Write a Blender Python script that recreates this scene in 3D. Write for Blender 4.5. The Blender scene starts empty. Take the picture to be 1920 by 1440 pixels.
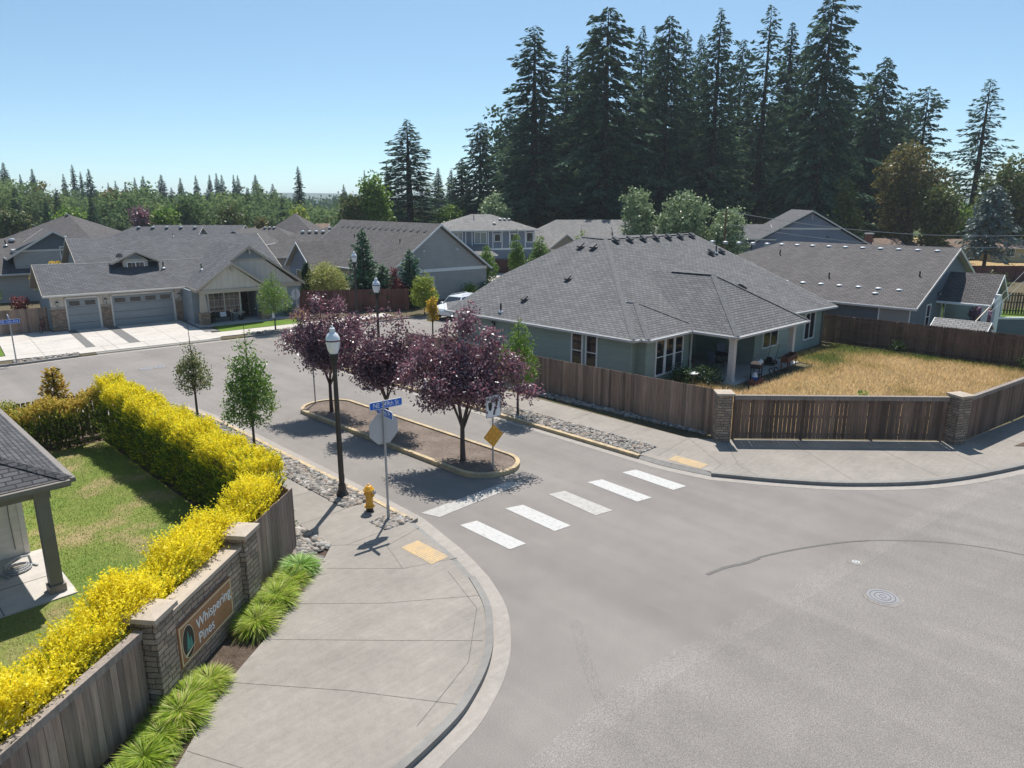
import bpy, bmesh, math, random
import numpy as np
from mathutils import Vector, Matrix

# ------------------------------------------------------------------ camera, world, sun, exposure
SC = bpy.context.scene
COL = SC.collection
R = math.radians
cam_d = bpy.data.cameras.new("camera")
cam = bpy.data.objects.new("camera", cam_d)
COL.objects.link(cam)
cam.location = (0, 0, 8.8)
cam.rotation_euler = (R(90 - 14.3), 0, R(-45))
cam_d.sensor_width = 36
cam_d.lens = 36 * 1340 / 1920
cam_d.clip_end = 6000
SC.camera = cam

SUN_EL, SUN_AZ = R(60.5), math.atan2(0.64, 0.768)      # direction towards the sun in the XY plane
world = bpy.data.worlds.new("World")
SC.world = world
world.use_nodes = True
wn = world.node_tree.nodes
sky = wn.new("ShaderNodeTexSky")
sky.sky_type = 'NISHITA'
sky.sun_disc = False
sky.sun_elevation = SUN_EL
sky.sun_rotation = math.pi / 2 - SUN_AZ
sky.altitude = 0
sky.air_density = 1.0
sky.dust_density = 0.4
sky.ozone_density = 4.5
wn["Background"].inputs[1].default_value = 0.12
wl = world.node_tree.links
tn = wn.new("ShaderNodeMix"); tn.data_type = 'RGBA'; tn.blend_type = 'MULTIPLY'; tn.inputs[0].default_value = 1.0; tn.inputs[7].default_value = (0.93, 0.985, 0.86, 1)
wl.new(sky.outputs[0], tn.inputs[6]); wl.new(tn.outputs[2], wn["Background"].inputs[0])
# the air above the horizon is clear: look up the sky a few degrees higher than the view direction
tc = wn.new("ShaderNodeTexCoord"); va = wn.new("ShaderNodeVectorMath"); va.operation = 'MULTIPLY_ADD'; va.inputs[1].default_value = (1, 1, 1.6); va.inputs[2].default_value = (0, 0, 0.03)
vn = wn.new("ShaderNodeVectorMath"); vn.operation = 'NORMALIZE'
wl.new(tc.outputs["Generated"], va.inputs[0]); wl.new(va.outputs[0], vn.inputs[0]); wl.new(vn.outputs[0], sky.inputs[0])

sun_d = bpy.data.lights.new("sun", 'SUN')
sun_d.energy = 4.8
sun_d.angle = R(0.5)
sun_d.color = (1.0, 0.955, 0.89)
sun = bpy.data.objects.new("sun", sun_d)
COL.objects.link(sun)
sd = Vector((math.cos(SUN_EL) * math.cos(SUN_AZ), math.cos(SUN_EL) * math.sin(SUN_AZ), math.sin(SUN_EL)))
sun.rotation_euler = sd.to_track_quat('Z', 'Y').to_euler()
SC.view_settings.view_transform = 'Standard'
SC.view_settings.look = 'None'
SC.view_settings.exposure = 0.46
SC.view_settings.gamma = 1.0
SC.render.engine = 'CYCLES'
SC.cycles.max_bounces = 6
SC.cycles.transparent_max_bounces = 6

# ------------------------------------------------------------------ materials
class NT:
    """small helper round a material's node tree"""
    def __init__(s, name, rough=0.8, spec=0.3, metal=0.0):
        s.m = bpy.data.materials.new(name)
        s.m.use_nodes = True
        s.t = s.m.node_tree
        s.b = s.t.nodes["Principled BSDF"]
        s.b.inputs["Roughness"].default_value = rough
        s.b.inputs["Specular IOR Level"].default_value = spec
        s.b.inputs["Metallic"].default_value = metal
    def n(s, typ, **kw):
        nd = s.t.nodes.new(typ)
        for k, v in kw.items():
            if k in nd.inputs.keys():
                nd.inputs[k].default_value = v
            else:
                setattr(nd, k, v)
        return nd
    def l(s, a, b):
        s.t.links.new(a, b)
    def coord(s, kind="UV"):
        return s.n("ShaderNodeTexCoord").outputs[kind]
    def geo(s, kind):
        return s.n("ShaderNodeNewGeometry").outputs[kind]
    def noise(s, vec, scale, detail=3, rough=0.55):
        nd = s.n("ShaderNodeTexNoise")
        nd.inputs["Scale"].default_value = scale
        nd.inputs["Detail"].default_value = detail
        nd.inputs["Roughness"].default_value = rough
        s.l(vec, nd.inputs["Vector"])
        return nd.outputs["Fac"]
    def ramp(s, fac, stops, interp='LINEAR'):
        nd = s.n("ShaderNodeValToRGB")
        cr = nd.color_ramp
        cr.interpolation = interp
        while len(cr.elements) < len(stops):
            cr.elements.new(0.5)
        for e, (p, c) in zip(cr.elements, stops):
            e.position = p
            e.color = (c, c, c, 1) if isinstance(c, (int, float)) else (*c, 1)
        s.l(fac, nd.inputs[0])
        return nd.outputs[0]
    def mix(s, fac, a, b, typ='MIX'):
        nd = s.n("ShaderNodeMix", data_type='RGBA', blend_type=typ)
        for v, i in ((fac, 0), (a, 6), (b, 7)):
            if isinstance(v, bpy.types.NodeSocket):
                s.l(v, nd.inputs[i])
            elif isinstance(v, (int, float)):
                nd.inputs[i].default_value = v if i == 0 else (v, v, v, 1)
            else:
                nd.inputs[i].default_value = (*v, 1)
        return nd.outputs[2]
    def math(s, op, a, b=0.0):
        nd = s.n("ShaderNodeMath", operation=op)
        for v, i in ((a, 0), (b, 1)):
            if isinstance(v, bpy.types.NodeSocket):
                s.l(v, nd.inputs[i])
            else:
                nd.inputs[i].default_value = v
        return nd.outputs[0]
    def bump(s, h, dist=0.01, strength=1.0):
        nd = s.n("ShaderNodeBump")
        nd.inputs["Distance"].default_value = dist
        nd.inputs["Strength"].default_value = strength
        s.l(h, nd.inputs["Height"])
        s.l(nd.outputs[0], s.b.inputs["Normal"])
    def out(s, col):
        if isinstance(col, bpy.types.NodeSocket):
            s.l(col, s.b.inputs["Base Color"])
        else:
            s.b.inputs["Base Color"].default_value = (*col, 1)
        return s.m

def sc(c, k):
    return tuple(x * k for x in c)

def m_plain(name, c, rough=0.6, spec=0.3, var=0.12, scale=3.0, metal=0.0):
    q = NT(name, rough, spec, metal)
    v = q.coord("Object")
    f = q.noise(v, scale, 4)
    return q.out(q.ramp(f, [(0.3, sc(c, 1 - var)), (0.7, sc(c, 1 + var))]))

def m_asphalt(name, c, coarse=1.0):
    q = NT(name, 0.9, 0.2)
    v = q.coord("Object")
    big = q.noise(v, 0.22, 4, 0.6)
    mid = q.noise(v, 1.6, 4, 0.6)
    grain = q.noise(v, 60 / coarse, 2, 0.7)
    base = q.ramp(big, [(0.25, sc(c, 0.86)), (0.75, sc(c, 1.12))])
    base = q.mix(1.0, base, q.ramp(mid, [(0.3, 0.95), (0.7, 1.04)]), 'MULTIPLY')
    base = q.mix(1.0, base, q.ramp(grain, [(0.28, 0.55), (0.5, 0.98), (0.72, 1.5)]), 'MULTIPLY')
    # long oily wheel tracks and faint stains
    w = q.n("ShaderNodeMapping"); q.l(v, w.inputs[0]); w.inputs["Scale"].default_value = (0.9, 0.05, 1)
    tr = q.noise(w.outputs[0], 1.2, 3, 0.5)
    base = q.mix(1.0, base, q.ramp(tr, [(0.35, 0.93), (0.6, 1.04)]), 'MULTIPLY')
    q.bump(grain, 0.006, 0.35)
    return q.out(base)

def m_concrete(name, c, stain=0.16):
    q = NT(name, 0.88, 0.25)
    v = q.coord("Object")
    a = q.noise(v, 0.5, 5, 0.65)
    b = q.noise(v, 5, 4, 0.65)
    g = q.noise(v, 70, 2, 0.6)
    base = q.ramp(a, [(0.28, sc(c, 1 - stain)), (0.72, sc(c, 1 + stain * 0.6))])
    base = q.mix(1.0, base, q.ramp(b, [(0.3, 0.9), (0.7, 1.06)]), 'MULTIPLY')
    base = q.mix(1.0, base, q.ramp(g, [(0.3, 0.86), (0.7, 1.1)]), 'MULTIPLY')
    mp = q.n("ShaderNodeMapping"); q.l(v, mp.inputs[0])
    mp.inputs["Rotation"].default_value = (0, 0, 0.7); mp.inputs["Scale"].default_value = (0.4, 7, 1)
    s2 = q.noise(mp.outputs[0], 1.5, 3, 0.6)
    base = q.mix(1.0, base, q.ramp(s2, [(0.4, 0.97), (0.72, 1.07)]), 'MULTIPLY')
    q.bump(g, 0.003, 0.3)
    return q.out(base)

def m_shingle(name, c, row=0.17, brick=0.36, var=0.16):
    q = NT(name, 0.92, 0.2)
    uv = q.coord("UV")
    br = q.n("ShaderNodeTexBrick")
    q.l(uv, br.inputs["Vector"])
    br.offset = 0.5
    br.inputs["Scale"].default_value = 1.0
    br.inputs["Brick Width"].default_value = brick
    br.inputs["Row Height"].default_value = row
    br.inputs["Mortar Size"].default_value = 0.016
    br.inputs["Mortar Smooth"].default_value = 0.2
    br.inputs["Bias"].default_value = 0.0
    br.inputs["Color1"].default_value = (*sc(c, 1 - var), 1)
    br.inputs["Color2"].default_value = (*sc(c, 1 + var), 1)
    br.inputs["Mortar"].default_value = (*sc(c, 0.42), 1)
    big = q.noise(uv, 0.35, 4, 0.6)
    gr = q.noise(uv, 45, 2, 0.6)
    col = q.mix(1.0, br.outputs["Color"], q.ramp(big, [(0.3, 0.94), (0.7, 1.06)]), 'MULTIPLY')
    col = q.mix(1.0, col, q.ramp(gr, [(0.3, 0.8), (0.7, 1.2)]), 'MULTIPLY')
    st = q.n("ShaderNodeMapping"); q.l(uv, st.inputs[0]); st.inputs["Scale"].default_value = (1.3, 0.12, 1)
    col = q.mix(1.0, col, q.ramp(q.noise(st.outputs[0], 1.0, 4, 0.6), [(0.35, 0.93), (0.65, 1.05)]), 'MULTIPLY')
    # each course is thicker at its lower edge
    sep = q.n("ShaderNodeSeparateXYZ"); q.l(uv, sep.inputs[0])
    saw = q.math('FRACT', q.math('DIVIDE', sep.outputs[1], row))
    h = q.math('SUBTRACT', 1.0, saw)
    q.bump(q.math('ADD', h, q.math('MULTIPLY', br.outputs["Fac"], -0.8)), 0.02, 1.0)
    return q.out(col)

def m_siding(name, c, lap=0.19, vertical=False, var=0.07):
    q = NT(name, 0.6, 0.3)
    uv = q.coord("UV")
    sep = q.n("ShaderNodeSeparateXYZ"); q.l(uv, sep.inputs[0])
    saw = q.math('FRACT', q.math('DIVIDE', sep.outputs[0 if vertical else 1], lap))
    if vertical:
        h = q.ramp(saw, [(0.0, 1.0), (0.1, 1.0), (0.13, 0.0), (1.0, 0.0)])
    else:
        h = q.math('SUBTRACT', 1.0, saw)
    a = q.noise(uv, 0.8, 4, 0.6)
    mp = q.n("ShaderNodeMapping"); q.l(uv, mp.inputs[0])
    mp.inputs["Scale"].default_value = (0.6, 5.2, 1) if not vertical else (5, 0.6, 1)
    b = q.noise(mp.outputs[0], 1.0, 2)
    col = q.ramp(a, [(0.3, sc(c, 1 - var)), (0.7, sc(c, 1 + var))])
    col = q.mix(1.0, col, q.ramp(b, [(0.3, 0.94), (0.7, 1.05)]), 'MULTIPLY')
    q.bump(h, 0.022, 1.0)
    return q.out(col)

def m_boards(name, c, var=0.35, red=0.0):
    """weathered fence boards: every board its own tone"""
    q = NT(name, 0.9, 0.15)
    v = q.coord("Object")
    rnd = q.geo("Random Per Island")
    mp = q.n("ShaderNodeMapping"); q.l(v, mp.inputs[0]); mp.inputs["Scale"].default_value = (14, 14, 1.1)
    ad = q.n("ShaderNodeVectorMath", operation='ADD'); q.l(mp.outputs[0], ad.inputs[0])
    cmb = q.n("ShaderNodeCombineXYZ"); q.l(q.math('MULTIPLY', rnd, 57.0), cmb.inputs[2]); q.l(cmb.outputs[0], ad.inputs[1])
    g = q.noise(ad.outputs[0], 1.0, 5, 0.65)
    big = q.noise(v, 0.5, 3)
    col = q.ramp(rnd, [(0.0, sc(c, 1 - var)), (0.45, c), (0.8, (c[0] * 1.15, c[1] * 1.08, c[2] * 1.02)), (1.0, sc(c, 1 + var))])
    col = q.mix(1.0, col, q.ramp(g, [(0.25, 0.6), (0.5, 1.0), (0.75, 1.35)]), 'MULTIPLY')
    col = q.mix(1.0, col, q.ramp(big, [(0.3, 0.85), (0.7, 1.15)]), 'MULTIPLY')
    q.bump(g, 0.004, 0.5)
    return q.out(col)

def m_stone(name, cols, row=0.10, brick=0.32):
    """stacked ledge stone"""
    q = NT(name, 0.9, 0.2)
    uv = q.coord("UV")
    dis = q.noise(uv, 2.2, 2)
    ad = q.n("ShaderNodeVectorMath", operation='ADD'); q.l(uv, ad.inputs[0])
    cb = q.n("ShaderNodeCombineXYZ"); q.l(q.math('MULTIPLY', q.math('SUBTRACT', dis, 0.5), 0.10), cb.inputs[1]); q.l(cb.outputs[0], ad.inputs[1])
    br = q.n("ShaderNodeTexBrick"); q.l(ad.outputs[0], br.inputs["Vector"])
    br.offset = 0.37; br.squash = 0.6; br.squash_frequency = 3
    br.inputs["Scale"].default_value = 1.0
    br.inputs["Brick Width"].default_value = brick
    br.inputs["Row Height"].default_value = row
    br.inputs["Mortar Size"].default_value = 0.010
    br.inputs["Mortar Smooth"].default_value = 0.4
    br.inputs["Color1"].default_value = (0, 0, 0, 1)
    br.inputs["Color2"].default_value = (1, 1, 1, 1)
    br.inputs["Mortar"].default_value = (0.5, 0.5, 0.5, 1)
    t = q.noise(uv, 3.1, 3)
    f = q.math('ADD', q.math('MULTIPLY', br.outputs["Color"], 0.6), q.math('MULTIPLY', t, 0.5))
    n = len(cols)
    col = q.ramp(f, [(0.1 + 0.85 * i / (n - 1), c) for i, c in enumerate(cols)])
    col = q.mix(q.math('MULTIPLY', br.outputs["Fac"], 0.75), col, (0.035, 0.03, 0.027))
    fine = q.noise(uv, 24, 4, 0.65)
    col = q.mix(1.0, col, q.ramp(fine, [(0.3, 0.7), (0.7, 1.3)]), 'MULTIPLY')
    hh = q.math('ADD', q.math('MULTIPLY', br.outputs["Fac"], -1.0), q.math('ADD', q.math('MULTIPLY', fine, 0.5), q.math('MULTIPLY', br.outputs["Color"], 0.5)))
    q.bump(hh, 0.03, 1.0)
    return q.out(col)

def m_leaf(name, stops, rough=0.5, spec=0.3, trans=0.35, tcol=None):
    """leaves: tone from the per-leaf 'tint' attribute; thin leaves let light through"""
    q = NT(name, rough, spec)
    at = q.n("ShaderNodeAttribute", attribute_name="tint")
    oi = q.n("ShaderNodeObjectInfo")
    f = q.math('ADD', at.outputs["Fac"], q.math('MULTIPLY', q.math('SUBTRACT', oi.outputs["Random"], 0.5), 0.12))
    col = q.ramp(f, stops)
    q.out(col)
    tr = q.n("ShaderNodeBsdfTranslucent")
    if tcol:
        q.l(q.mix(1.0, col, tcol, 'MULTIPLY'), tr.inputs[0])
    else:
        q.l(col, tr.inputs[0])
    mx = q.n("ShaderNodeMixShader"); mx.inputs[0].default_value = trans
    q.l(q.b.outputs[0], mx.inputs[1]); q.l(tr.outputs[0], mx.inputs[2])
    q.l(mx.outputs[0], q.t.nodes["Material Output"].inputs[0])
    return q.m

def m_ground(name, stops, scale=0.4, fine=18, contrast=(0.7, 1.3)):
    q = NT(name, 0.95, 0.1)
    v = q.coord("Object")
    a = q.noise(v, scale, 5, 0.62)
    b = q.noise(v, fine, 3, 0.6)
    col = q.ramp(a, stops)
    col = q.mix(1.0, col, q.ramp(b, [(0.3, contrast[0]), (0.7, contrast[1])]), 'MULTIPLY')
    q.bump(b, 0.02, 0.5)
    return q.out(col)

def m_glass(name, c=(0.02, 0.025, 0.03)):
    q = NT(name, 0.04, 0.9)
    q.b.inputs["IOR"].default_value = 1.55
    return q.out(c)

M = {}
M['road'] = m_asphalt('asphalt', (0.222, 0.203, 0.187))
M['road2'] = m_asphalt('coarse_asphalt', (0.212, 0.196, 0.182), 1.25)
M['road3'] = m_asphalt('pale_asphalt', (0.228, 0.210, 0.194), 1.3)
M['tar'] = m_plain('tar_sealant', (0.115, 0.108, 0.102), 0.7, 0.3, 0.2, 12)
M['walk'] = m_concrete('sidewalk_concrete', (0.275, 0.25, 0.222))
M['gutter'] = m_concrete('gutter_concrete', (0.33, 0.30, 0.27), 0.12)
M['drive'] = m_concrete('driveway_concrete', (0.50, 0.465, 0.42), 0.12)
M['patio'] = m_concrete('patio_concrete', (0.42, 0.42, 0.415), 0.12)
M['joint'] = m_plain('joint_dirt', (0.145, 0.135, 0.122), 0.95, 0.1, 0.3, 9)
M['paver'] = m_plain('dark_paver', (0.16, 0.155, 0.15), 0.9, 0.2, 0.25, 22)
def m_worn(name, c, under, lo, hi, scale=7):
    q = NT(name, 0.8, 0.25)
    v = q.coord("Object")
    f = q.ramp(q.noise(v, scale, 6, 0.72), [(lo, 0.0), (hi, 1.0)])
    col = q.mix(f, under, c)
    return q.out(q.mix(1.0, col, q.ramp(q.noise(v, 55, 2), [(0.3, 0.86), (0.7, 1.1)]), 'MULTIPLY'))
M['kerb_yellow'] = m_worn('yellow_kerb_paint', (0.52, 0.40, 0.235), (0.33, 0.27, 0.195), 0.38, 0.60, 4)
M['kerb'] = m_concrete('kerb_concrete', (0.24, 0.23, 0.215), 0.15)
M['paint'] = m_worn('white_road_paint', (0.47, 0.465, 0.45), (0.29, 0.275, 0.26), 0.30, 0.48, 9)
M['paint_worn'] = m_worn('worn_road_paint', (0.43, 0.415, 0.39), (0.31, 0.295, 0.275), 0.30, 0.62, 6)
M['tactile'] = m_worn('tactile_yellow', (0.52, 0.37, 0.20), (0.38, 0.31, 0.22), 0.34, 0.6, 5)
M['mulch'] = m_ground('bark_mulch', [(0.3, (0.055, 0.04, 0.03)), (0.7, (0.12, 0.09, 0.07))], 1.2, 30, (0.6, 1.5))
M['island_soil'] = m_ground('island_bark', [(0.3, (0.12, 0.095, 0.078)), (0.7, (0.20, 0.16, 0.135))], 1.0, 26, (0.6, 1.45))
M['soil'] = m_ground('lot_soil', [(0.3, (0.075, 0.062, 0.04)), (0.55, (0.12, 0.10, 0.062)), (0.75, (0.06, 0.075, 0.03))], 0.25, 9)
M['lawn'] = m_ground('lawn_turf', [(0.30, (0.11, 0.17, 0.035)), (0.5, (0.16, 0.19, 0.05)), (0.60, (0.27, 0.22, 0.11)), (0.75, (0.34, 0.26, 0.155))], 0.42, 30, (0.7, 1.3))
M['lawn_green'] = m_ground('green_turf', [(0.3, (0.08, 0.14, 0.02)), (0.7, (0.13, 0.20, 0.035))], 0.8, 25)
M['dryfield'] = m_ground('dry_field', [(0.3, (0.30, 0.21, 0.10)), (0.6, (0.36, 0.26, 0.13)), (0.8, (0.14, 0.15, 0.05))], 0.08, 3)
M['far_ground'] = m_ground('far_ground', [(0.3, (0.05, 0.075, 0.025)), (0.6, (0.10, 0.11, 0.04)), (0.8, (0.2, 0.16, 0.08))], 0.02, 2)
M['shingle_b'] = m_shingle('grey_shingle', (0.142, 0.142, 0.146))
M['shingle_c'] = m_shingle('blue_grey_shingle', (0.12, 0.122, 0.13))
M['shingle_d'] = m_shingle('charcoal_shingle', (0.116, 0.108, 0.108))
M['shingle_l'] = m_shingle('pale_grey_shingle', (0.225, 0.218, 0.212))
M['shingle_n'] = m_shingle('near_shingle', (0.085, 0.086, 0.092), 0.14, 0.30, 0.25)
M['shingle_tan'] = m_shingle('brown_shingle', (0.22, 0.16, 0.125))
M['ridge'] = m_plain('ridge_shingle', (0.135, 0.135, 0.138), 0.9, 0.2, 0.2, 8)
M['green_wall'] = m_siding('grey_green_siding', (0.3, 0.37, 0.325))
M['blue_wall'] = m_siding('blue_grey_siding', (0.235, 0.265, 0.285))
M['slate_wall'] = m_siding('slate_siding', (0.13, 0.155, 0.18))
M['grey_wall'] = m_siding('mid_grey_siding', (0.38, 0.37, 0.355))
M['steel_wall'] = m_siding('steel_blue_siding', (0.2, 0.225, 0.285))
M['tan_batten'] = m_siding('taupe_board_and_batten', (0.56, 0.51, 0.45), 0.4, True)
M['taupe_wall'] = m_siding('taupe_siding', (0.30, 0.265, 0.215))
M['cream_wall'] = m_siding('cream_siding', (0.42, 0.36, 0.22))
M['near_wall'] = m_siding('pale_taupe_siding', (0.84, 0.77, 0.68))
M['trim'] = m_plain('pale_trim', (0.66, 0.63, 0.59), 0.5, 0.3, 0.06, 2)
M['trim_white'] = m_plain('white_trim', (0.82, 0.83, 0.83), 0.5, 0.3, 0.05, 2)
M['trim_tan'] = m_plain('tan_trim', (0.42, 0.365, 0.30), 0.55, 0.3, 0.06, 2)
M['soffit'] = m_plain('soffit', (0.40, 0.385, 0.36), 0.7, 0.2, 0.05, 2)
M['near_trim'] = m_plain('dark_taupe_trim', (0.22, 0.195, 0.172), 0.55, 0.3, 0.08, 3)
M['gutter_metal'] = m_plain('gutter_metal', (0.50, 0.50, 0.50), 0.4, 0.5, 0.06, 3)
M['glass'] = m_glass('window_glass')
M['glass_pale'] = m_glass('blind_glass', (0.30, 0.33, 0.34))
M['garage'] = m_siding('garage_door_paint', (0.27, 0.295, 0.31), 0.55)
M['door'] = m_plain('dark_door', (0.03, 0.015, 0.014), 0.4, 0.4, 0.1, 3)
M['fence'] = m_boards('weathered_fence', (0.235, 0.172, 0.138))
M['fence_dark'] = m_boards('dark_fence', (0.165, 0.113, 0.088))
M['fence_red'] = m_boards('red_brown_fence', (0.16, 0.078, 0.066), 0.2)
M['fence_grey'] = m_boards('greyed_fence', (0.27, 0.205, 0.168))
M['rail'] = m_boards('cap_rail', (0.24, 0.21, 0.19), 0.15)
M['stone'] = m_stone('ledge_stone', [(0.17, 0.135, 0.11), (0.27, 0.215, 0.17), (0.35, 0.255, 0.185), (0.42, 0.36, 0.305)])
M['stone_dark'] = m_stone('grey_ledge_stone', [(0.18, 0.145, 0.12), (0.29, 0.235, 0.19), (0.38, 0.285, 0.215), (0.46, 0.39, 0.325)], 0.11, 0.36)
M['cap'] = m_concrete('stone_cap', (0.42, 0.355, 0.29), 0.1)
M['bronze'] = m_plain('bronze_pole', (0.045, 0.040, 0.036), 0.45, 0.4, 0.2, 6)
M['black'] = m_plain('black_paint', (0.02, 0.02, 0.02), 0.5, 0.4, 0.2, 6)
M['globe'] = NT('lamp_glass', 0.12, 0.7).out((0.72, 0.74, 0.76))
M['galv'] = m_plain('galvanised_steel', (0.36, 0.37, 0.38), 0.45, 0.5, 0.1, 5, 0.3)
M['alu'] = m_plain('sign_back', (0.42, 0.42, 0.43), 0.55, 0.4, 0.06, 2)
M['sign_blue'] = m_plain('street_sign_blue', (0.01, 0.12, 0.55), 0.4, 0.5, 0.05, 3)
M['white'] = m_plain('white_paint', (0.75, 0.76, 0.77), 0.4, 0.4, 0.03, 3)
M['hydrant'] = m_plain('hydrant_yellow', (0.62, 0.31, 0.025), 0.4, 0.5, 0.12, 9)
M['marker'] = m_plain('amber_marker', (0.62, 0.28, 0.012), 0.4, 0.5, 0.1, 20)
M['signboard'] = m_plain('brown_signboard', (0.33, 0.165, 0.085), 0.55, 0.3, 0.1, 5)
M['sign_edge'] = m_plain('cream_sign_edge', (0.68, 0.60, 0.40), 0.5, 0.3, 0.05, 5)
M['emblem_green'] = m_plain('emblem_green', (0.07, 0.24, 0.20), 0.5, 0.3, 0.15, 30)
M['wood'] = m_plain('brown_wood', (0.12, 0.06, 0.035), 0.6, 0.3, 0.2, 10)
M['brick'] = m_plain('red_brick', (0.24, 0.09, 0.065), 0.8, 0.2, 0.25, 10)
M['rust'] = m_plain('rusty_steel', (0.14, 0.065, 0.045), 0.8, 0.3, 0.3, 12)
M['silver'] = m_plain('vent_metal', (0.60, 0.60, 0.60), 0.3, 0.5, 0.08, 8, 0.6)
M['vent_dark'] = m_plain('vent_dark', (0.045, 0.045, 0.048), 0.5, 0.4, 0.1, 8)  # darkened so the colour itself carries the shade on the vents
M['bark'] = m_plain('bark', (0.11, 0.09, 0.078), 0.9, 0.1, 0.35, 14)
M['fir_bark'] = m_plain('fir_bark', (0.065, 0.055, 0.048), 0.9, 0.1, 0.3, 3)
M['car_paint'] = m_plain('white_car_paint', (0.68, 0.71, 0.75), 0.2, 0.6, 0.02, 2)
M['tyre'] = m_plain('tyre_rubber', (0.02, 0.02, 0.02), 0.8, 0.2, 0.1, 5)
M['rock'] = None
def m_rock():
    q = NT('river_stones', 0.85, 0.25)
    rnd = q.geo("Random Per Island")
    v = q.coord("Object")
    col = q.ramp(rnd, [(0.0, (0.10, 0.095, 0.09)), (0.25, (0.19, 0.18, 0.17)), (0.5, (0.28, 0.25, 0.215)), (0.7, (0.33, 0.32, 0.305)), (0.85, (0.26, 0.19, 0.14)), (1.0, (0.44, 0.42, 0.39))])
    return q.out(q.mix(1.0, col, q.ramp(q.noise(v, 25, 3), [(0.3, 0.8), (0.7, 1.2)]), 'MULTIPLY'))
M['rock'] = m_rock()
# foliage
M['fir'] = m_leaf('fir_needles', [(0.0, (0.033, 0.072, 0.054)), (0.5, (0.067, 0.125, 0.079)), (0.85, (0.114, 0.178, 0.094)), (1.0, (0.178, 0.23, 0.105))], 0.9, 0.1, 0.2)  # the pale end puts sunlit highlights into the needle colour
M['fir_far'] = m_leaf('distant_fir_needles', [(0.0, (0.046, 0.09, 0.072)), (0.5, (0.072, 0.134, 0.1)), (1.0, (0.134, 0.198, 0.108))], 0.9, 0.1, 0.25)
M['spruce'] = m_leaf('blue_spruce_needles', [(0.0, (0.05, 0.085, 0.085)), (0.5, (0.10, 0.155, 0.155)), (1.0, (0.19, 0.25, 0.24))], 0.5, 0.3, 0.15)
M['garden_fir'] = m_leaf('garden_conifer_leaves', [(0.0, (0.041, 0.108, 0.068)), (0.6, (0.081, 0.176, 0.095)), (1.0, (0.162, 0.257, 0.115))], 0.55, 0.3, 0.25)
M['plum'] = m_leaf('plum_leaves', [(0.0, (0.055, 0.028, 0.04)), (0.4, (0.135, 0.075, 0.095)), (0.7, (0.27, 0.175, 0.205)), (0.9, (0.42, 0.31, 0.345)), (1.0, (0.44, 0.17, 0.20))], 0.36, 0.7, 0.35, (1.3, 0.85, 0.95))  # palest tones stand in for sun and sky glints on the leaves
M['plum_red'] = m_leaf('red_plum_leaves', [(0.0, (0.06, 0.022, 0.032)), (0.4, (0.17, 0.065, 0.085)), (0.7, (0.31, 0.155, 0.18)), (0.9, (0.44, 0.29, 0.32)), (1.0, (0.48, 0.14, 0.17))], 0.36, 0.7, 0.35, (1.3, 0.8, 0.9))  # glints painted into the pale tones here too
M['pear'] = m_leaf('pear_leaves', [(0.0, (0.054, 0.132, 0.028)), (0.5, (0.132, 0.233, 0.047)), (0.85, (0.248, 0.342, 0.07)), (1.0, (0.404, 0.389, 0.093))], 0.4, 0.4, 0.35, (1.1, 1.15, 0.7))
M['pear_pale'] = m_leaf('thin_pear_leaves', [(0.0, (0.081, 0.121, 0.041)), (0.6, (0.189, 0.223, 0.074)), (0.85, (0.297, 0.27, 0.095)), (1.0, (0.446, 0.243, 0.068))], 0.45, 0.4, 0.35)
M['lime'] = m_leaf('yellow_green_leaves', [(0.0, (0.135, 0.203, 0.027)), (0.5, (0.27, 0.338, 0.047)), (1.0, (0.446, 0.446, 0.081))], 0.5, 0.3, 0.4)
M['willow'] = m_leaf('pale_feathery_leaves', [(0.0, (0.211, 0.244, 0.065)), (0.5, (0.389, 0.406, 0.13)), (1.0, (0.616, 0.583, 0.227))], 0.5, 0.3, 0.35)
M['amber_leaf'] = m_leaf('amber_leaves', [(0.0, (0.36, 0.33, 0.04)), (0.5, (0.62, 0.42, 0.04)), (1.0, (0.70, 0.40, 0.05))], 0.5, 0.3, 0.4)
M['red_leaf'] = m_leaf('red_maple_leaves', [(0.0, (0.09, 0.02, 0.025)), (0.6, (0.22, 0.06, 0.06)), (1.0, (0.36, 0.15, 0.13))], 0.5, 0.3, 0.35)
M['maple'] = m_leaf('maple_leaves', [(0.0, (0.041, 0.074, 0.024)), (0.5, (0.095, 0.135, 0.041)), (0.85, (0.176, 0.196, 0.061)), (1.0, (0.27, 0.189, 0.061))], 0.5, 0.3, 0.3)
M['maple_tan'] = m_leaf('turning_maple_leaves', [(0.0, (0.07, 0.08, 0.028)), (0.5, (0.15, 0.145, 0.045)), (0.85, (0.24, 0.19, 0.06)), (1.0, (0.30, 0.19, 0.065))], 0.5, 0.3, 0.35)
M['bright'] = m_leaf('bright_green_leaves', [(0.0, (0.068, 0.149, 0.02)), (0.5, (0.162, 0.27, 0.041)), (1.0, (0.297, 0.392, 0.068))], 0.5, 0.3, 0.35)
M['silver_leaf'] = m_leaf('silvery_leaves', [(0.0, (0.128, 0.192, 0.088)), (0.5, (0.24, 0.32, 0.16)), (1.0, (0.416, 0.496, 0.288))], 0.45, 0.35, 0.3)
M['wood_far'] = m_leaf('distant_leaves', [(0.0, (0.06, 0.105, 0.05)), (0.5, (0.13, 0.20, 0.08)), (0.85, (0.21, 0.28, 0.10)), (1.0, (0.30, 0.31, 0.12))], 0.8, 0.12, 0.4)
M['hedge'] = m_leaf('golden_hedge_leaves', [(0.0, (0.05, 0.09, 0.018)), (0.25, (0.13, 0.22, 0.03)), (0.45, (0.28, 0.36, 0.035)), (0.6, (0.68, 0.61, 0.03)), (1.0, (0.88, 0.78, 0.06))], 0.5, 0.3, 0.5, (1.1, 1.05, 0.6))
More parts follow.
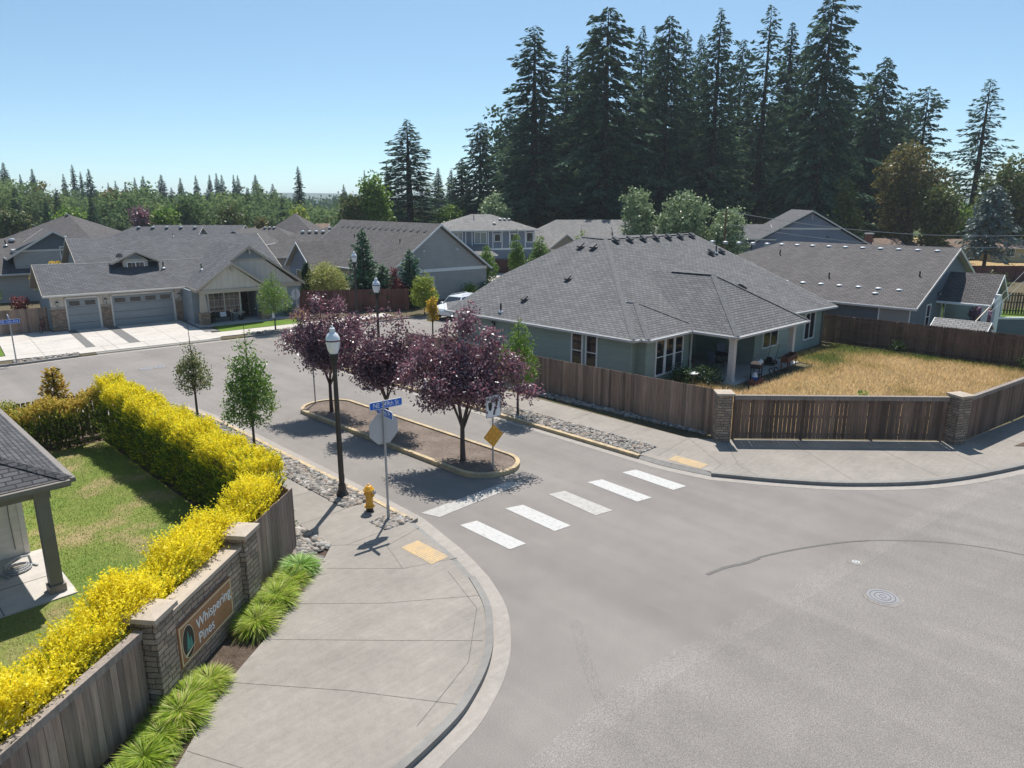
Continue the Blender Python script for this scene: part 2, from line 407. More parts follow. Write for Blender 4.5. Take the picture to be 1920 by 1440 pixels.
M['hedge_green'] = m_leaf('green_gold_hedge_leaves', [(0.0, (0.035, 0.06, 0.018)), (0.4, (0.09, 0.15, 0.03)), (0.65, (0.25, 0.32, 0.05)), (0.85, (0.55, 0.48, 0.07)), (1.0, (0.62, 0.46, 0.10))], 0.5, 0.3, 0.45)
M['gold_conifer'] = m_leaf('golden_conifer_leaves', [(0.0, (0.192, 0.204, 0.024)), (0.5, (0.456, 0.336, 0.036)), (1.0, (0.6, 0.324, 0.048))], 0.5, 0.3, 0.35)
M['sedge'] = m_leaf('grass_clump_blades', [(0.0, (0.16, 0.27, 0.03)), (0.5, (0.34, 0.48, 0.05)), (0.8, (0.50, 0.58, 0.10)), (0.93, (0.60, 0.60, 0.24)), (1.0, (0.60, 0.48, 0.25))], 0.45, 0.3, 0.5)
M['sedge_green'] = m_leaf('striped_grass_blades', [(0.0, (0.097, 0.244, 0.032)), (0.6, (0.227, 0.438, 0.056)), (1.0, (0.583, 0.68, 0.308))], 0.45, 0.35, 0.4)
M['dry_grass'] = m_leaf('dry_grass_blades', [(0.0, (0.13, 0.19, 0.045)), (0.25, (0.27, 0.27, 0.09)), (0.45, (0.58, 0.42, 0.19)), (1.0, (0.82, 0.62, 0.35))], 0.7, 0.2, 0.5)
M['turf'] = m_leaf('turf_blades', [(0.0, (0.092, 0.193, 0.028)), (0.45, (0.193, 0.304, 0.053)), (0.6, (0.324, 0.324, 0.101)), (1.0, (0.587, 0.425, 0.243))], 0.6, 0.2, 0.35)
M['flower'] = m_leaf('pink_flower_petals', [(0.0, (0.05, 0.10, 0.03)), (0.35, (0.30, 0.14, 0.30)), (1.0, (0.58, 0.42, 0.55))], 0.6, 0.2, 0.3)
M['daisy'] = m_leaf('daisy_leaves', [(0.0, (0.03, 0.06, 0.02)), (0.8, (0.07, 0.12, 0.03)), (0.86, (0.65, 0.65, 0.62)), (1.0, (0.75, 0.75, 0.72))], 0.6, 0.2, 0.3)

# ------------------------------------------------------------------ mesh helpers
def uv_metric(me):
    """UV in metres: u along the level, v up the slope of every face"""
    uvl = me.uv_layers.new(name="UVMap")
    for p in me.polygons:
        n = p.normal
        if abs(n.z) > 0.995:
            t = Vector((1, 0, 0)); b = Vector((0, 1, 0))
        else:
            t = Vector((-n.y, n.x, 0)).normalized(); b = n.cross(t)
        for li in p.loop_indices:
            co = me.vertices[me.loops[li].vertex_index].co
            uvl.data[li].uv = (co.dot(t), co.dot(b))

class MB:
    def __init__(s):
        s.v, s.f, s.mi = [], [], []
    def face(s, pts, m=0):
        i = len(s.v); s.v += [tuple(p) for p in pts]; s.f.append(tuple(range(i, i + len(pts)))); s.mi.append(m)
    def box(s, x0, x1, y0, y1, z0, z1, m=0):
        i = len(s.v)
        s.v += [(x0, y0, z0), (x1, y0, z0), (x1, y1, z0), (x0, y1, z0), (x0, y0, z1), (x1, y0, z1), (x1, y1, z1), (x0, y1, z1)]
        s.f += [tuple(i + k for k in q) for q in ((0, 3, 2, 1), (4, 5, 6, 7), (0, 1, 5, 4), (1, 2, 6, 5), (2, 3, 7, 6), (3, 0, 4, 7))]
        s.mi += [m] * 6
    def obox(s, c, ax, ay, az, hx, hy, hz, m=0):
        c, ax, ay, az = Vector(c), Vector(ax), Vector(ay), Vector(az)
        i = len(s.v)
        for sz in (-1, 1):
            for sx, sy in ((-1, -1), (1, -1), (1, 1), (-1, 1)):
                s.v.append(tuple(c + ax * hx * sx + ay * hy * sy + az * hz * sz))
        s.f += [tuple(i + k for k in q) for q in ((0, 3, 2, 1), (4, 5, 6, 7), (0, 1, 5, 4), (1, 2, 6, 5), (2, 3, 7, 6), (3, 0, 4, 7))]
        s.mi += [m] * 6
    def bar(s, p0, p1, w, h, m=0):
        """square bar between two points, h = size towards 'up'"""
        p0, p1 = Vector(p0), Vector(p1)
        d = (p1 - p0); L = d.length; d.normalize()
        up = Vector((0, 0, 1)) if abs(d.z) < 0.95 else Vector((1, 0, 0))
        sx = d.cross(up).normalized(); uu = sx.cross(d)
        s.obox((p0 + p1) / 2, d, sx, uu, L / 2, w / 2, h / 2, m)
    def prism(s, poly, z0, z1, m=0, mside=None, bottom=False):
        a = sum(poly[k][0] * poly[(k + 1) % len(poly)][1] - poly[(k + 1) % len(poly)][0] * poly[k][1] for k in range(len(poly)))
        if a < 0: poly = poly[::-1]
        n = len(poly); i = len(s.v)
        s.v += [(p[0], p[1], z0) for p in poly] + [(p[0], p[1], z1) for p in poly]
        s.f.append(tuple(i + n + k for k in range(n))); s.mi.append(m)
        if bottom:
            s.f.append(tuple(i + n - 1 - k for k in range(n))); s.mi.append(m)
        for k in range(n):
            s.f.append((i + k, i + (k + 1) % n, i + n + (k + 1) % n, i + n + k)); s.mi.append(m if mside is None else mside)
    def extr(s, pts, vec, m=0):
        """flat polygon (any plane) thickened by vec"""
        vec = Vector(vec); n = len(pts); i = len(s.v)
        P = [Vector(p) for p in pts]
        s.v += [tuple(p) for p in P] + [tuple(p + vec) for p in P]
        nn = Vector((0, 0, 0))
        for k in range(n): nn += P[k].cross(P[(k + 1) % n])
        fl = nn.dot(vec) > 0
        a, b = tuple(i + k for k in range(n)), tuple(i + n + k for k in range(n))
        s.f += ([a[::-1], b] if fl else [a, b[::-1]]); s.mi += [m, m]
        for k in range(n):
            q = (i + k, i + (k + 1) % n, i + n + (k + 1) % n, i + n + k)
            s.f.append(q if fl else q[::-1]); s.mi.append(m)
    def tube(s, pts, rad, n=8, m=0, cap=True):
        pts = [Vector(p) for p in pts]
        if not isinstance(rad, (list, tuple)): rad = [rad] * len(pts)
        i = len(s.v); K = len(pts)
        for k, p in enumerate(pts):
            d = (pts[min(k + 1, K - 1)] - pts[max(k - 1, 0)]).normalized()
            up = Vector((0, 0, 1)) if abs(d.z) < 0.9 else Vector((1, 0, 0))
            a = d.cross(up).normalized(); b = d.cross(a)
            for j in range(n):
                t = 2 * math.pi * j / n
                s.v.append(tuple(p + (a * math.cos(t) + b * math.sin(t)) * rad[k]))
        for k in range(K - 1):
            for j in range(n):
                s.f.append((i + k * n + j, i + k * n + (j + 1) % n, i + (k + 1) * n + (j + 1) % n, i + (k + 1) * n + j)); s.mi.append(m)
        if cap:
            s.f.append(tuple(i + j for j in range(n))[::-1]); s.f.append(tuple(i + (K - 1) * n + j for j in range(n))); s.mi += [m, m]
    def lathe(s, prof, c=(0, 0, 0), n=16, m=0, sx=1.0, sy=1.0):
        i = len(s.v)
        for r, z in prof:
            for j in range(n):
                t = 2 * math.pi * j / n
                s.v.append((c[0] + r * sx * math.cos(t), c[1] + r * sy * math.sin(t), c[2] + z))
        K = len(prof)
        for k in range(K - 1):
            for j in range(n):
                s.f.append((i + k * n + j, i + k * n + (j + 1) % n, i + (k + 1) * n + (j + 1) % n, i + (k + 1) * n + j)); s.mi.append(m)
        s.f.append(tuple(i + j for j in range(n))[::-1]); s.f.append(tuple(i + (K - 1) * n + j for j in range(n))); s.mi += [m, m]
    def build(s, name, mats, parent=None, smooth=False, bevel=0):
        me = bpy.data.meshes.new(name)
        me.from_pydata(s.v, [], s.f)
        if not isinstance(mats, (list, tuple)): mats = [mats]
        for mm in mats: me.materials.append(mm)
        me.polygons.foreach_set("material_index", s.mi)
        if smooth: me.polygons.foreach_set("use_smooth", [True] * len(s.f))
        me.update()
        uv_metric(me)
        o = bpy.data.objects.new(name, me)
        COL.objects.link(o)
        if parent: o.parent = parent
        if bevel:
            bm = o.modifiers.new("bevel", 'BEVEL'); bm.width = bevel; bm.segments = 2; bm.limit_method = 'ANGLE'
        if smooth:
            try:
                md = o.modifiers.new("es", 'EDGE_SPLIT'); md.split_angle = R(40)
            except Exception:
                pass
        return o

def tag(o, label, cat, group=None):
    o["label"] = label; o["category"] = cat
    if group: o["group"] = group
    return o

def thing(name, label, cat, loc=(0, 0, 0), rot=0, group=None):
    o = bpy.data.objects.new(name, None); COL.objects.link(o)
    o.location = loc; o.rotation_euler = (0, 0, rot); o.empty_display_size = 0.2
    return tag(o, label, cat, group)

def struct(name, mb, mat, smooth=False):
    o = mb.build(name, mat, None, smooth); o["kind"] = "structure"; return o

def dup(root, loc, rot=None, scale=None, label=None, group=None):
    """copy of a thing with its parts and sub-parts"""
    r = root.copy(); COL.objects.link(r); r.location = loc
    if rot is not None: r.rotation_euler = (0, 0, rot)
    if scale is not None: r.scale = scale if isinstance(scale, tuple) else (scale,) * 3
    if label: r["label"] = label
    if group: r["group"] = group
    for ch in list(root.children):
        c = ch.copy(); COL.objects.link(c); c.parent = r
        for g in ch.children:
            d = g.copy(); COL.objects.link(d); d.parent = c
    return r

def copy_part(o, parent, loc, rot=None):
    c = o.copy(); COL.objects.link(c); c.parent = parent; c.location = loc
    if rot is not None: c.rotation_euler = rot
    return c

def smoothline(pts, n=6):
    out = []
    P = [Vector(p[:2]).to_3d() for p in pts]
    for k in range(len(P) - 1):
        p0, p1, p2, p3 = P[max(k - 1, 0)], P[k], P[k + 1], P[min(k + 2, len(P) - 1)]
        for j in range(n):
            t = j / n
            q = 0.5 * ((2 * p1) + (p2 - p0) * t + (2 * p0 - 5 * p1 + 4 * p2 - p3) * t * t + (3 * p1 - p0 - 3 * p2 + p3) * t ** 3)
            out.append((q.x, q.y))
    out.append((P[-1].x, P[-1].y))
    return out

def offs(line, d):
    """line moved sideways (positive = to its left)"""
    out = []
    for k, p in enumerate(line):
        a = Vector(line[max(k - 1, 0)]); b = Vector(line[min(k + 1, len(line) - 1)])
        t = (b - a).normalized()
        out.append((p[0] - t.y * d, p[1] + t.x * d))
    return out

def strip(mb, line, d0, d1, z0, za, zb, m=0, mside=None):
    """strip between offsets d0 and d1: top height za at d0, zb at d1, down to z0"""
    A, B = offs(line, d0), offs(line, d1)
    n = len(line); i = len(mb.v)
    mb.v += [(p[0], p[1], za) for p in A] + [(p[0], p[1], zb) for p in B] + [(p[0], p[1], z0) for p in A] + [(p[0], p[1], z0) for p in B]
    fl = d1 > d0
    def add(q, mm):
        mb.f.append(tuple(i + k for k in (q if fl else q[::-1]))); mb.mi.append(mm)
    ms = m if mside is None else mside
    for k in range(n - 1):
        add((k, k + 1, n + k + 1, n + k), m)
        add((2 * n + k, 2 * n + k + 1, k + 1, k), ms)
        add((n + k, n + k + 1, 3 * n + k + 1, 3 * n + k), ms)
    add((0, n, 3 * n, 2 * n), ms); add((n - 1, 3 * n - 1, 4 * n - 1, 2 * n - 1), ms)

def cards(name, C, D, N, L, W, tint, mat, parent=None, shape=4):
    """many small leaves as one mesh: centre, long axis, normal, length, width, tint (numpy)"""
    C, D, N = (np.asarray(a, float) for a in (C, D, N))
    n = len(C)
    D = D / (np.linalg.norm(D, axis=1, keepdims=True) + 1e-9)
    S = np.cross(D, N); S /= (np.linalg.norm(S, axis=1, keepdims=True) + 1e-9)
    L = np.broadcast_to(np.asarray(L, float), (n,))[:, None]; W = np.broadcast_to(np.asarray(W, float), (n,))[:, None]
    V = np.empty((n, shape, 3))
    if shape == 4:
        V[:, 0] = C - D * L * 0.5; V[:, 1] = C + S * W * 0.5; V[:, 2] = C + D * L * 0.5; V[:, 3] = C - S * W * 0.5
    else:
        V[:, 0] = C - S * W * 0.5; V[:, 1] = C + S * W * 0.5; V[:, 2] = C + D * L
    me = bpy.data.meshes.new(name)
    me.vertices.add(n * shape); me.vertices.foreach_set("co", V.ravel())
    me.loops.add(n * shape); me.loops.foreach_set("vertex_index", np.arange(n * shape, dtype=np.int32))
    me.polygons.add(n); me.polygons.foreach_set("loop_start", np.arange(0, n * shape, shape, dtype=np.int32))
    me.polygons.foreach_set("loop_total", np.full(n, shape, dtype=np.int32))
    me.materials.append(mat)
    at = me.attributes.new("tint", 'FLOAT', 'FACE')
    at.data.foreach_set("value", np.clip(np.asarray(tint, float), 0, 1).astype(np.float32))
    me.update(calc_edges=True); me.validate()
    o = bpy.data.objects.new(name, me); COL.objects.link(o)
    if parent: o.parent = parent
    return o

def rvec(rng, n):
    v = rng.normal(size=(n, 3)); return v / np.linalg.norm(v, axis=1, keepdims=True)

# ------------------------------------------------------------------ trees
def limb_tree(mb, rng, h_trunk, r0, h_top, spread, n, lean=0.0):
    """tapered trunk with forking limbs"""
    top = (lean, 0, h_trunk)
    mb.tube([(0, 0, -0.05), (lean * 0.3, 0.01, h_trunk * 0.4), top], [r0 * 1.25, r0, r0 * 0.85], 8)
    for k in range(n):
        a = 2 * math.pi * k / n + rng.uniform(-0.3, 0.3)
        s = spread * rng.uniform(0.55, 1.0); zz = h_top * rng.uniform(0.75, 1.0)
        st = h_trunk * rng.uniform(0.8, 1.0)
        p0 = Vector((lean * st / h_trunk, 0, st))
        p1 = p0 + Vector((math.cos(a) * s * 0.35, math.sin(a) * s * 0.35, (zz - st) * 0.4))
        p2 = p0 + Vector((math.cos(a) * s, math.sin(a) * s, zz - st))
        mb.tube([p0, p1, p2], [r0 * 0.55, r0 * 0.38, r0 * 0.1], 5)
        for q in range(2):
            b = a + rng.uniform(-1.2, 1.2)
            p3 = p1 + Vector((math.cos(b) * s * 0.5, math.sin(b) * s * 0.5, (zz - st) * 0.35 * rng.uniform(0.4, 1.2)))
            mb.tube([p1, (p1 + p3) / 2 + Vector((0, 0, 0.05)), p3], [r0 * 0.3, r0 * 0.2, r0 * 0.07], 4)

def crown_pts(rng, lobes, n, clump=14, cr=0.22, shell=0.6):
    """leaf positions clumped inside a set of ellipsoid lobes; returns positions and outward directions"""
    vol = np.array([l[3] * l[4] * l[5] for l in lobes]); vol = vol / vol.sum()
    nc = max(1, n // clump)
    pick = rng.choice(len(lobes), nc, p=vol)
    Lb = np.array(lobes)[pick]
    d = rvec(rng, nc)
    rr = np.where(rng.random(nc) < shell, rng.uniform(0.72, 1.04, nc), rng.uniform(0.15, 0.8, nc))[:, None]
    cc = Lb[:, :3] + d * Lb[:, 3:6] * rr
    idx = np.repeat(np.arange(nc), clump)
    m = len(idx)
    P = cc[idx] + rng.normal(size=(m, 3)) * cr * np.array([1, 1, 0.75])
    return P, d[idx], rng.random(nc)[idx]

def broadleaf(name, label, cat, loc, lobes, n, leaf, mat, seed, trunk=None, group=None, clump=14, cr=0.22, asp=0.6, shell=0.65, up=0.5, tone=0.5, rot=0):
    rng = np.random.default_rng(seed)
    root = thing(name, label, cat, loc, rot, group)
    if trunk:
        mb = MB(); limb_tree(mb, rng, *trunk); mb.build('trunk', M['bark'], root, True)
    P, d, ct = crown_pts(rng, lobes, n, clump, cr, shell)
    m = len(P)
    N = rvec(rng, m) + d * 0.6 + np.array([0, 0, up])
    D = rvec(rng, m) + d * 0.5
    tint = tone + 0.34 * (ct - 0.5) + rng.normal(size=m) * 0.16
    cards('crown', P, D, N, leaf * rng.uniform(0.7, 1.3, m), leaf * asp * rng.uniform(0.7, 1.3, m), tint, mat, root)
    return root

def conifer_mesh(rng, h, r, base, n_whorl, per, dens, card, droop=0.25, power=0.85, ragged=0.25, top_round=0.0):
    Cs, Ds, Ns, Ls, Ts = [], [], [], [], []
    mb = MB()
    mb.tube([(0, 0, -0.3), (0, 0, h * 0.5), (0.0, 0, h * 0.985)], [0.012 * h + 0.12, 0.008 * h + 0.05, 0.02], 7)
    side_gain = {}
    nb = n_whorl * per
    lob = rng.uniform(0, 6.28, 6); lz = rng.uniform(5, 16, 6)
    for w in range(nb):
        t = min(max((w + rng.uniform(-1.5, 1.5)) / nb, 0), 0.995)
        z = h * (base + (1 - base) * t)
        a = w * 2.39996 + rng.uniform(-0.5, 0.5)
        lump = sum(math.sin(k_ * a + lz[k_] * t * 3 + lob[k_]) for k_ in (1, 2, 3)) / 3      # uneven outline
        Rz = r * ((1 - t) ** power) * (0.8 + 0.2 * min(1, t / 0.1)) + 0.10 + top_round * (1 if t > 0.8 else 0)
        L = Rz * (1 + ragged * 0.55 * lump) * rng.uniform(1 - ragged * 1.3, 1.06)
        if rng.random() < 0.06: L *= 1.18
        dr = droop * rng.uniform(0.4, 1.6); lift = 0.30 * t
        m = max(3, int(dens * L / r * 10))
        s = rng.uniform(0.10, 1.0, m) ** 0.7
        x = s * L
        zz = z + lift * x - dr * x * x / max(L, 0.3) + 0.15 * dr * L * np.where(s > 0.8, s - 0.8, 0) * 5
        lat = rng.normal(size=m) * 0.20 * (L * 0.30 + 0.30) * (1.15 - s * 0.8)
        ca, sa = math.cos(a), math.sin(a)
        hang = np.abs(rng.normal(size=m)) * 0.30 * card
        P = np.stack([ca * x - sa * lat, sa * x + ca * lat, zz - hang], 1)
        side = np.sign(lat) * rng.uniform(0.1, 0.9, m)
        D = np.stack([ca - sa * side, sa + ca * side, -dr * 1.0 - 0.25 + rng.normal(size=m) * 0.45], 1)
        N = np.stack([rng.normal(size=m) * 0.7, rng.normal(size=m) * 0.7, np.ones(m) * 0.8], 1)
        Cs.append(P); Ds.append(D); Ns.append(N)
        Ls.append(card * rng.uniform(0.5, 1.2, m) * (0.55 + 0.45 * min(1, L / (0.4 * r))))
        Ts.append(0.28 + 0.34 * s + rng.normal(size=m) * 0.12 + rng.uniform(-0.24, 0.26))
        if L > 1.0 and w % 3 == 0:
            mb.tube([(0, 0, z), (ca * L * 0.75, sa * L * 0.75, z + lift * L * 0.75 - dr * L * 0.56)], [0.05, 0.015], 3, 0, False)
    return mb, [np.concatenate(q) for q in (Cs, Ds, Ns, Ls, Ts)]

def conifer(name, label, loc, seed, h, r, base=0.08, n_whorl=50, per=6, dens=1.0, card=0.9, mat='fir', group=None, cat='tree', asp=0.38, **kw):
    rng = np.random.default_rng(seed)
    root = thing(name, label, cat, loc, 0, group)
    mb, (C, D, N, L, T) = conifer_mesh(rng, h, r, base, n_whorl, per, dens, card, **kw)
    mb.build('trunk', M['fir_bark'], root, False)
    cards('crown', C, D, N, L, L * asp, T, M[mat], root)
    return root

# ------------------------------------------------------------------ fences
def fence(name, label, p0, p1, h, mat, z0=0.12, bw=0.14, gap=0.006, dog=True, rails='front', cap=None, post_every=2.4, seed=1, posts=True, h1=None, rail_side=-1, group=None, base=0.05):
    """board fence from p0 to p1; boards, rails, posts and cap rail are parts. rail_side -1 = right of travel"""
    rng = random.Random(seed)
    p0, p1 = Vector(p0), Vector(p1)
    d = p1 - p0; L = d.length; d.normalize()
    ang = math.atan2(d.y, d.x)
    root = thing(name, label, 'fence', (p0.x, p0.y, 0), ang, group)
    mb = MB(); x = 0.0
    h1 = h if h1 is None else h1
    while x < L - 0.02:
        w = min(bw * rng.uniform(0.94, 1.06), L - x)
        hh = h + (h1 - h) * x / L + rng.uniform(-0.012, 0.012)
        y = rng.uniform(-0.004, 0.004)
        a, b, c = x, x + w, 0.03
        if dog and w > 0.08:
            pts = [(a, y, z0), (b, y, z0), (b, y, hh - c), (b - c, y, hh), (a + c, y, hh), (a, y, hh - c)]
        else:
            pts = [(a, y, z0), (b, y, z0), (b, y, hh), (a, y, hh)]
        mb.extr(pts, (0, 0.018, 0))
        x += w + gap * rng.uniform(0.5, 1.6)
    mb.build('boards', mat, root)
    ry0, ry1 = (-0.042, -0.006) if rail_side < 0 else (0.026, 0.062)
    for z in (0.35, (h + h1) / 4 + 0.12, min(h, h1) - 0.22):
        mb = MB(); mb.obox((L / 2, (ry0 + ry1) / 2, z), (1, 0, 0), (0, 1, 0), (0, 0, 1), L / 2, (ry1 - ry0) / 2, 0.045); mb.build('rail', mat, root)
    if posts:
        n = max(1, round(L / post_every))
        py = -0.10 if rail_side < 0 else 0.12
        src = None
        for k in range(n + 1):
            xx = min(max(0.06, L * k / n), L - 0.06)
            mb = MB(); mb.box(-0.045, 0.045, -0.045, 0.045, base - 0.1, (h + h1) / 2 - 0.02)
            if src is None:
                src = mb.build('post', mat, root); src.location = (xx, py, 0)
            else:
                copy_part(src, root, (xx, py, 0))
    if cap:
        mb = MB()
        mb.extr([(0, -0.08, h + 0.002), (L, -0.08, h1 + 0.002), (L, 0.08, h1 + 0.002), (0, 0.08, h + 0.002)], (0, 0, 0.035))
        mb.extr([(0, -0.046, h - 0.13), (L, -0.046, h1 - 0.13), (L, -0.046, h1), (0, -0.046, h)], (0, 0.03, 0))
        mb.build('cap_rail', cap, root)
    return root

def pillar(name, label, c, ang, half, h, z0=0.03, cap_h=0.07, cap_o=0.06, mat='stone', group=None):
    root = thing(name, label, 'pillar', (c[0], c[1], 0), ang, group)
    mb = MB(); mb.box(-half, half, -half, half, z0, h); mb.build('shaft', M[mat], root)
    mb = MB(); o = half + cap_o
    mb.box(-o, o, -o, o, h + 0.001, h + cap_h)
    mb.face([(-o, -o, h + cap_h), (o, -o, h + cap_h), (0, 0, h + cap_h + 0.05)]); mb.face([(o, -o, h + cap_h), (o, o, h + cap_h), (0, 0, h + cap_h + 0.05)])
    mb.face([(o, o, h + cap_h), (-o, o, h + cap_h), (0, 0, h + cap_h + 0.05)]); mb.face([(-o, o, h + cap_h), (-o, -o, h + cap_h), (0, 0, h + cap_h + 0.05)])
    mb.build('cap_stone', M['cap'], root)
    return root

# ------------------------------------------------------------------ house helpers (all in the house's own axes)
FACE = {'-y': ((1, 0, 0), (0, -1, 0)), '+y': ((-1, 0, 0), (0, 1, 0)), '-x': ((0, -1, 0), (-1, 0, 0)), '+x': ((0, 1, 0), (1, 0, 0))}
def window(parent, c, w, h, face='-y', frame='trim_white', nx=2, ny=1, pane='glass', fw=0.07, grid=None):
    """window centred on the wall surface point c"""
    t, n = (Vector(q) for q in FACE[face]); z = Vector((0, 0, 1)); c = Vector(c)
    mb = MB()
    def b(u, v, hu, hv, d0, d1):
        mb.obox(c + t * u + z * v + n * ((d0 + d1) / 2), t, n, z, hu, (d1 - d0) / 2, hv)
    b(0, h / 2 + fw / 2, w / 2 + fw, fw / 2, -0.03, 0.05); b(0, -h / 2 - fw / 2, w / 2 + fw, fw / 2, -0.03, 0.065)
    b(-w / 2 - fw / 2, 0, fw / 2, h / 2, -0.03, 0.05); b(w / 2 + fw / 2, 0, fw / 2, h / 2, -0.03, 0.05)
    for k in range(1, nx): b(-w / 2 + w * k / nx, 0, 0.03, h / 2, 0.0, 0.035)
    for k in range(1, ny): b(0, -h / 2 + h * k / ny, w / 2, 0.022, 0.0, 0.03)
    if grid:
        gx, gy = grid
        for k in range(1, gx): b(-w / 2 + w * k / gx, 0, 0.007, h / 2, 0.0, 0.022)
        for k in range(1, gy): b(0, -h / 2 + h * k / gy, w / 2, 0.007, 0.0, 0.024)
    f = mb.build('window', M[frame], parent)
    mb = MB()
    mb.obox(c + n * 0.007, t, n, z, w / 2 - 0.001, 0.006, h / 2 - 0.001)
    mb.build('pane', M[pane], f)
    return f

def roof(parent, polys, mat, trim='trim', thick=0.17, gut=None, soffit='soffit'):
    """shingled roof planes with fascia boards along the open edges; gut: list of eave edges with a gutter"""
    mb = MB()
    cnt = {}
    flat = []
    for p in polys:                      # planes that are not quite flat become triangles
        a, b, c = (Vector(q) for q in p[:3]); nrm = (b - a).cross(c - a).normalized()
        if len(p) > 3 and max(abs((Vector(q) - a).dot(nrm)) for q in p[3:]) > 0.004:
            flat += [[p[0], p[k], p[k + 1]] for k in range(1, len(p) - 1)]
        else:
            flat.append(p)
    polys = flat
    for p in polys:
        P = [Vector(q) for q in p]
        nn = Vector((0, 0, 0))
        for k in range(len(P)): nn += P[k].cross(P[(k + 1) % len(P)])
        if nn.z < 0: P = P[::-1]
        mb.face(P)
        for k in range(len(P)):
            a, b = P[k], P[(k + 1) % len(P)]
            key = tuple(sorted((tuple(round(x, 2) for x in a), tuple(round(x, 2) for x in b))))
            cnt.setdefault(key, []).append((a, b))
    o = mb.build('roof', mat, parent)
    fb = MB()
    for key, es in cnt.items():
        if len(es) > 1: continue
        a, b = es[0]
        d = (b - a); hd = Vector((d.x, d.y, 0))
        if hd.length < 0.01: continue
        hd.normalize(); out = Vector((hd.y, -hd.x, 0))      # polygon is counter-clockwise, outside is to the right
        lo = Vector((0, 0, -thick))
        e = out * 0.03
        up = Vector((0, 0, -0.004))
        fb.extr([a + up, b + up, b + lo, a + lo], e)
        if gut and abs(d.z) < 0.05:
            e2 = out * 0.032
            q = [a + e2 + Vector((0, 0, -0.03)), b + e2 + Vector((0, 0, -0.03)), b + e2 + Vector((0, 0, -0.13)), a + e2 + Vector((0, 0, -0.13))]
            fb.extr(q, out * 0.10, 1)
    for p in polys:
        P = [Vector(q) + Vector((0, 0, -thick + 0.01)) for q in p]
        nn = Vector((0, 0, 0))
        for k in range(len(P)): nn += P[k].cross(P[(k + 1) % len(P)])
        if nn.z > 0: P = P[::-1]
        fb.face(P, 2)
    fb.build('fascia', [M[trim], M[gut] if gut else M[trim], M[soffit]], parent)
    return o

def ridge_caps(parent, lines, w=0.14, mat='ridge'):
    """bent cap shingles along each hip and ridge"""
    for a, b in lines:
        mb = MB()
        a, b = Vector(a), Vector(b); d = b - a; L = d.length; d.normalize()
        sx = Vector((d.y, -d.x, 0)).normalized(); n = max(1, int(L / 0.28)); dz = Vector((0, 0, -w * 0.36)); i = 0
        for k in range(n + 1):
            p = a + d * (L * k / n); z = Vector((0, 0, 0.030 + 0.010 * (k % 2)))
            mb.v += [tuple(p + z + sx * w + dz), tuple(p + z), tuple(p + z - sx * w + dz)]
            if k:
                q = 3 * k; mb.f += [(q - 3, q - 2, q + 1, q), (q - 2, q - 1, q + 2, q + 1)]; mb.mi += [0, 0]
        mb.build('ridge_cap', M[mat], parent)

VENT = {}
def vent(parent, p, kind='silver', rot=0.0, s=1.0):
    """low turtle vent standing on a roof"""
    if kind not in VENT:
        mb = MB()
        if kind == 'silver':
            mb.lathe([(0.24, 0.0), (0.24, 0.02), (0.13, 0.03), (0.13, 0.10), (0.23, 0.12), (0.21, 0.17), (0.10, 0.21), (0.02, 0.22)], (0, 0, 0), 12)
            o = mb.build('roof_vent', M['silver'], parent, True)
        elif kind == 'pipe':
            mb.lathe([(0.17, -0.03), (0.16, 0.04), (0.09, 0.10), (0.06, 0.10)], (0, 0, 0), 10, 0)
            mb.lathe([(0.05, 0.0), (0.05, 0.5), (0.03, 0.5)], (0, 0, 0), 8, 1)
            o = mb.build('vent_pipe', [M['silver'], M['black']], parent, False)
        else:
            mb = MB()
            mb.extr([(-0.2, -0.22, -0.08), (0.2, -0.22, -0.08), (0.2, 0.2, 0.12), (-0.2, 0.2, 0.12)], (0, 0, 0.03))
            mb.extr([(-0.15, -0.22, 0.02), (0.15, -0.22, 0.02), (0.15, 0.15, 0.23), (-0.15, 0.15, 0.23)], (0, -0.02, 0.09), 0)
            o = mb.build('roof_vent', M['vent_dark'], parent)
        VENT[kind] = o
        o.location = p; o.rotation_euler = (0, 0, rot); o.scale = (s, s, s)
        return o
    c = copy_part(VENT[kind], parent, p, (0, 0, rot)); c.scale = (s, s, s)
    return c

def gable_roof(x0, x1, y0, y1, ez, pitch, axis='x', ends='gg', oh=0.45, gx=0.35):
    """roof polygons of a simple gable or hip roof over a rectangle; returns polys, ridge ends and ridge height"""
    if axis == 'x':
        a0, a1, b0, b1 = x0, x1, y0 - oh, y1 + oh
    else:
        a0, a1, b0, b1 = y0, y1, x0 - oh, x1 + oh
    hb = (b1 - b0) / 2; bm = (b0 + b1) / 2; rz = ez + pitch * hb
    A0 = a0 - (oh if ends[0] == 'h' else gx); A1 = a1 + (oh if ends[1] == 'h' else gx)
    r0 = A0 + (hb if ends[0] == 'h' else 0); r1 = A1 - (hb if ends[1] == 'h' else 0)
    if r1 < r0: r0 = r1 = (r0 + r1) / 2
    def q(a, b, z): return (a, b, z) if axis == 'x' else (b, a, z)
    polys = [[q(A0, b0, ez), q(A1, b0, ez), q(r1, bm, rz), q(r0, bm, rz)], [q(A1, b1, ez), q(A0, b1, ez), q(r0, bm, rz), q(r1, bm, rz)]]
    if ends[0] == 'h': polys.append([q(A0, b1, ez), q(A0, b0, ez), q(r0, bm, rz)])
    if ends[1] == 'h': polys.append([q(A1, b0, ez), q(A1, b1, ez), q(r1, bm, rz)])
    return polys, (q(r0, bm, rz), q(r1, bm, rz)), rz

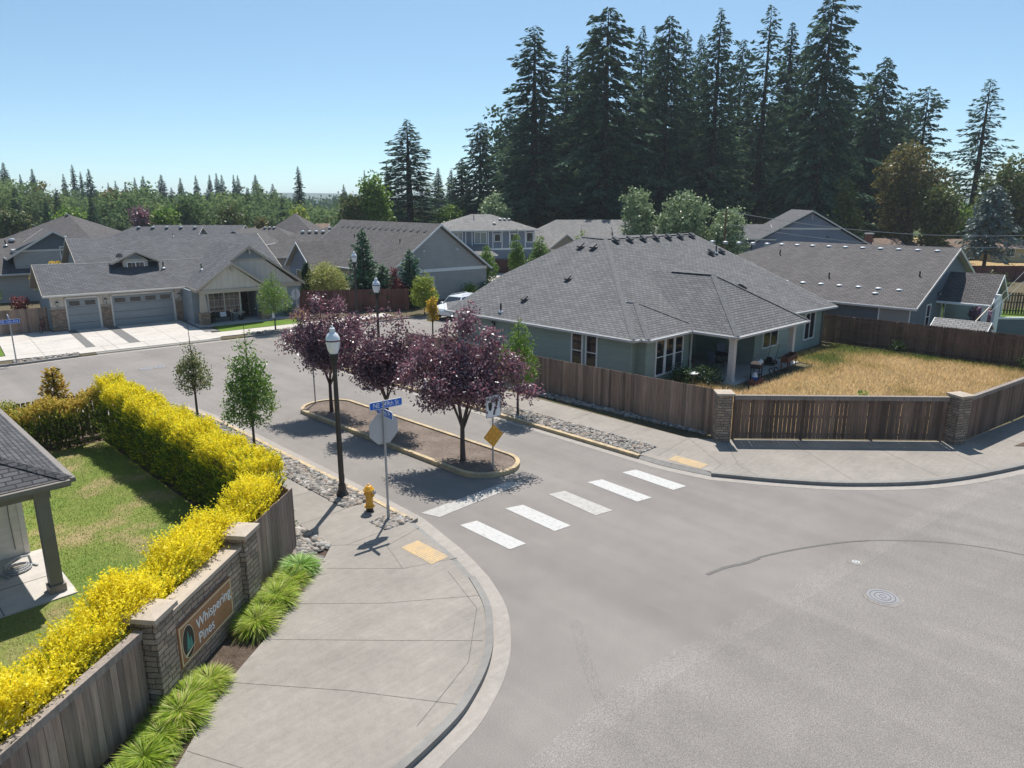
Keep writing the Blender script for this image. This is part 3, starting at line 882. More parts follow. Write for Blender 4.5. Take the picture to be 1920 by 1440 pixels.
def walls(parent, rect, ez, mat, z0=0.0, gables=None, name='wall', inset=0.06):
    """wall block; gables: list of (axis, end coordinate, b0, b1, peak z) triangles flush with the wall"""
    mb = MB(); x0, x1, y0, y1 = rect
    pts = [(x0, y0), (x1, y0), (x1, y1), (x0, y1)]
    for k in range(4):
        a, b = pts[k], pts[(k + 1) % 4]
        mb.face([(a[0], a[1], z0), (b[0], b[1], z0), (b[0], b[1], ez), (a[0], a[1], ez)])
    for ax, e, pz in (gables or []):
        if ax == 'x':
            t = [(e, y0, ez), (e, y1, ez), (e, (y0 + y1) / 2, pz)]
            if e <= x0 + 0.01: t = t[::-1]
        else:
            t = [(x0, e, ez), (x1, e, ez), ((x0 + x1) / 2, e, pz)]
            if e > y0 + 0.01: t = t[::-1]
        mb.face(t)
    return mb.build(name, mat, parent)

def simple_house(name, label, loc, rot, w, d, ez, pitch, axis='x', ends='gg', wall='grey_wall', shingle='shingle_d', trim='trim', cat='house', oh=0.45, group=None, gut='gutter_metal'):
    root = thing(name, label, cat, (loc[0], loc[1], 0.0), rot, group)
    polys, rid, rz = gable_roof(0, w, 0, d, ez, pitch, axis, ends, oh)
    roof(root, polys, M[shingle], trim, gut=gut)
    hb = (d if axis == 'x' else w) / 2
    pz = ez - 0.02 + pitch * hb
    g = []
    if ends[0] == 'g': g.append(('x', 0, pz) if axis == 'x' else ('y', 0, pz))
    if ends[1] == 'g': g.append(('x', w, pz) if axis == 'x' else ('y', d, pz))
    walls(root, (0, w, 0, d), ez - 0.02 + pitch * oh * 0.0, M[wall], 0, g)
    return root, rid, rz

def text(name, s, size, o, xd, yd, mat, parent, ext=0.004, align='CENTER', shear=0, sx=1.0):
    cu = bpy.data.curves.new(name, 'FONT'); cu.body = s; cu.size = size; cu.align_x = align; cu.align_y = 'CENTER'; cu.extrude = ext; cu.shear = shear
    tmp = bpy.data.objects.new(name, cu)
    COL.objects.link(tmp)
    bpy.context.view_layer.update()
    dg = bpy.context.evaluated_depsgraph_get()
    me = bpy.data.meshes.new_from_object(tmp.evaluated_get(dg))
    COL.objects.unlink(tmp); bpy.data.objects.remove(tmp)
    me.materials.clear(); me.materials.append(mat)
    xd, yd = Vector(xd).normalized() * sx, Vector(yd).normalized(); zd = xd.normalized().cross(yd)
    mt = Matrix(((xd.x, yd.x, zd.x, o[0]), (xd.y, yd.y, zd.y, o[1]), (xd.z, yd.z, zd.z, o[2]), (0, 0, 0, 1)))
    me.transform(mt)
    ob = bpy.data.objects.new(name, me); COL.objects.link(ob)
    if parent: ob.parent = parent
    return ob

# ------------------------------------------------------------------ the ground, roads, pavements
mb = MB(); mb.face([(-3000, -3000, -0.06), (3500, -3000, -0.06), (3500, 3500, -0.06), (-3000, 3500, -0.06)])
struct('ground', mb, M['far_ground'])
mb = MB(); mb.face([(-70, -70, 0), (115, -70, 0), (115, 54, 0), (-70, 54, 0)])
struct('road', mb, M['road'])
# newer, coarser asphalt of the main road, with its pale feathered edge
mb = MB()
seam = smoothline([(-40, -2), (-10, 1.2), (1, 4.5), (6.1, 6.1), (6.10, 6.10), (10.2, 6.2), (14.3, 5.65), (18, 5.2), (22.7, 4.6), (27, 3.57), (33, 1.6), (60, -8), (110, -20)], 5)
mb.face([(p[0], p[1], 0.004) for p in seam] + [(110, -69, 0.004), (-40, -69, 0.004)])
struct('road_overlay', mb, M['road2'])
mb = MB(); strip(mb, seam, 0.0, 0.55, 0.0, 0.005, 0.0045); struct('road_seam', mb, M['road3'])

KL = smoothline([(-60, 20), (-30, 12.5), (-12, 9.4), (-3, 8.0), (2, 7.65), (4.5, 7.75), (6.56, 8.1), (7.55, 8.48), (8.4, 9.0), (9.1, 9.65), (9.75, 10.45), (10.3, 11.55)], 6)
KLr = smoothline([(10.3, 11.55), (10.7, 12.8), (10.98, 14.1), (11.22, 15.2)], 4)
KLs = smoothline([(11.22, 15.2), (11.3, 17.8), (11.36, 22), (11.4, 28), (11.2, 31.3)], 6)
KLf = smoothline([(11.2, 31.3), (10.7, 33.1), (9.4, 34.8), (7.5, 35.75), (5, 36.0), (-4, 36.6), (-40, 39)], 6)
KR = smoothline([(90, -5.2), (60, -2.5), (45, 0.1), (34, 2.15), (28.8, 3.75), (25.1, 5.42), (22.85, 7.25), (21.5, 8.95), (20.3, 11.0)], 6)
KRr = smoothline([(20.3, 11.0), (20.0, 12.5), (19.98, 13.7)], 4)
KRs = smoothline([(19.98, 13.7), (20.0, 17), (20.02, 22.5), (20.0, 28.0), (20.0, 33.5)], 6)
KRf = smoothline([(20.0, 33.5), (20.4, 36), (21.6, 37.8), (24, 38.4), (33, 37.9), (60, 36.5), (112, 34)], 6)
KF = smoothline([(-60, 56.2), (-30, 52.2), (-3.5, 48.3), (7.1, 46.85), (11, 46.75), (16.4, 46.2), (23.5, 45.5), (30, 44.9), (45, 43.5), (112, 40)], 5)   # far kerb, travelled left to right
KL_all = KL + KLr[1:] + KLs[1:] + KLf[1:]
KR_all = KR + KRr[1:] + KRs[1:] + KRf[1:]

mb = MB(); mb.prism(offs(KL_all, 0.1) + [(-60, 39)], -0.05, 0.05); struct('left_lot_ground', mb, M['mulch'])
mb = MB(); mb.prism(offs(KR_all, -0.1) + [(112, 34)], -0.05, 0.05); struct('right_lot_ground', mb, M['soil'])
mb = MB(); mb.prism(offs(KF, 0.1) + [(112, 400), (-300, 400), (-300, 60)], -0.05, 0.05); struct('far_lot_ground', mb, M['soil'])

mb = MB()
strip(mb, KL + KLr[1:] + KLs[1:], -0.36, 0.0, -0.02, 0.006, 0.012)
strip(mb, KR + KRr[1:] + KRs[1:], 0.32, 0.0, -0.02, 0.006, 0.012)
strip(mb, KF, -0.32, 0.0, -0.02, 0.006, 0.012); strip(mb, KLf, -0.3, 0, -0.02, 0.006, 0.012); strip(mb, KRf, 0.3, 0, -0.02, 0.006, 0.012)
struct('gutter', mb, M['gutter'])
mb = MB()
strip(mb, KL, 0.0, 0.16, -0.02, 0.125, 0.13); strip(mb, KLr, 0.0, 0.21, -0.02, 0.025, 0.106)
strip(mb, KR, 0.0, -0.16, -0.02, 0.125, 0.13); strip(mb, KRr, 0.0, -0.21, -0.02, 0.025, 0.106)
strip(mb, KLf, 0.0, 0.16, -0.02, 0.125, 0.13); strip(mb, KRf, 0.0, -0.16, -0.02, 0.125, 0.13)
kf_a = [p for p in KF if p[0] < 11.2]; kf_b = [p for p in KF if 11.2 <= p[0] <= 19.5]; kf_c = [p for p in KF if p[0] > 19.5]
strip(mb, kf_a, 0.0, 0.16, -0.02, 0.125, 0.13); strip(mb, kf_b, 0.0, 0.5, -0.02, 0.015, 0.09); strip(mb, kf_c, 0.0, 0.16, -0.02, 0.125, 0.13)
struct('kerb', mb, M['kerb'])
mb = MB(); strip(mb, KLs, 0.0, 0.16, -0.02, 0.12, 0.13); strip(mb, KRs, 0.0, -0.16, -0.02, 0.13, 0.14)
struct('yellow_kerb', mb, M['kerb_yellow'])

WT = 0.108   # sidewalk top
mb = MB()
inner = [(-60, 22.6), (-30, 15.1), (-12, 11.7), (-3, 9.6), (1.0, 9.3), (2.97, 10.5), (3.6, 11.15), (4.45, 11.95), (5.81, 12.9), (7.94, 14.62), (8.72, 15.4), (8.75, 16.5)]
hy_out = [(11.34, 15.12), (10.22, 15.12), (10.22, 15.9), (11.16, 15.9), (11.18, 17.05), (10.22, 17.15), (10.2, 22), (10.1, 30.3), (11.0, 31.2)]
mb.prism(offs(KL, 0.155) + offs(KLr, 0.2)[1:-1] + hy_out + offs(KLf, 0.155)[1:] + [(-40, 37.4), (-4, 35.0), (5, 34.4), (7.6, 33.6), (8.75, 31.5)] + inner[::-1], -0.02, WT)
struct('sidewalk_left', mb, M['walk'])
mb = MB()
mb.prism(offs(KR, -0.155) + offs(KRr, -0.2)[1:-1] + [(20.13, 13.75), (21.3, 13.75), (21.34, 20.8), (21.36, 33), (21.0, 35)] + offs(KRf, -0.155)[5:] + [(112, 32.4), (60, 34.8), (33, 36.2), (24.3, 36.7), (23.05, 35.5), (23.03, 21.6), (22.98, 13.6), (23.4, 12.9), (29.8, 6.1), (35, 5.1), (45, 3.4), (60, 0.7), (90, -2.5)], -0.02, WT)
struct('sidewalk_right', mb, M['walk'])
# contraction joints
JL = [((9.0, 15.12), (10.22, 15.12)), ((9.52, 14.65), (8.7, 15.4)), ((9.72, 14.33), (10.97, 14.6)), ((9.72, 14.33), (9.3, 13.08)), ((9.3, 13.08), (7.85, 14.55)), ((9.3, 13.08), (10.6, 12.55)),
      ((6.64, 13.5), (8.07, 12.11)), ((8.07, 12.11), (9.85, 10.8)), ((5.55, 12.7), (7.3, 10.9)), ((7.3, 10.9), (8.67, 9.52)), ((4.44, 11.9), (5.9, 10.1)), ((5.9, 10.1), (7.07, 8.41)),
      ((3.2, 10.7), (4.5, 8.0)), ((8.75, 17.1), (10.2, 17.1)), ((8.75, 19.0), (10.2, 19.0)), ((8.75, 21.0), (10.2, 21.0)), ((8.75, 23.0), (10.2, 23.0)), ((8.75, 25), (10.15, 25)), ((8.75, 27), (10.15, 27)), ((8.75, 29), (10.1, 29)),
      ((9.4, 10.5), (8.0, 9.2)), ((8.0, 9.2), (6.2, 8.5)), ((10.0, 12.2), (9.4, 10.5))]
JR = [((20.45, 13.2), (22.98, 13.5)), ((20.5, 12.6), (21.6, 12.9)), ((22.98, 13.5), (21.3, 11.2)), ((21.3, 11.2), (20.7, 11.1)), ((23.72, 12.4), (21.6, 10.7)), ((21.6, 10.7), (21.2, 9.8)), ((25.3, 10.6), (23.0, 7.46)),
      ((27.2, 8.6), (25.31, 5.61)), ((28.9, 6.8), (27.23, 4.6)), ((31.5, 5.6), (30.9, 3.4)), ((21.36, 16), (23.0, 16)), ((21.36, 18.2), (23.0, 18.2)), ((21.36, 20.4), (23.0, 20.4)), ((21.36, 22.6), (23.0, 22.6)), ((21.36, 25), (23, 25)), ((21.36, 27.4), (23, 27.4))]
mb = MB()
for a, b in JL + JR:
    strip(mb, [a, b], -0.008, 0.008, WT - 0.01, WT + 0.002, WT + 0.002)
struct('sidewalk_joints', mb, M['joint'])
mb = MB()
for x0, x1, y0, y1 in ((9.93, 10.48, 12.75, 14.0), (20.42, 20.98, 11.5, 12.75), (8.4, 9.6, 33.6, 34.25)):
    mb.box(x0, x1, y0, y1, WT - 0.02, WT + 0.006)
    for i in range(int((x1 - x0) / 0.075)):
        for j in range(int((y1 - y0) / 0.075)):
            cx, cy = x0 + 0.05 + i * 0.075, y0 + 0.05 + j * 0.075
            mb.box(cx - 0.014, cx + 0.014, cy - 0.014, cy + 0.014, WT + 0.006, WT + 0.011)
struct('tactile_paving', mb, M['tactile'])
# crosswalk bars and stop line
BARS = [[(12.02, 14.09), (12.55, 13.97), (12.53, 12.0), (11.99, 12.07)], [(13.71, 14.0), (14.27, 13.8), (14.2, 11.87), (13.62, 11.95)], [(15.40, 13.8), (15.96, 13.62), (15.85, 11.66), (15.22, 11.8)],
        [(17.02, 13.58), (17.55, 13.38), (17.45, 11.38), (16.88, 11.52)], [(18.52, 13.3), (19.06, 13.12), (19.0, 11.13), (18.43, 11.25)]]
for k, q in enumerate(BARS):
    mb = MB(); mb.face([(p[0], p[1], 0.0085) for p in q]); struct('crosswalk_bar', mb, M['paint_worn'] if k == 2 else M['paint'])
mb = MB(); mb.face([(11.75, 15.5, 0.0085), (15.2, 15.45, 0.0085), (15.55, 14.98, 0.0085), (11.95, 14.9, 0.0085)]); struct('stop_line', mb, M['paint_worn'])
# tar-sealed cracks and patches on the road
mb = MB()
tarl = smoothline([(14.48, 7.76), (15.1, 7.62), (15.72, 7.36), (16.3, 7.2), (17.37, 6.72), (18.79, 5.89), (19.84, 4.9), (20.62, 3.84), (21.12, 2.51), (21.5, 0.5)], 5)
half = len(tarl) // 3
strip(mb, tarl[:half], -0.05, 0.045, 0.0, 0.0075, 0.0075); strip(mb, [(p[0], p[1] + 0.03) for p in tarl[half - 1:]], -0.03, 0.035, 0.0, 0.0065, 0.0065)
struct('tar_seal', mb, M['tar'])
mb = MB(); strip(mb, smoothline([(10.7, 8.75), (9.7, 7.6), (8.9, 6.5)], 4), -0.12, 0.12, 0.0, 0.0042, 0.0042); struct('road_patch', mb, M['road2'])

# planted island between the lanes
ring = [(15.7 + 1.24 * math.cos(t), 26.9 + 1.2 * math.sin(t)) for t in [math.pi * k / 24 for k in range(25)]]
ring += [(15.7 + 1.24 * math.cos(t), 17.05 + 1.2 * math.sin(t)) for t in [math.pi + math.pi * k / 24 for k in range(25)]]
ring = [(p[0] - 0.012 * (p[1] - 20), p[1]) for p in ring]
loop = ring + [ring[0]]
a_ = sum(loop[k][0] * loop[k + 1][1] - loop[k + 1][0] * loop[k][1] for k in range(len(loop) - 1))
if a_ < 0: loop = loop[::-1]
dense = []
for k in range(len(loop) - 1):
    p, q = Vector(loop[k]), Vector(loop[k + 1]); n_ = max(1, int((q - p).length / 0.6))
    dense += [tuple(p.lerp(q, j / n_)) for j in range(n_)]
dense.append(dense[0])
mb = MB(); strip(mb, dense, 0.02, 0.17, -0.02, 0.145, 0.15); struct('island_kerb', mb, M['kerb_yellow'])
mb = MB(); mb.prism(offs(dense, 0.17)[:-1], 0.0, 0.10); struct('island_bed', mb, M['island_soil'])

# manhole covers
def cover(label, c, r, rings, c1, c2):
    root = thing('manhole_cover', label, 'manhole cover', (c[0], c[1], 0))
    mb = MB(); mb.lathe([(r + 0.1, -0.01), (r + 0.1, 0.0085), (r, 0.0095)], (0, 0, 0), 28); mb.build('collar', M[c1], root)
    mb = MB(); mb.lathe([(r - 0.01, 0.0), (r - 0.01, 0.013), (0.001, 0.013)], (0, 0, 0), 28)
    for q in range(rings):
        rr = r * (q + 0.7) / (rings + 0.4)
        strip(mb, [(math.cos(t) * rr, math.sin(t) * rr) for t in [2 * math.pi * k / 28 for k in range(29)]], -0.010, 0.010, 0.012, 0.0155, 0.0155, 1)
    mb.build('lid', [M[c2], M['tar']], root)
M['lid'] = m_plain('cast_iron_lid', (0.22, 0.22, 0.235), 0.5, 0.4, 0.12, 9)
M['lid_white'] = m_plain('pale_valve_lid', (0.48, 0.48, 0.47), 0.6, 0.3, 0.1, 9)
cover('round ringed iron manhole cover in the wide road near the frame edge', (16.43, 4.38), 0.34, 3, 'road3', 'lid')
cover('small pale valve cover in the road beyond the ringed manhole', (17.69, 5.43), 0.10, 1, 'road3', 'lid_white')
cover('round manhole cover on the cross street nearer the driveway, left of its neighbour', (12.75, 40.9), 0.33, 1, 'road3', 'lid')
cover('round manhole cover on the cross street, right of its neighbour', (13.41, 40.8), 0.30, 1, 'road3', 'lid')

# river stones
def stones(name, poly_boxes, n, smin, smax, seed, z=0.05):
    rng = np.random.default_rng(seed)
    t = (1 + 5 ** 0.5) / 2
    iv = np.array([(-1, t, 0), (1, t, 0), (-1, -t, 0), (1, -t, 0), (0, -1, t), (0, 1, t), (0, -1, -t), (0, 1, -t), (t, 0, -1), (t, 0, 1), (-t, 0, -1), (-t, 0, 1)], float)
    iv /= np.linalg.norm(iv[0])
    fi = np.array([(0, 11, 5), (0, 5, 1), (0, 1, 7), (0, 7, 10), (0, 10, 11), (1, 5, 9), (5, 11, 4), (11, 10, 2), (10, 7, 6), (7, 1, 8), (3, 9, 4), (3, 4, 2), (3, 2, 6), (3, 6, 8), (3, 8, 9), (4, 9, 5), (2, 4, 11), (6, 2, 10), (8, 6, 7), (9, 8, 1)])
    ar = np.array([abs((b[1][0] - b[0][0]) * b[2]) for b in poly_boxes], float); ar /= ar.sum()
    pick = rng.choice(len(poly_boxes), n, p=ar)
    u, w = rng.random(n), rng.random(n)
    P = np.empty((n, 3))
    for k, b in enumerate(poly_boxes):        # quads: (a0,a1,...) a strip from p to q with a width along x
        mk = pick == k
        p, q = np.array(b[0]), np.array(b[1])
        ii = np.where(mk)[0]
        if b[3] == 'y':                       # p, q opposite corners
            P[ii, 0] = p[0] + (q[0] - p[0]) * u[ii]; P[ii, 1] = p[1] + (q[1] - p[1]) * w[ii]
        else:                                 # taper: width shrinks to zero at q's y
            f = w[ii]; P[ii, 1] = p[1] + (q[1] - p[1]) * f
            P[ii, 0] = q[0] - (q[0] - p[0]) * u[ii] * (1 - f * 0.85)
    P[:, 2] = z + rng.uniform(0, 0.03, n)
    s = rng.uniform(smin, smax, n) * rng.choice([0.7, 1, 1, 1.5], n)
    sc3 = np.stack([s, s * rng.uniform(0.6, 1, n), s * rng.uniform(0.45, 0.75, n)], 1)
    V = iv[None] * (1 + rng.normal(size=(n, 12, 1)) * 0.09) * sc3[:, None]
    a = rng.uniform(0, 6.28, n); ca, sa = np.cos(a)[:, None], np.sin(a)[:, None]
    V = np.stack([V[:, :, 0] * ca - V[:, :, 1] * sa, V[:, :, 0] * sa + V[:, :, 1] * ca, V[:, :, 2]], 2) + P[:, None]
    F = (fi[None] + 12 * np.arange(n)[:, None, None]).reshape(-1)
    me = bpy.data.meshes.new(name)
    me.vertices.add(n * 12); me.vertices.foreach_set("co", V.ravel())
    me.loops.add(len(F)); me.loops.foreach_set("vertex_index", F.astype(np.int32))
    m = len(F) // 3
    me.polygons.add(m); me.polygons.foreach_set("loop_start", np.arange(0, 3 * m, 3, dtype=np.int32)); me.polygons.foreach_set("loop_total", np.full(m, 3, dtype=np.int32))
    me.polygons.foreach_set("use_smooth", np.ones(m, dtype=bool))
    me.materials.append(M['rock']); me.update(calc_edges=True)
    o = bpy.data.objects.new(name, me); COL.objects.link(o); o["kind"] = "stuff"
    return o
stones('river_stones_left_verge', [((10.25, 17.15), (11.2, 30.3), 13, 'y'), ((10.25, 15.15), (11.15, 15.88), 1, 'y')], 6500, 0.035, 0.085, 3, 0.075)
stones('river_stones_left_bed', [((7.75, 15.35), (8.7, 30), 14, 'y'), ((7.4, 14.75), (8.2, 15.35), .7, 'y')], 3600, 0.05, 0.11, 4, 0.07)
stones('river_stones_right_verge', [((20.22, 13.8), (21.32, 33), 18, 'y')], 7000, 0.035, 0.085, 5, 0.075)
stones('river_stones_right_bed', [((23.06, 33), (24.1, 13.4), 18, 't')], 5500, 0.05, 0.11, 6, 0.08)
stones('river_stones_far_verge', [((7.9, 47.0), (11.2, 47.75), 2, 'y'), ((21, 46.1), (26, 46.8), 4, 'y')], 900, 0.05, 0.11, 7, 0.08)

# left lawn and its blades
mb = MB(); mb.prism([(-14, 11), (-1.2, 10.2), (1.0, 11.9), (3.1, 13.7), (6.1, 16.0), (7.2, 16.9), (7.2, 28.9), (-2, 29.6), (-14, 29.6)], 0.0, 0.085); struct('left_lawn', mb, M['lawn'])
def blades(name, n, region, hmin, hmax, w, mat, seed, tintfn, z=0.08, lean=0.35):
    rng = np.random.default_rng(seed)
    P = region(rng, n); n = len(P)
    C = np.column_stack([P, np.full(n, z)])
    D = np.stack([rng.normal(size=n) * lean, rng.normal(size=n) * lean, np.ones(n)], 1)
    N = rvec(rng, n); N[:, 2] *= 0.2
    o = cards(name, C, D, N, rng.uniform(hmin, hmax, n), w, tintfn(P, rng), M[mat], None, 3)
    o["kind"] = "stuff"; return o
def patchy(P, rng, s=1.0, seed=0):
    """smooth random field 0..1 over the plane"""
    r = np.random.default_rng(seed); v = np.zeros(len(P))
    for k in range(9):
        f = s * (0.35 + 0.28 * k); a = r.uniform(0, 6.28); ph = r.uniform(0, 6.28)
        v += np.sin(f * (P[:, 0] * math.cos(a) + P[:, 1] * math.sin(a)) + ph) / (1 + 0.25 * k)
    return 0.5 + 0.5 * v / 2.6
def reg_lawn(rng, n):
    P = np.column_stack([rng.uniform(-1.0, 7.2, n), rng.uniform(10.8, 28.9, n)])
    k = (P[:, 1] > 10.6 + 0.83 * (P[:, 0] - 0)) & ~((P[:, 0] < 3.3) & (P[:, 1] > 17.3) & (P[:, 1] < 20.6))
    return P[k]
blades('lawn_grass', 90000, reg_lawn, 0.025, 0.06, 0.016, 'turf', 11, lambda P, r: 0.08 + 0.62 * patchy(P, r, 0.9, 5) + 0.30 * np.clip((19.5 - P[:, 1]) / 4, 0, 1) * (0.4 + 1.2 * patchy(P, r, 1.6, 6)) + r.normal(size=len(P)) * 0.1)

# dry uncut yard behind the corner fence
def in_poly(P, poly):
    c = np.zeros(len(P), bool); j = len(poly) - 1
    for i in range(len(poly)):
        xi, yi = poly[i]; xj, yj = poly[j]
        t = ((yi > P[:, 1]) != (yj > P[:, 1])) & (P[:, 0] < (xj - xi) * (P[:, 1] - yi) / (yj - yi + 1e-12) + xi)
        c ^= t; j = i
    return c
YARD = [(24.3, 18.0), (24.2, 12.9), (30.0, 6.6), (34.8, 5.7), (46.0, 4.3), (45.8, 16.9), (39.2, 17.5), (39.0, 15.4), (31.5, 15.4), (31.2, 18.9), (28.4, 19.1)]
def reg_yard(rng, n):
    P = np.column_stack([rng.uniform(24, 46, n), rng.uniform(4.2, 19, n)]); return P[in_poly(P, YARD)]
def yard_tint(P, r):
    green = np.clip(1 - np.minimum(np.abs(P[:, 1] - 16.2) / 2.6, np.abs(P[:, 0] - 45.6) / 1.6), 0, 1) * (P[:, 0] > 36)
    return 0.78 - 0.66 * green * (0.5 + 0.8 * patchy(P, r, 1.2, 8)) - 0.34 * np.clip(patchy(P, r, 0.8, 9) - 0.55, 0, 1) * 2 - 0.2 * np.clip(patchy(P, r, 2.5, 19) - 0.55, 0, 1) * 2 + r.normal(size=len(P)) * 0.13
mb = MB(); mb.prism(YARD, 0.0, 0.07); struct('yard_soil', mb, M['soil'])
blades('dry_yard_grass', 130000, reg_yard, 0.08, 0.30, 0.03, 'dry_grass', 12, yard_tint, 0.06, 0.4)
# brown strip of bare planting bed on the far right pavement edge
mb = MB(); mb.prism([(30.6, 4.55), (33.6, 3.9), (45, 1.9), (60, -0.9), (60, -1.6), (45, 0.9), (34, 2.75), (31.5, 3.5)], 0.0, WT + 0.012); struct('bare_soil_strip', mb, M['mulch'])

# ------------------------------------------------------------------ houses
def lantern(parent, c, face, s=1.0):
    t, n = (Vector(q) for q in FACE[face]); c = Vector(c)
    mb = MB()
    mb.obox(c + n * 0.02, t, n, (0, 0, 1), 0.05 * s, 0.02, 0.09 * s)
    p = c + n * 0.13 * s
    mb.bar(c + n * 0.03 + Vector((0, 0, 0.06 * s)), p + Vector((0, 0, 0.14 * s)), 0.02, 0.02)
    mb.lathe([(0.02, 0.16 * s), (0.09 * s, 0.10 * s), (0.095 * s, 0.09 * s)], p, 8, 0)
    mb.lathe([(0.07 * s, 0.09 * s), (0.055 * s, -0.09 * s)], p, 8, 1)
    mb.lathe([(0.06 * s, -0.09 * s), (0.05 * s, -0.12 * s), (0.015, -0.14 * s)], p, 8, 0)
    return mb.build('wall_lantern', [M['black'], M['glass_pale']], parent)

def downspout(parent, x, y, z0, z1, mat='trim'):
    mb = MB(); mb.box(x - 0.035, x + 0.035, y - 0.035, y + 0.035, z0, z1); mb.build('downspout', M[mat], parent)

# --- corner house with the hipped roof, right of the island (own axes = world axes)
hb = thing('corner_house', 'grey green house with wide hipped grey roof and covered patio behind the corner fence', 'house', (28, 19.8, 0))
ox, oy = 28.0, 19.8
def o3(p): return (p[0] - ox, p[1] - oy, p[2])
A_ = (27.5, 19.4, 2.5); Rl = (35.85, 27.7, 6.6); Rr = (45.9, 27.7, 6.62); Ef = (46.0, 17.2, 2.5)
back_l = (35.95, 29.6, 6.66); silk = (31.2, 32.2, 4.35); tip = (27.5, 33.0, 2.52)
polys = [[A_, Rl, back_l, silk, tip], [A_, Ef, Rr, Rl], [back_l, Rl, Rr, (45.9, 29.6, 6.0)],
         [back_l, (45.9, 29.6, 6.0), (46.0, 35.5, 2.6), (33, 35.5, 2.6)], [silk, back_l, (33, 35.5, 2.6)], [tip, silk, (33, 35.5, 2.6), (29.5, 35.5, 2.52)]]
# wings: the bay's hip and the patio's hip run into the main slope
bay = [[(28.0, 18.9, 2.5), (32.75, 18.85, 2.5), (30.38, 21.4, 3.82)], [(28.0, 18.9, 2.5), (30.38, 21.4, 3.82), (30.3, 22.6, 3.96), (28.0, 19.95, 2.5)], [(32.75, 18.85, 2.5), (32.75, 22.5, 2.5), (30.38, 24.0, 3.82), (30.38, 21.4, 3.82)]]
bay[1] = [(28.0, 18.9, 2.5), (30.38, 21.4, 3.82), (30.38, 23.5, 3.82), (28.0, 20.4, 2.5)]
pat = [[(31.75, 16.35, 2.5), (39.15, 16.05, 2.5), (35.5, 20.0, 4.98)], [(31.75, 16.35, 2.5), (35.5, 20.0, 4.98), (35.5, 26.0, 4.98), (31.75, 20.2, 2.5)], [(39.15, 16.05, 2.5), (39.15, 21.0, 2.5), (35.5, 26.0, 4.98), (35.5, 20.0, 4.98)]]
for pl in (polys, bay, pat):
    roof(hb, [[o3(p) for p in q] for q in pl], M['shingle_b'], 'trim', gut='gutter_metal')
ridge_caps(hb, [(o3(A_), o3(Rl)), (o3(Rl), o3(Rr)), (o3(Rl), o3(back_l)), (o3((28.0, 18.9, 2.5)), o3((30.38, 21.4, 3.82))), (o3((32.75, 18.85, 2.5)), o3((30.38, 21.4, 3.82))),
                (o3((31.75, 16.35, 2.5)), o3((35.5, 20.0, 4.98))), (o3((39.15, 16.05, 2.5)), o3((35.5, 20.0, 4.98))), (o3((35.5, 20.0, 4.98)), o3((35.5, 22.6, 4.98))), (o3((30.38, 21.4, 3.82)), o3((30.38, 21.9, 3.82)))])
mb = MB()
out = [(27.98, 19.85), (28.45, 19.85), (28.45, 19.3), (32.3, 19.3), (32.3, 21.2), (36.4, 21.2), (36.4, 17.75), (45.4, 17.75), (45.4, 35.0), (30, 35.0), (30.0, 32.6), (27.98, 32.6)]
ol = [(x - ox, y - oy) for x, y in out]
mb.prism(ol, 0.0, 2.44)
mb.face([o3((45.42, 17.75, 2.44)), o3((45.42, 35.0, 2.44)), o3((45.42, 29.6, 5.7)), o3((45.42, 27.7, 6.3))])
mb.build('wall', M['green_wall'], hb)
for x, y in ((27.96, 19.83), (28.43, 19.28), (36.4, 17.73), (45.4, 17.73)):      # corner boards
    mb = MB(); mb.box(x - ox - 0.05, x - ox + 0.06, y - oy - 0.05, y - oy + 0.06, 0.0, 2.38); mb.build('corner_board', M['green_wall'], hb)
for yy in (22.55, 23.5):
    window(hb, o3((27.98, yy - 0.28, 1.38)), 0.62, 1.72, '-x', 'trim_white', 1, 2, fw=0.08)
for xx in (29.62, 30.46, 31.3):
    window(hb, o3((xx, 19.3, 1.36)), 0.66, 1.75, '-y', 'trim_white', 1, 2, fw=0.08)
window(hb, o3((38.3, 17.75, 1.55)), 1.75, 1.25, '-y', 'trim_white', 2)
window(hb, o3((43.5, 17.75, 1.45)), 1.35, 1.55, '-y', 'trim_white', 2)
window(hb, o3((33.9, 21.2, 1.2)), 1.8, 1.9, '-y', 'trim_white', 2)
mb = MB(); mb.box(36.1 - ox, 36.39 - ox, 0, 1, 0, 0.1); 
for k, (x, y) in enumerate(((32.15, 16.75), (38.25, 16.5))):
    mb = MB(); mb.box(x - ox - 0.14, x - ox + 0.14, y - oy - 0.14, y - oy + 0.14, 0.1, 2.4); mb.box(x - ox - 0.17, x - ox + 0.17, y - oy - 0.17, y - oy + 0.17, 2.2, 2.42); mb.box(x - ox - 0.17, x - ox + 0.17, y - oy - 0.17, y - oy + 0.17, 0.1, 0.25)
    mb.build('porch_post', M['trim'], hb)
mb = MB(); mb.box(31.6 - ox, 39.0 - ox, 16.3 - oy, 21.2 - oy, 0.02, 0.12); mb.build('patio_slab', M['patio'], hb)
lantern(hb, o3((27.98, 29.4, 2.0)), '-x', 1.2)
lantern(hb, o3((36.4, 19.4, 1.95)), '-x', 1.0)
downspout(hb, 45.3 - ox, 17.66 - oy, 0.05, 2.42, 'near_trim'); downspout(hb, 32.36 - ox, 19.2 - oy, 0.05, 2.4, 'trim')
mb = MB()          # hose bib and meter boxes on the street side
mb.box(-0.10, -0.02, 8.4, 8.65, 0.9, 1.25); mb.build('meter_box', M['trim'], hb)
mb = MB(); P5 = [(0, 0), (0.22, 0), (0.22, 0.2), (0.29, 0.2), (0.11, 0.36), (-0.07, 0.2), (0, 0.2)]
mb.extr([(32.9 - ox + p[0], 21.17 - oy, 1.75 + p[1]) for p in P5], (0, -0.03, 0))
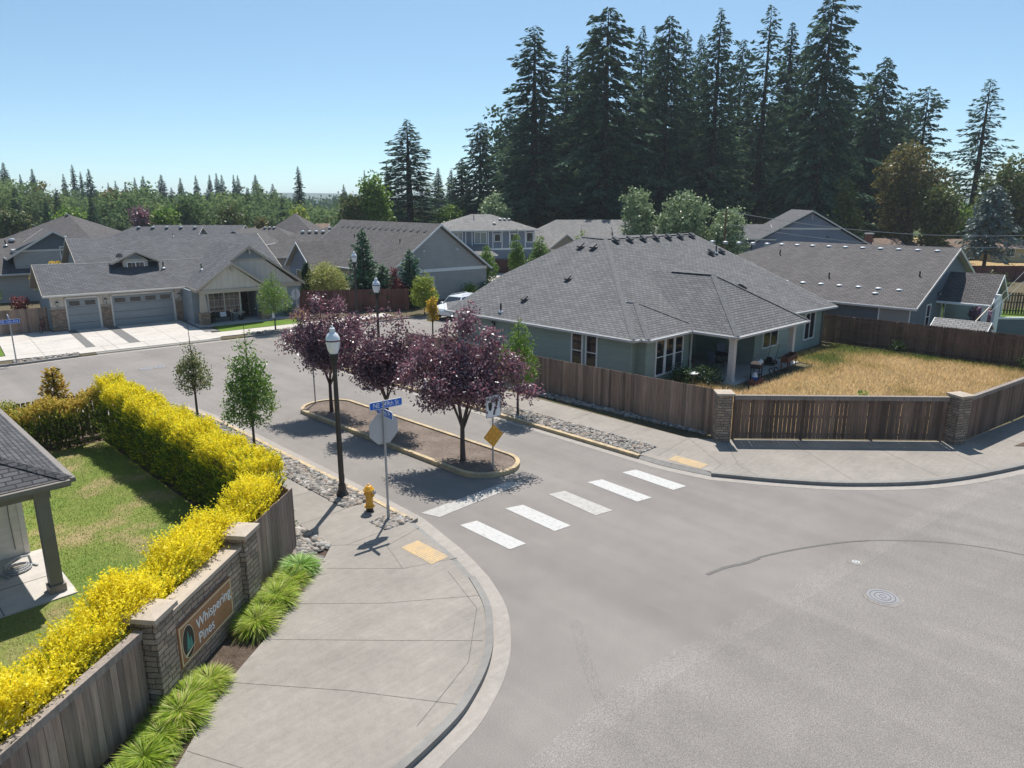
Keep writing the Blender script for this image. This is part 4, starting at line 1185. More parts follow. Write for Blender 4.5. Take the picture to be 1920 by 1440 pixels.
mb.build('wall_ornament', m_plain('pink_ornament', (0.55, 0.28, 0.28), 0.6), hb)
def on_front(x, t):    # point on the front slope at x, t = 0 eave .. 1 ridge
    e = Vector((x, A_[1] + (Ef[1] - A_[1]) * (x - A_[0]) / (Ef[0] - A_[0]), 2.5)); r = Vector((x, 27.7, 6.6))
    return o3(e.lerp(r, t))
for k in range(7): vent(hb, on_front(36.3 + 1.45 * k, 0.955), 'box', 0, 1.0)
for x in (43.6, 44.9): vent(hb, on_front(x, 0.72), 'box')
vent(hb, on_front(44.25, 0.72), 'pipe')
def on_left(y, z): return o3((27.5 + 2.03 * (z - 2.5), y, z))
for y, z in ((27.7, 6.05), (28.7, 6.05)): vent(hb, on_left(y, z), 'box', R(-90))
for y, z in ((26.9, 4.45), (28.2, 3.35)): vent(hb, on_left(y, z), 'box', R(-90), 0.9)
vent(hb, on_left(28.9, 2.75), 'pipe')
for x, y in ((36.9, 19.1), (37.35, 19.2)): vent(hb, o3((x, y, 4.05)), 'box', R(60), 1.0)

# --- low blue grey house with three garage bays across the cross street, left
hc = thing('garage_house', 'blue grey single storey house with two garage doors, dormer and twin porch gables', 'house', (12.1, 56.9, 0), R(-6.5))
ez = 2.65
g_r = 4.5; m_r = 6.1
gar = [[(-0.4, -0.5, ez), (12.8, -0.5, ez), (12.8, 6.5, m_r + 0.05), (2.3, 6.5, m_r + 0.05), (2.3, 3.2, g_r), (-0.4, 3.2, g_r)], [(-0.4, 3.2, g_r), (2.3, 3.2, g_r), (2.3, 7, ez), (-0.4, 7, ez)]]
gar[0] = [(-0.4, -0.5, ez), (12.8, -0.5, ez), (12.8, 3.2, g_r), (-0.4, 3.2, g_r)]
roof(hc, gar, M['shingle_c'], 'trim_tan', gut='trim')
mainr = [[(2.3, 3.1, g_r - 0.045), (16.9, 3.1, g_r - 0.045), (16.9, 6.5, m_r + 0.05), (2.3, 6.5, m_r + 0.05)], [(2.3, 6.5, m_r + 0.05), (16.9, 6.5, m_r + 0.05), (16.9, 13.5, ez), (2.3, 13.5, ez)]]
roof(hc, mainr, M['shingle_c'], 'trim_tan', gut='trim')
low = [[(12.8, -0.5, ez), (16.9, -0.5, ez), (16.9, 3.15, g_r), (12.8, 3.15, g_r)]]
roof(hc, low, M['shingle_c'], 'trim_tan')
pk = 5.66
big = [[(8.72, -3.1, ez + 0.03), (12.85, -3.1, pk), (12.85, 6.0, pk), (8.72, 1.0, ez + 0.03)], [(16.98, -3.1, ez + 0.03), (16.98, 3.0, ez + 0.03), (12.85, 6.0, pk), (12.85, -3.1, pk)]]
big[0] = [(8.72, -3.1, ez + 0.03), (12.85, -3.1, pk), (12.85, 5.6, pk), (8.72, -0.2, ez + 0.03)]
big[1] = [(16.98, -3.1, ez + 0.03), (16.98, -0.2, ez + 0.03), (12.85, 5.6, pk), (12.85, -3.1, pk)]
roof(hc, big, M['shingle_c'], 'trim_tan', thick=0.2)
pp = 4.58
por = [[(8.5, -4.25, ez + 0.09), (11.1, -4.25, pp), (11.1, -2.7, pp), (8.5, -3.0, ez + 0.09)], [(13.7, -4.25, ez + 0.09), (13.7, -2.7, ez + 0.09), (11.1, -2.7, pp), (11.1, -4.25, pp)]]
por[0] = [(8.5, -4.25, ez + 0.09), (11.1, -4.25, pp), (11.1, -2.7, pp), (8.5, -2.7, ez + 0.09)]
roof(hc, por, M['shingle_c'], 'trim_tan', thick=0.2)
mb = MB()
mb.prism([(0, 0), (8.5, 0), (8.5, -2.85), (12.0, -2.85), (12.0, -1.2), (13.15, -1.2), (13.15, -2.85), (16.55, -2.85), (16.55, 12.9), (2.65, 12.9), (2.65, 6.4), (0, 6.4)], 0, ez - 0.12)
mb.face([(0.0, 0, ez - 0.12), (0, 6.4, ez - 0.12), (0, 3.2, g_r - 0.2)][::-1]); mb.face([(2.65, 0.2, ez), (2.65, 12.8, ez), (2.65, 6.5, m_r - 0.15)][::-1]); mb.face([(16.55, -0.2, ez - 0.12), (16.55, 12.9, ez - 0.12), (16.55, 6.5, m_r - 0.15)])
mb.build('wall', M['blue_wall'], hc)
mb = MB()
mb.face([(9.05, -2.87, ez - 0.15), (16.6, -2.87, ez - 0.15), (12.85, -2.87, pk - 0.22)]); mb.build('gable', M['tan_batten'], hc)
mb = MB(); mb.face([(11.5, -2.89, 4.62), (14.2, -2.89, 4.62), (12.85, -2.89, pk - 0.22)]); mb.build('gable_peak', M['blue_wall'], hc)
mb = MB(); mb.obox((12.85, -2.91, 4.6), (1, 0, 0), (0, 1, 0), (0, 0, 1), 1.45, 0.02, 0.08); mb.obox((12.85, -2.92, ez - 0.12), (1, 0, 0), (0, 1, 0), (0, 0, 1), 3.9, 0.03, 0.16); mb.build('trim_band', M['trim_tan'], hc)
mb = MB(); mb.extr([(8.85, -4.0, ez - 0.02), (13.35, -4.0, ez - 0.02), (11.1, -4.0, pp - 0.2)], (0, 0.08, 0)); mb.build('gable', M['tan_batten'], hc)
mb = MB(); mb.box(8.75, 13.45, -4.08, -3.85, ez - 0.28, ez - 0.01); mb.build('porch_beam', M['trim_tan'], hc)
for x, y, z in ((12.85, -3.12, pk - 0.18), (11.1, -4.27, pp - 0.18)):
    mb = MB(); mb.bar((x, y, z - 0.5), (x, y + 0.02, z), 0.1, 0.1); mb.bar((x, y - 0.02, z - 0.08), (x, y + 0.3, z - 0.45), 0.08, 0.08); mb.build('gable_bracket', M['trim_tan'], hc)
mb = MB(); mb.box(0.02, 8.48, -0.03, 0.01, 2.0, ez - 0.1); mb.box(0.02, 0.9, -0.03, 0.01, 0, 2.0); mb.box(2.98, 3.7, -0.03, 0.01, 0, 2.0); mb.box(7.95, 8.48, -0.03, 0.01, 0, 2.0); mb.build('garage_front', M['tan_batten'], hc)
for x0, x1 in ((-0.03, 0.86), (3.08, 3.68), (8.02, 8.53)):
    mb = MB(); mb.box(x0, x1, -0.13, 0.3 if x0 < 0 else -0.035, 0.0, 1.62); mb.build('stone_pier', M['stone'], hc)
    mb = MB(); mb.box(x0 - 0.03, x1 + 0.03, -0.16, 0.3 if x0 < 0 else -0.035, 1.621, 1.69); mb.build('pier_cap', M['cap'], hc)
    lantern(hc, ((x0 + x1) / 2, -0.035, 1.98), '-y', 1.2)
def garage_door(x0, x1, npane):
    mb = MB(); mb.box(x0 + 0.001, x1 - 0.001, -0.06, -0.035, 0.02, 2.25)
    for k in range(1, 4): mb.box(x0 + 0.01, x1 - 0.01, -0.062, -0.0601, 0.02 + 0.557 * k - 0.012, 0.02 + 0.557 * k + 0.012, 1)
    d = mb.build('garage_door', [M['garage'], M['joint']], hc)
    mb = MB()
    for a, b, c, e in ((x0 - 0.1, x0, 0.0, 2.36), (x1, x1 + 0.1, 0.0, 2.36), (x0 - 0.1, x1 + 0.1, 2.26, 2.38)): mb.box(a, b, -0.09, -0.03, c, e)
    mb.build('door_frame', M['trim'], d)
    w = (x1 - x0) / npane
    for k in range(npane):
        mb = MB(); mb.box(x0 + w * k + 0.16, x0 + w * (k + 1) - 0.16, -0.07, -0.061, 1.78, 2.1); mb.build('door_window', M['glass'], d)
garage_door(0.98, 2.9, 2); garage_door(3.8, 7.85, 4)
window(hc, (10.75, -2.85, 1.5), 2.2, 1.55, '-y', 'trim', 2, 1, grid=(6, 3), fw=0.1)
window(hc, (14.45, -2.85, 1.55), 1.3, 1.6, '-y', 'trim_white', 1, 1, 'glass_pale', fw=0.08)
for x in (13.55, 15.38):
    mb = MB(); mb.box(x - 0.22, x + 0.22, -2.9, -2.84, 0.75, 2.38); mb.build('shutter', M['tan_batten'], hc)
mb = MB(); mb.box(12.13, 13.02, -1.27, -1.2, 0.2, 2.1); dd = mb.build('front_door', M['door'], hc)
mb = MB(); mb.lathe([(0.03, 0), (0.035, 0.03), (0.0, 0.05)], (12.93, -1.32, 1.1), 8); mb.build('handle', M['silver'], dd)
mb = MB(); mb.box(12.02, 12.13, -1.28, -1.2, 0.2, 2.45); mb.box(13.02, 13.12, -1.28, -1.2, 0.2, 2.45); mb.box(12.02, 13.12, -1.29, -1.2, 2.1, 2.2); mb.build('door_frame', M['trim_tan'], dd)
for x in (8.95, 13.3):
    mb = MB(); mb.box(x - 0.32, x + 0.32, -4.22, -3.6, 0.1, 0.98); mb.box(x - 0.36, x + 0.36, -4.26, -3.56, 0.981, 1.05); pst = mb.build('porch_pier', M['stone'], hc)
    mb = MB(); mb.v = [(x - 0.24, -4.12, 1.05), (x + 0.24, -4.12, 1.05), (x + 0.24, -3.68, 1.05), (x - 0.24, -3.68, 1.05), (x - 0.15, -4.04, 2.4), (x + 0.15, -4.04, 2.4), (x + 0.15, -3.76, 2.4), (x - 0.15, -3.76, 2.4)]
    mb.f = [(4, 5, 6, 7), (0, 1, 5, 4), (1, 2, 6, 5), (2, 3, 7, 6), (3, 0, 4, 7)]; mb.mi = [0] * 5
    mb.build('porch_column', M['trim_tan'], hc)
mb = MB(); mb.box(8.4, 15.1, -4.45, -1.2, 0.03, 0.17); mb.build('porch_floor', M['patio'], hc)
# dormer
dor = [[(4.85, 2.05, 3.98), (6.1, 2.05, 5.05), (6.1, 5.6, 5.05), (4.85, 2.4, 3.98)], [(7.35, 2.05, 3.98), (7.35, 2.4, 3.98), (6.1, 5.6, 5.05), (6.1, 2.05, 5.05)]]
dor = [[(4.45, 1.95, 4.42), (6.1, 1.95, 5.22), (6.1, 5.2, 5.22), (4.45, 3.6, 4.42)], [(7.75, 1.95, 4.42), (7.75, 3.6, 4.42), (6.1, 5.2, 5.22), (6.1, 1.95, 5.22)]]
roof(hc, dor, M['shingle_c'], 'trim_tan', thick=0.12)
mb = MB(); mb.prism([(5.25, 2.35), (6.95, 2.35), (6.95, 4.5), (5.25, 4.5)], 3.3, 4.55); mb.extr([(5.25, 2.35, 4.54), (6.95, 2.35, 4.54), (6.1, 2.35, 5.05)], (0, 0.3, 0)); mb.build('dormer_wall', M['tan_batten'], hc)
mb = MB(); mb.face([(5.5, 2.33, 4.64), (6.7, 2.33, 4.64), (6.1, 2.33, 5.02)]); mb.build('dormer_peak', M['blue_wall'], hc)
window(hc, (6.1, 2.35, 4.02), 1.1, 0.7, '-y', 'trim_white', 2, 1, grid=(4, 2), fw=0.07)
for k in range(3): vent(hc, (5.25, 2.6 + 0.55 * k, 4.84), 'box', R(-90), 0.6)
vent(hc, (7.9, 1.9, 3.87), 'pipe', 0, 1.0); vent(hc, (10.2, 0.2, 3.75), 'pipe', 0, 0.9); vent(hc, (9.9, 6.3, 6.05), 'pipe', 0, .5)

# driveway, pavers, verge lawn and front walk of that house
def c2w(lx, ly):
    a = R(-6.5); return (12.1 + lx * math.cos(a) - ly * math.sin(a), 56.9 + lx * math.sin(a) + ly * math.cos(a))
def cpoly(name, pts, z0, z1, mat):
    mb = MB(); mb.prism([c2w(*p) for p in pts], z0, z1); return struct(name, mb, M[mat])
cpoly('driveway', [(-3.3, 0.6), (-0.1, 0.6), (-0.1, -0.14), (8.45, -0.14), (8.45, -9.3), (7.5, -9.55), (-0.2, -9.55), (-0.35, -9.1), (-6, -9.0), (-6, -7.9), (-3.3, -7.7)], 0.0, 0.095, 'drive')
cpoly('far_sidewalk', [(8.46, -7.2), (8.46, -9.0), (12, -9.0), (17, -8.7), (22, -8.2), (22, -6.5), (17, -7.0), (12, -7.2)], 0.0, 0.095, 'drive')
cpoly('far_sidewalk', [(-40, -9.0), (-6.01, -9.0), (-6.01, -7.9), (-40, -7.9)], 0.0, 0.095, 'drive')
for a, b in ((0.78, 1.3), (3.18, 3.85), (8.15, 8.5)):
    cpoly('paver_strip', [(a, -0.2), (b, -0.2), (b + (0.02 if a < 8 else 0.6), -7.75 if a < 8 else -6.7), (a + 0.02, -7.75 if a < 8 else -6.7)], 0.05, 0.101, 'paver')
cpoly('front_lawn', [(9.0, -7.15), (14.9, -7.1), (15.3, -4.9), (9.4, -4.6)], 0.0, 0.10, 'lawn_green')
cpoly('front_bed', [(13.5, -4.45), (15.4, -4.9), (15.0, -7.0), (20, -6.6), (20, -2.4), (13.5, -2.9)], 0.0, 0.085, 'mulch')
cpoly('corner_lawn', [(-3.35, -7.6), (-3.35, -4.0), (-8, -4.0), (-8, -7.7)], 0.0, 0.10, 'lawn_green')
mb = MB()
for a, b in (((1.6, -9.5), (1.6, -7.7)), ((2.2, -0.2), (2.3, -9.5)), ((-1.6, 0.4), (-1.5, -9.0)), ((5.8, -0.2), (5.8, -9.5)), ((-3.3, -7.75), (8.4, -7.75)), ((-3.3, -3.8), (8.1, -3.8)), ((4.0, -7.75), (4.0, -9.5)), ((7.0, -7.75), (7.0, -9.5))):
    strip(mb, [c2w(*a), c2w(*b)], -0.01, 0.01, 0.09, 0.0975, 0.0975)
struct('driveway_joints', mb, M['joint'])

# --- long dark slate house right of the corner house
h2, rid, rz = simple_house('slate_house', 'dark slate house with long grey roof dotted with silver vents behind the plank fence', (48.5, 13.55), 0, 15.0, 19.5, 2.5, 0.41, 'y', 'gh', 'slate_wall', 'shingle_d', 'trim', oh=0.5)
window(h2, (0, 1.0, 1.75), 1.75, 1.5, '-x', 'trim_white', 1, 1, 'glass_pale'); window(h2, (3.3, 0, 1.55), 0.75, 1.5, '-y', 'trim_white', 1, 2); window(h2, (6.6, 0, 1.5), 0.75, 1.8, '-y', 'trim_white', 1, 2)
for k in range(15): vent(h2, (7.0, 0.9 + 1.22 * k, 5.42), 'silver')
for k in range(7): vent(h2, (1.55, 1.35 + 1.25 * k, 3.18), 'silver')
vent(h2, (0.9, 2.55, 2.93), 'silver'); vent(h2, (3.4, 0.8, 3.93), 'pipe'); vent(h2, (2.4, 6.2, 3.55), 'pipe'); vent(h2, (5.3, 11.2, 4.75), 'pipe')
lantern(h2, (5.0, 0, 2.9), '-y', 1.0)
prch = [[(5.0, -3.1, 2.45), (7.35, -3.1, 4.2), (7.35, 0.2, 4.2), (5.0, 0.2, 2.45)], [(9.7, -3.1, 2.45), (9.7, 0.2, 2.45), (7.35, 0.2, 4.2), (7.35, -3.1, 4.2)]]
roof(h2, prch, M['shingle_d'], 'trim_white', thick=0.16, gut='trim_white')
mb = MB(); mb.extr([(5.3, -2.8, 2.5), (9.4, -2.8, 2.5), (7.35, -2.8, 4.0)], (0, 0.08, 0)); mb.build('porch_gable', M['slate_wall'], h2)
for x in (5.3, 9.3):
    mb = MB(); mb.box(x - 0.15, x + 0.15, -2.9, -2.6, 0, 2.4); mb.build('porch_post', M['trim_white'], h2)
# screen wall beyond the porch
sw = thing('screen_wall', 'low slate screen wall with white top rail and end post beside the slate house porch', 'wall', (53.8, 10.2, 0), R(-48))
mb = MB(); mb.box(0, 8, -0.06, 0.06, 0, 1.55); mb.build('panel', M['slate_wall'], sw)
mb = MB(); mb.box(-0.1, 8.1, -0.1, 0.1, 1.551, 1.68); mb.build('top_rail', M['trim_white'], sw)
mb = MB(); mb.box(-0.14, 0.14, -0.14, 0.14, 0, 3.1); mb.build('post', M['trim_white'], sw)
sh = thing('garden_shed', 'tiny shed with grey shingle roof and white corner posts peeping over the plank fence', 'shed', (46.4, 9.15, 0.05))
polys, rid, rz = gable_roof(0, 1.3, 0, 2.6, 1.75, 0.55, 'y', 'gg', 0.15, 0.12)
roof(sh, polys, M['shingle_l'], 'trim_white', thick=0.07)
walls(sh, (0, 1.3, 0, 2.6), 1.74, M['slate_wall'], 0, [('y', 0, 2.08), ('y', 2.6, 2.08)])
mb = MB()
for x in (-0.01, 1.31):
    for y in (-0.01, 2.61): mb.box(x - 0.06, x + 0.06, y - 0.06, y + 0.06, 0, 1.7)
mb.build('corner_post', M['trim_white'], sh)

# --- near house cut by the left edge of the frame
hn = thing('near_house', 'pale taupe house with dark shingle porch roof cut by the left frame edge', 'house', (3.05, 17.9, 0.0))
ex, ey = 0.52, -0.33
rz_ = 2.86 + 0.42 * 5.5
roof(hn, [[(ex, ey, 2.84), (ex, ey + 14, 2.84), (ex - 5.5, ey + 14, rz_), (ex - 5.5, ey + 5.5, rz_)], [(ex, ey, 2.84), (ex - 5.5, ey + 5.5, rz_), (ex - 12, ey + 5.5, rz_), (ex - 12, ey, 2.84)]], M['shingle_n'], 'near_trim', thick=0.2, gut='near_trim', soffit='near_trim')
ridge_caps(hn, [((ex, ey, 2.84), (ex - 5.5, ey + 5.5, rz_))], 0.15, 'shingle_n')
walls(hn, (-14, 0.0, 2.62, 14.0), 2.66, M['near_wall'], 0.0)
mb = MB(); mb.box(-0.1, 0.02, 2.58, 2.75, 0, 2.66); mb.build('corner_board', M['near_wall'], hn)
mb = MB(); mb.box(-0.13, 0.13, -0.13, 0.13, 0.1, 2.66); mb.box(-0.17, 0.17, -0.17, 0.17, 0.1, 0.3); mb.box(-0.16, 0.16, -0.16, 0.16, 2.42, 2.66); mb.build('porch_post', M['near_trim'], hn)
mb = MB(); mb.box(-14, 0.1, -0.1, 0.12, 2.45, 2.66); mb.build('porch_beam', M['near_trim'], hn)
mb = MB(); mb.box(-14, 0.32, -0.42, 2.61, 0.0, 0.115); 
for x in (-1.1, -2.9, -4.7): mb.box(x - 0.012, x + 0.012, -0.42, 2.6, 0.11, 0.118, 1)
mb.box(-14, 0.32, 0.9, 0.925, 0.11, 0.118, 1)
mb.build('patio_slab', [M['drive'], M['joint']], hn)
mb = MB(); mb.tube([(-0.28, 2.58, 0.3), (-0.3, 2.55, 1.2), (-0.25, 2.56, 2.6)], 0.012, 6); mb.build('wall_cable', M['near_trim'], hn)
hr = thing('hose_reel', 'grey flat coiled hose reel lying on the near house patio', 'hose reel', (2.62, 19.6, 0.115), 0.4)
mb = MB()
for k in range(3):
    rr = 0.30 - 0.05 * k
    mb.tube([(math.cos(t) * rr, math.sin(t) * rr * 0.8, 0.04 + 0.035 * k) for t in [2 * math.pi * j / 20 for j in range(21)]], 0.022, 6)
mb.build('hose_coil', M['galv'], hr, True)
mb = MB(); mb.tube([(-0.34, 0, 0.02), (-0.3, 0.0, 0.26), (0.0, 0.0, 0.34), (0.3, 0, 0.26), (0.34, 0, 0.02)], 0.03, 6); mb.bar((-0.34, -0.22, 0.02), (-0.34, 0.22, 0.02), 0.04, 0.04); mb.bar((0.34, -0.22, 0.02), (0.34, 0.22, 0.02), 0.04, 0.04); mb.build('frame', M['galv'], hr)

# --- mid grey gabled house across the cross street, centre
hm, rid, rz = simple_house('gabled_house', 'mid grey house with tall plain gable and white band behind the red brown fence', (36.9, 51.9), R(-6.5), 10.4, 19.5, 2.75, 0.74, 'y', 'gg', 'grey_wall', 'shingle_d', 'trim_white', oh=0.4)
mb = MB(); mb.box(-0.02, 10.42, -0.04, 0.0, 2.62, 2.9); mb.build('trim_band', M['trim_white'], hm)
window(hm, (3.6, 0, 1.25), 1.5, 1.75, '-y', 'trim_white', 1, 1, 'glass_pale', fw=0.12)
mb = MB()
for x in (3.4, 7.0): mb.lathe([(0.12, -0.06), (0.12, 0.06)], (x, -0.06, 4.55), 8)
mb.build('wall_lamp', M['trim_white'], hm)
for k in range(15): vent(hm, (4.35, 0.9 + 1.2 * k, 6.05), 'box', R(-90), 1.0)
for p in ((2.9, 3.2, 5.0), (1.6, 9.7, 4.05), (3.1, 12.8, 5.1), (1.5, 14.0, 4.0)): vent(hm, p, 'pipe')
cg = [[(-3.0, 10.0, 2.6), (-3.0, 13.3, 5.0), (3.0, 13.3, 5.0), (0.5, 10.0, 2.6)], [(-3.0, 16.6, 2.6), (0.5, 16.6, 2.6), (3.0, 13.3, 5.0), (-3.0, 13.3, 5.0)]]
roof(hm, cg, M['shingle_tan'] if False else M['shingle_d'], 'trim_white', thick=0.18)
mb = MB(); mb.prism([(-2.6, 10.4), (-2.6, 16.2), (0.2, 16.2), (0.2, 10.4)], 0, 2.55); mb.face([(-2.6, 10.4, 2.55), (-2.6, 16.2, 2.55), (-2.6, 13.3, 4.75)]); mb.build('wing_wall', M['steel_wall'], hm)
window(hm, (-2.6, 13.3, 1.5), 2.2, 1.4, '-x', 'trim_white', 2)

# ------------------------------------------------------------------ fences, pillars and the entrance wall
fence('plank_fence', 'long weathered dog-ear board fence along the right pavement beside the corner house', (24.3, 33.0), (23.95, 13.05), 1.58, M['fence'], seed=1, rail_side=1, z0=0.1, h1=1.93)
pillar('stone_pillar', 'square stone pillar between the long board fence and the slatted fence on the right pavement', (23.7, 12.55), R(-47), 0.27, 1.9, mat='stone')
fence('slatted_fence', 'dark board fence with open gaps and pale cap rail between the two stone pillars', (23.95, 12.25), (29.3, 6.55), 1.82, M['fence_dark'], seed=2, gap=0.013, dog=False, cap=M['rail'], rail_side=1, z0=0.17)
pillar('stone_pillar', 'square stone pillar with flat cap at the right end of the slatted fence', (29.55, 6.25), R(-28), 0.27, 1.9, mat='stone')
fence('board_fence', 'close dark board fence with cap rail running off the right frame edge', (29.95, 6.0), (46.0, 3.5), 1.82, M['fence_dark'], seed=3, gap=0.008, dog=False, cap=M['rail'], rail_side=1, z0=0.12)
fence('rear_fence', 'dark board fence showing its rails and posts between the dry yard and the slate house', (46.2, 3.7), (46.2, 26), 1.86, M['fence_dark'], seed=4, gap=0.006, rail_side=1, z0=0.08)
# left corner: entrance wall with its two pillars, fences either side
PA = R(37.9)
pillar('stone_pillar', 'nearer tall stone pillar at the lower end of the entrance sign wall', (3.36, 12.28), PA, 0.27, 1.86, cap_h=0.09, mat='stone_dark')
pillar('stone_pillar', 'farther stone pillar at the upper end of the entrance sign wall', (5.85, 14.22), PA, 0.27, 1.86, cap_h=0.09, mat='stone_dark')
fence('board_fence', 'short weathered board fence between the farther sign pillar and the river stones', (6.1, 14.42), (8.02, 15.92), 1.76, M['fence_grey'], seed=5, gap=0.006, dog=False, z0=0.1, cap=None, rail_side=1, posts=False)
fence('board_fence', 'weathered board fence with broad cap rail running to the lower left corner', (-3.5, 7.5), (3.1, 12.05), 1.62, M['fence_grey'], seed=6, gap=0.006, dog=False, cap=M['rail'], z0=0.1, rail_side=1, h1=1.72)
fence('side_fence', 'board fence hidden behind the golden hedge along the left pavement', (8.0, 16.05), (7.95, 29.8), 1.7, M['fence'], seed=7, z0=0.08, rail_side=1, posts=False)
fence('gapped_fence', 'dark gapped board fence behind the hedge at the back of the left lawn', (7.9, 29.9), (-6, 31.0), 1.75, M['fence_dark'], seed=8, gap=0.03, z0=0.12, rail_side=-1)
ew = thing('entrance_wall', 'stacked stone entrance wall carrying the brown neighbourhood name sign', 'wall', (3.36, 12.28, 0), PA)
mb = MB(); mb.box(0.27, 2.89, -0.13, 0.13, 0.03, 1.62); mb.build('stonework', M['stone_dark'], ew)
mb = MB(); mb.box(0.27, 2.89, -0.19, 0.19, 1.621, 1.70); mb.build('coping', M['cap'], ew)
sx0, sx1, sz0, sz1 = 0.42, 2.33, 0.45, 1.29
mb = MB(); mb.box(sx0, sx1, -0.19, -0.12, sz0, sz1); sp = mb.build('sign_panel', M['signboard'], ew)
mb = MB()
for a, b, c, d in ((sx0 + 0.03, sx1 - 0.03, sz0 + 0.03, sz0 + 0.05), (sx0 + 0.03, sx1 - 0.03, sz1 - 0.05, sz1 - 0.03), (sx0 + 0.03, sx0 + 0.05, sz0 + 0.05, sz1 - 0.05), (sx1 - 0.05, sx1 - 0.03, sz0 + 0.05, sz1 - 0.05)): mb.box(a, b, -0.196, -0.189, c, d)
mb.build('border', M['sign_edge'], sp)
text('lettering', 'Whispering', 0.315, (1.62, -0.194, 1.0), (1, 0, 0), (0, 0, 1), M['white'], sp, 0.006, sx=0.86)
text('lettering', 'Pines', 0.315, (1.30, -0.194, 0.69), (1, 0, 0), (0, 0, 1), M['white'], sp, 0.006, sx=0.86)
ecx, ecz = 0.70, 0.86
def oval(rx, rz, y0, y1): return [(ecx + rx * math.cos(t), y0, ecz + rz * math.sin(t)) for t in [2 * math.pi * k / 32 for k in range(32)]], (0, y1 - y0, 0)
mb = MB(); p, v = oval(0.195, 0.335, -0.193, -0.187); mb.extr(p, v, 0); p, v = oval(0.18, 0.32, -0.197, -0.192); mb.extr(p, v, 1)
def pine(cx, z0, h, w, y):
    pts = [(cx, y, z0 + h)]; L = []; n = 6
    for k in range(n):
        f = (k + 1) / n; L.append((w * f, z0 + h * (1 - f) + 0.012)); L.append((w * f * 0.6, z0 + h * (1 - f) + 0.016))
    right = [(cx + a, y, z) for a, z in L[:-1]]; left = [(cx - a, y, z) for a, z in L[:-1]][::-1]
    return pts + right + left
mb.extr(pine(ecx - 0.01, ecz - 0.17, 0.40, 0.085, -0.2005), (0, 0.006, 0), 2); mb.extr(pine(ecx + 0.07, ecz - 0.17, 0.26, 0.07, -0.2015), (0, 0.006, 0), 2)
mb.extr([(ecx - 0.17, -0.203, ecz - 0.23), (ecx + 0.0, -0.203, ecz - 0.185), (ecx + 0.21, -0.203, ecz - 0.135), (ecx + 0.03, -0.203, ecz - 0.205), (ecx - 0.12, -0.203, ecz - 0.265)], (0, 0.006, 0), 3)
mb.build('emblem', [M['sign_edge'], M['black'], M['emblem_green'], M['sign_edge']], sp)

# across the cross street
fence('board_fence', 'greyed board fence beside the garage house driveway at the left frame edge', (-2.0, 59.1), (12.0, 57.45), 1.75, M['fence_grey'], seed=9, gap=0.006, rail_side=1, z0=0.05)
fence('board_fence', 'red brown board fence below the garden conifers behind the two far lamps', (28.6, 53.0), (35.9, 48.0), 1.85, M['fence_red'], seed=10, gap=0.004, dog=False, rail_side=1, z0=0.05)
fence('board_fence', 'small red brown fence beside the pale driveway at the two storey house', (62.0, 66.5), (66.0, 63.0), 1.8, M['fence_red'], seed=11, dog=False, z0=0.05)

# ------------------------------------------------------------------ street furniture
def street_lamp(label, x, y, z, group=None):
    t = thing('street_lamp', label, 'street lamp', (x, y, z), 0, group)
    mb = MB(); mb.lathe([(0.20, 0), (0.20, 0.10), (0.185, 0.13), (0.12, 0.26), (0.115, 0.42), (0.10, 0.44)], (0, 0, 0), 8); mb.build('base', M['bronze'], t)
    mb = MB(); mb.lathe([(0.085, 0.44), (0.082, 1.5), (0.062, 4.12)], (0, 0, 0), 16); mb.build('pole', M['bronze'], t, True)
    mb = MB(); mb.lathe([(0.07, 4.12), (0.085, 4.14), (0.085, 4.2), (0.12, 4.38), (0.12, 4.44), (0.14, 4.46), (0.14, 4.48)], (0, 0, 0), 16); mb.build('lamp_holder', M['black'], t, True)
    mb = MB(); mb.lathe([(0.12, 4.48), (0.175, 4.62), (0.205, 4.80), (0.208, 4.845)], (0, 0, 0), 20)
    mb.lathe([(0.208, 4.885), (0.196, 4.96), (0.15, 5.05), (0.09, 5.10), (0.075, 5.13), (0.088, 5.16), (0.075, 5.22), (0.035, 5.25), (0.03, 5.28), (0.0, 5.31)], (0, 0, 0), 20); mb.build('globe', M['globe'], t, True)
    mb = MB(); mb.lathe([(0.208, 4.845), (0.214, 4.845), (0.214, 4.885), (0.208, 4.885)], (0, 0, 0), 20); mb.build('band', M['rust'], t)
    mb = MB(); mb.box(-0.05, 0.05, -0.095, -0.08, 0.55, 0.75); mb.build('hand_hole_cover', M['bronze'], t)
    return t
lamp = street_lamp('tall bronze acorn globe lamp on the river stones, in front of the plum trees', 10.72, 18.05, 0.05)
lamp2 = dup(lamp, (20.75, 30.45, 0.05), scale=0.96, label='acorn globe lamp behind the plum trees, its lantern against the red brown fence', group='acorn globe street lamps')
lamp3 = dup(lamp, (29.2, 45.5, 0.05), label='farthest acorn globe lamp, its lantern against the tall garden conifer', group='acorn globe street lamps')
lamp["group"] = 'acorn globe street lamps'

